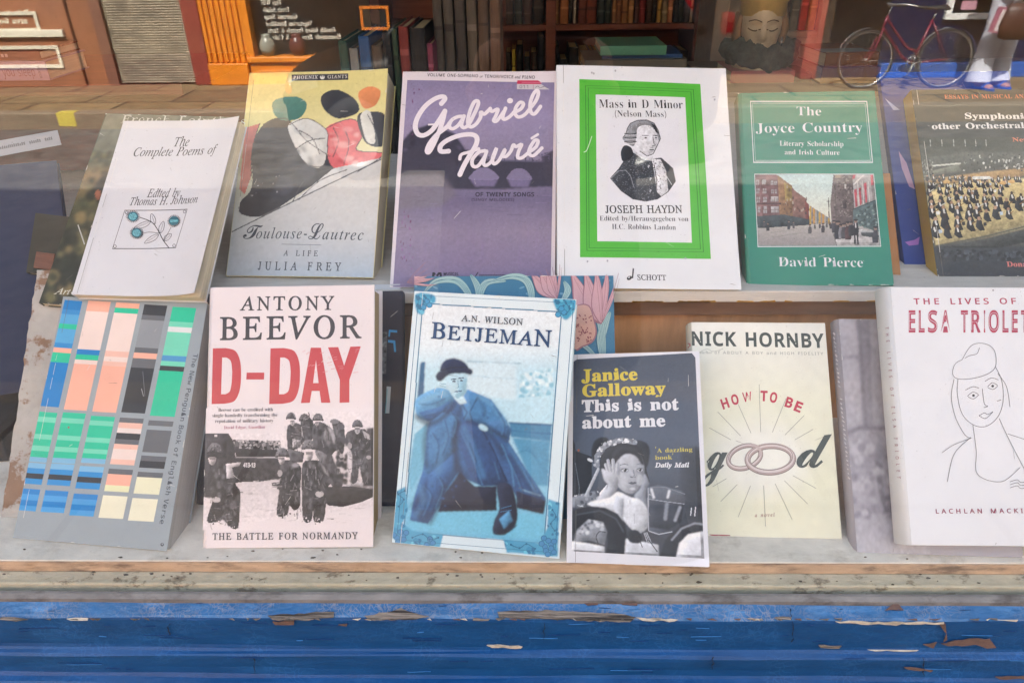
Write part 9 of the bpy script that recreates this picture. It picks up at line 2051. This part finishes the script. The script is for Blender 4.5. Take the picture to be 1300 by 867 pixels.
mb = MB(); mb.loft([[(x+0, w*math.cos(a), .9+h*max(0, math.sin(a))-.012*(1 if math.sin(a) < 0 else 0)) for a in [2*PI*i/14 for i in range(14)]] for x, w, h in ((.09, .012, .02), (.14, .026, .035), (.22, .05, .04), (.29, .09, .045), (.35, .1, .04), (.37, .07, .02))], caps=True); mb.build('saddle', RB, bk)
mb = MB(); mb.tube(circ(BB[0], BB[2], .09, 30, y=.045), .005, n=6, closed=True)
for k in range(5): a = 2*PI*k/5+.3; mb.tube([(BB[0], .045, BB[2]), (BB[0]+.088*math.cos(a), .045, BB[2]+.088*math.sin(a))], .007, n=6)
mb.tube([(BB[0], -.06, BB[2]), (BB[0], .06, BB[2])], .015, n=8); cr = mb.build('chainring', CH, bk)
mb = MB(); mb.tube([(BB[0], .06, BB[2]), (BB[0]-.07, .065, BB[2]-.15)], .009, n=8); mb.tube([(BB[0], -.06, BB[2]), (BB[0]+.07, -.065, BB[2]+.15)], .009, n=8); mb.build('crank', CH, cr)
mb = MB(); mb.box(BB[0]-.11, BB[0]-.03, .07, .16, BB[2]-.165, BB[2]-.14, bev=.004); mb.box(BB[0]+.03, BB[0]+.11, -.16, -.07, BB[2]+.14, BB[2]+.165, bev=.004); mb.build('pedal', RB, cr)
mb = MB(); mb.tube([(BB[0], .05, BB[2]+.09), (WR[0], .05, WR[1]+.035)], .004, n=6); mb.tube([(BB[0], .05, BB[2]-.09), (WR[0], .05, WR[1]-.035)], .004, n=6); mb.build('chain', RB, bk)
bk.rotation_euler = (.06, 0, 0); bk.scale = (.83, .83, .83); bk.location.x -= .13

# ------------------------------------------------------------------ woman on the far pavement
px = fx(1263, 100)*(7.6+.48)/(D+.48)-.1
skin = mat('skin', 'b5805f', .5, .08, 20); whit = mat('white_linen', 'c9ccd8', .7, .08, 12, bump=.3, bscale=18); top_ = mat('grey_cotton_top', 'a9aab2', .8, .1, 15); hair = mat('brown_hair', '2e1f17', .6, .3, 40)
pe_ = empty('person', 'woman in loose white trousers and blue sandals holding a brown bag across the street', 'person', (float(px), -7.55, 0), rz=PI-.35)
def remesh(o, v, it=4):
    m = o.modifiers.new('merge', 'REMESH'); m.mode = 'VOXEL'; m.voxel_size = v; m.use_smooth_shade = True
    s = o.modifiers.new('even', 'SMOOTH'); s.iterations = it; s.factor = .5; return o
def limb(mb, pts, rs): mb.tube(curve(pts, 4), list(np.interp(np.linspace(0, len(pts)-1, 4*(len(pts)-1)+1), range(len(pts)), rs)), n=12)
mb = MB()
for s in (-1, 1): limb(mb, [(s*.09, 0, .9), (s*.1, -.01, .5), (s*.105, .02, .1), (s*.105, .02, .05)], [.08, .055, .036, .036]); limb(mb, [(s*.105, .03, .05), (s*.11, -.06, .035), (s*.115, -.16, .025)], [.036, .036, .03])
mb.loft([[(w*math.cos(a), d*math.sin(a), z) for a in [2*PI*i/20 for i in range(20)]] for z, w, d in ((.84, .1, .08), (.92, .165, .11), (1.08, .135, .09), (1.25, .155, .105), (1.38, .165, .09), (1.43, .09, .06), (1.5, .05, .05))], caps=True)
limb(mb, [(.17, 0, 1.38), (.23, .02, 1.12), (.2, -.14, .95), (.15, -.2, .9)], [.05, .042, .034, .028])
limb(mb, [(-.17, 0, 1.38), (-.25, .03, 1.12), (-.2, -.14, .97), (-.1, -.21, .93)], [.05, .042, .034, .028])
for s, (hx, hz) in ((1, (.15, .9)), (-1, (-.1, .93))):
    limb(mb, [(hx, -.2, hz), (hx-s*.04, -.235, hz-.03), (hx-s*.06, -.245, hz-.06)], [.028, .036, .03])
    for k in range(4): limb(mb, [(hx-s*(.045+.012*k), -.24, hz-.05+.012*k), (hx-s*(.075+.008*k), -.262, hz-.085+.012*k), (hx-s*(.06+.008*k), -.272, hz-.115+.012*k)], [.011, .0095, .008])
    limb(mb, [(hx-s*.02, -.225, hz-.02), (hx-s*.05, -.265, hz-.02), (hx-s*.07, -.275, hz-.045)], [.012, .011, .009])
mb.loft([[(x, y-.015, z+1.47) for x, y, z in rr] for rr in head_rings(.215)], caps=True)
remesh(mb.build('body', skin, pe_), .009)
mb = MB(); mb.loft([[(w*math.cos(a), .02+d*math.sin(a), z) for a in [2*PI*i/20 for i in range(20)]] for z, w, d in ((1.3, .08, .06), (1.42, .1, .08), (1.55, .1, .09), (1.66, .095, .09), (1.705, .05, .05))], caps=True); remesh(mb.build('hair', hair, pe_), .012).location = (0, .045, 0)
mb = MB()
for s in (-1, 1): limb(mb, [(s*.085, 0, .93), (s*.1, -.005, .55), (s*.12, .015, .25), (s*.13, .0, .06)], [.105, .095, .1, .125])
mb.loft([[(w*math.cos(a), d*math.sin(a), z) for a in [2*PI*i/20 for i in range(20)]] for z, w, d in ((.82, .17, .125), (.95, .178, .125), (1.0, .16, .11))], caps=True); remesh(mb.build('trousers', whit, pe_), .013, 3)
mb = MB(); mb.loft([[(w*math.cos(a), d*math.sin(a), z) for a in [2*PI*i/20 for i in range(20)]] for z, w, d in ((.93, .186, .135), (1.1, .16, .115), (1.26, .175, .125), (1.38, .18, .105), (1.43, .11, .075))], caps=True)
for s in (-1, 1): limb(mb, [(s*.16, 0, 1.37), (s*.22, .015, 1.2)], [.068, .064])
remesh(mb.build('top', top_, pe_), .013)
mb = MB()
for s in (-1, 1): mb.prism([(s*.11+.05*math.cos(a)*(1 if math.sin(a) > 0 else .85), -.06+.14*math.sin(a)) for a in [2*PI*i/20 for i in range(20)]], .001, .02); mb.tube(curve([(s*.11-.05, -.08, .02), (s*.112, -.11, .07), (s*.11+.05, -.08, .02)], 5), .012, n=8)
mb.build('sandals', mat('blue_leather', '1c4fb0', .5, .1, 20), pe_)
hb2 = empty('handbag', 'dark brown leather bag hanging in front of the white trousers', 'bag', (float(px)-.06, -7.23, .5))
mb = MB(); mb.loft([[(w*math.cos(a), d*math.sin(a), z) for a in [2*PI*i/24 for i in range(24)]] for z, w, d in ((0, .1, .035), (.02, .15, .06), (.12, .17, .075), (.25, .15, .06), (.32, .12, .03))], caps=True); mb.build('pouch', mat('brown_leather', '4a2c20', .5, .2, 15), hb2)
mb = MB(); mb.tube(curve([(-.11, 0, .31), (-.07, 0, .41), (.04, .02, .425), (.11, 0, .31)], 6), .009, n=8); mb.build('strap', mat('dark_leather', '2e1c14', .5, .2, 15), hb2)
pk_ = empty('pink_magazine', 'pink magazine held beside the brown bag', 'magazine', (float(px)-.26, -7.25, .5), rz=.3); pk_.rotation_euler[1] = .15
mb = MB(); mb.box(-.055, .055, -.006, .006, .06, .29, '9a6070', bev=.002); mb.box(-.01, .04, .006, .0075, .08, .27, 'c5b8b8'); mb.build('cover', M['print'], pk_)

# ------------------------------------------------------------------ parked car
pt = mat('black_car_paint', '0d0e10', .45, .1, 2, spec=.25); plast = mat('black_plastic', '141415', .6, .15, 30); lens_ = mat('headlamp_lens', 'b9bcc0', .1, .1, 20, metal=.6); amber = mat('amber_lens', 'd0521a', .2, .1, 20); redl = mat('red_lens', '700c14', .2, .1, 20)
yc = -5.75
xfr = float(mirror_y(343, 94, 5.1)[0])
car = empty('parked_car', 'black hatchback parked along the far kerb', 'car', (xfr, yc, -.15)); car.scale = (.83, .95, 1)
Lc = 4.0
st = [(0, .45, .62, .60, .3), (.06, .60, .72, .55, .25), (.25, .72, .79, .50, .22), (.7, .80, .86, .50, .2), (1.05, .83, .93, .5, .2), (2.0, .84, .96, .5, .2), (3.2, .83, .98, .5, .2), (3.8, .76, .95, .55, .25), (4.0, .66, .8, .6, .32)]
mb = MB(); rings = []
for x, hw, zt_, zm, zb_ in st:
    half = [(0, zb_), (hw*.9, zb_), (hw, zb_+.1), (hw*1.0, zm), (hw*.985, zt_-.1), (hw*.9, zt_-.015), (hw*.6, zt_+.01), (0, zt_+.02)]
    rings.append([(x, y, z) for y, z in half]+[(x, -y, z) for y, z in half[-2:0:-1]])
mb.loft(rings, caps=True)
o = mb.build('body', pt, car); sm = o.modifiers.new('round', 'SUBSURF'); sm.levels = sm.render_levels = 2
cab = [(1.0, .70, .93, .93), (1.55, .62, .94, 1.36), (2.2, .62, .95, 1.45), (3.1, .62, .97, 1.43), (3.75, .66, .97, 1.0)]
mb = MB(); mb.loft([[(x, s_*(w+.1*(1-t)), z0_+(z1_-z0_)*t) for s_, t in ((1, 0), (1, .5), (.97, .88), (.8, 1), (.3, 1.02), (-.3, 1.02), (-.8, 1), (-.97, .88), (-1, .5), (-1, 0))] for x, w, z0_, z1_ in cab], caps=True)
mb.build('cabin', pwin, car)
mb = MB(); mb.loft([[(x, s_*w*1.0, z+.012) for s_ in (.86, .5, 0, -.5, -.86)] for x, w, z in ((1.58, .62, 1.385), (2.2, .62, 1.47), (3.0, .62, 1.455), (3.2, .62, 1.4))], closed=False); mb.build('roof', pt, car)
for s in (-1, 1):
    mb = MB(); mb.tube(curve([(1.02, s*.78, .95), (1.55, s*.62, 1.37), (2.2, s*.61, 1.47), (3.1, s*.61, 1.45), (3.72, s*.73, 1.0)], 5), .03, n=8); mb.tube([(2.3, s*.72, .97), (2.35, s*.60, 1.46)], .03, n=8); mb.build('pillar', pt, car)
    mb = MB(); mb.loft([[(x, s*(y), z) for x, y, z in r] for r in ([(.10, .62, .60), (.16, .66, .60), (.42, .74, .67), (.42, .74, .74), (.14, .64, .7)], [(.085, .58, .60), (.15, .69, .6), (.43, .765, .67), (.42, .755, .755), (.12, .6, .72)])], caps=True); hl = mb.build('headlight', lens_, car)
    mb = MB(); mb.lathe([(0, 0), (.035, .004), (.045, -.01)], xf=Matrix.Translation((.13, s*.675, .645)) @ Matrix.Rotation(s*-.9, 4, 'Z') @ Matrix.Rotation(-PI/2, 4, 'Y')); mb.build('indicator', amber, hl)
    mb = MB(); mb.box(3.84, 3.95, *sorted((s*.68, s*.79)), .98, 1.13, bev=.03); mb.build('tail_light', redl, car)
    mb = MB(); mb.box(1.2, 1.36, *sorted((s*.84, s*1.0)), .97, 1.1, bev=.03); mb.build('wing_mirror', pt, car)
    for xw in (.72, 3.2):
        xf = Matrix.Translation((xw, s*.74, .3)) @ Matrix.Rotation(PI/2, 4, 'X')
        mb = MB(); mb.lathe([(.2, -.1), (.29, -.1), (.305, -.08), (.305, .08), (.29, .1), (.2, .1)], xf=xf, n=32); w_ = mb.build('wheel', RB, car)
        mb = MB(); mb.lathe([(0, -.085*s*-1), (.06, .09), (.19, .08), (.205, .1)] if False else [(0, .09), (.06, .095), (.19, .075), (.205, .1), (.205, -.1), (.19, -.075), (.06, -.095), (0, -.09)], xf=xf, n=32); mb.build('rim', CH, w_)
mb = MB(); mb.box(-.005, .05, -.26, .26, .38, .49, 'c9c9c4', bev=.004); mb.build('number_plate', M['print'], car)
mb = MB(); mb.box(.005, .06, -.5, .5, .5, .58, bev=.01); mb.build('grille', plast, car)

# ------------------------------------------------------------------ stand-in for the person behind the camera, added to darken the pane's mirrored middle
wt_ = mat('black_wool_coat', '141519', .9, .3, 40, bump=.3); jn = mat('dark_denim', '1a2233', .9, .25, 40)
ph = empty('person', 'person behind the camera in black coat and jeans, added to darken the pane', 'person', (.03, -1.14, 0))
mb = MB()
for s in (-1, 1): limb(mb, [(s*.09, 0, .9), (s*.1, .01, .5), (s*.1, -.02, .08)], [.08, .055, .04]); limb(mb, [(s*.1, -.03, .06), (s*.11, .08, .04), (s*.115, .17, .03)], [.04, .042, .032])
mb.loft([[(w*math.cos(a), d*math.sin(a), z) for a in [2*PI*i/20 for i in range(20)]] for z, w, d in ((.84, .12, .09), (1.1, .14, .1), (1.3, .17, .11), (1.42, .17, .09), (1.47, .08, .06), (1.55, .055, .055))], caps=True)
for s in (-1, 1):
    limb(mb, [(s*.18, 0, 1.42), (s*.26, .04, 1.14), (s*.15, .18, 1.2), (s*.1, .235, 1.25)], [.05, .044, .034, .028])
    limb(mb, [(s*.1, .235, 1.25), (s*.09, .255, 1.29), (s*.085, .26, 1.32)], [.028, .034, .028])
    for k in range(4): limb(mb, [(s*.088, .257, 1.275+k*.018), (s*.083, .287, 1.278+k*.018), (s*.066, .2885, 1.28+k*.018)], [.010, .009, .008])
    limb(mb, [(s*.09, .245, 1.27), (s*.075, .253, 1.255), (s*.05, .251, 1.262)], [.012, .011, .009])
mb.loft([[(-x, -y+.02, z+1.52) for x, y, z in rr] for rr in head_rings(.22)], caps=True)
remesh(mb.build('body', skin, ph), .009)
mb = MB(); mb.loft([[(w*math.cos(a), -.025+d*math.sin(a), z) for a in [2*PI*i/20 for i in range(20)]] for z, w, d in ((1.56, .07, .06), (1.63, .09, .09), (1.7, .092, .1), (1.75, .06, .07), (1.765, .02, .03))], caps=True); remesh(mb.build('hair', hair, ph), .012)
mb = MB(); mb.loft([[(w*math.cos(a), d*math.sin(a), z) for a in [2*PI*i/24 for i in range(24)]] for z, w, d in ((.55, .26, .17), (.8, .24, .165), (1.05, .21, .15), (1.28, .235, .16), (1.42, .225, .13), (1.485, .1, .085), (1.52, .085, .08))], caps=True)
for s in (-1, 1): limb(mb, [(s*.19, 0, 1.42), (s*.27, .04, 1.14), (s*.16, .17, 1.195), (s*.115, .215, 1.235)], [.078, .07, .055, .046])
remesh(mb.build('coat', wt_, ph), .014)
mb = MB()
for s in (-1, 1): limb(mb, [(s*.1, 0, .75), (s*.105, .01, .5), (s*.105, -.015, .09)], [.1, .08, .065])
remesh(mb.build('jeans', jn, ph), .013)
mb = MB()
for s in (-1, 1): limb(mb, [(s*.105, -.07, .05), (s*.11, .06, .045), (s*.118, .2, .035)], [.05, .052, .04])
remesh(mb.build('shoes', RB, ph), .01)
tp = empty('mobile_phone', 'black mobile phone held level in front of the black coat', 'phone', (.03, -.868, 1.3))
mb = MB(); mb.box(-.076, .076, -.004, .004, -.037, .037, '121214', bev=.003); mb.build('case', plast, tp)
mb = MB(); mb.lathe([(0, 0), (.006, 0), (.007, -.002), (.007, -.006)], xf=Matrix.Translation((0, .0062, 0)) @ Matrix.Rotation(-PI/2, 4, 'X')); mb.build('lens', pwin, tp)
# ------------------------------------------------------------------ camera, sky and sun
cam = bpy.data.cameras.new('camera'); co = bpy.data.objects.new('camera', cam); COL.objects.link(co)
cam.sensor_width = 36; cam.lens = FPX/1300*36; cam.clip_start = .02; cam.clip_end = 400
co.matrix_world = Matrix(((CR[0], CU[0], -CF[0], C0[0]), (CR[1], CU[1], -CF[1], C0[1]), (CR[2], CU[2], -CF[2], C0[2]), (0, 0, 0, 1)))
SC.camera = co
EL, AZ = math.radians(50), math.radians(-14)          # sun behind the bookshop, a little from the left
to_sun = Vector((math.sin(AZ)*math.cos(EL), math.cos(AZ)*math.cos(EL), math.sin(EL)))
sun = bpy.data.lights.new('sun', 'SUN'); sun.energy = 4.5; sun.angle = math.radians(.5); sun.color = (1, .95, .87)
so = bpy.data.objects.new('sun', sun); COL.objects.link(so); so.rotation_euler = to_sun.to_track_quat('Z', 'Y').to_euler()
w = bpy.data.worlds.new('World'); SC.world = w; w.use_nodes = True; nt = w.node_tree
bg = nt.nodes['Background']; sky = nt.nodes.new('ShaderNodeTexSky'); sky.sky_type = 'NISHITA'; sky.sun_disc = False
sky.sun_elevation = EL; sky.sun_rotation = AZ; sky.dust_density = 3; sky.air_density = 1; sky.ozone_density = .3
hz = nt.nodes.new('ShaderNodeHueSaturation'); hz.inputs['Saturation'].default_value = .55      # sky colour muted to take out its blue cast
nt.links.new(sky.outputs[0], hz.inputs['Color']); nt.links.new(hz.outputs[0], bg.inputs[0]); bg.inputs[1].default_value = .15
vs = SC.view_settings; vs.view_transform = 'Standard'; vs.look = 'None'; vs.gamma = 1; vs.use_curve_mapping = False; vs.exposure = EXPOSURE
SC.cycles.max_bounces = 8; SC.cycles.transparent_max_bounces = 12; SC.cycles.diffuse_bounces = 4; SC.cycles.glossy_bounces = 4
SC.cycles.use_denoising = True; SC.cycles.sample_clamp_indirect = 8; SC.cycles.caustics_reflective = False; SC.cycles.caustics_refractive = False
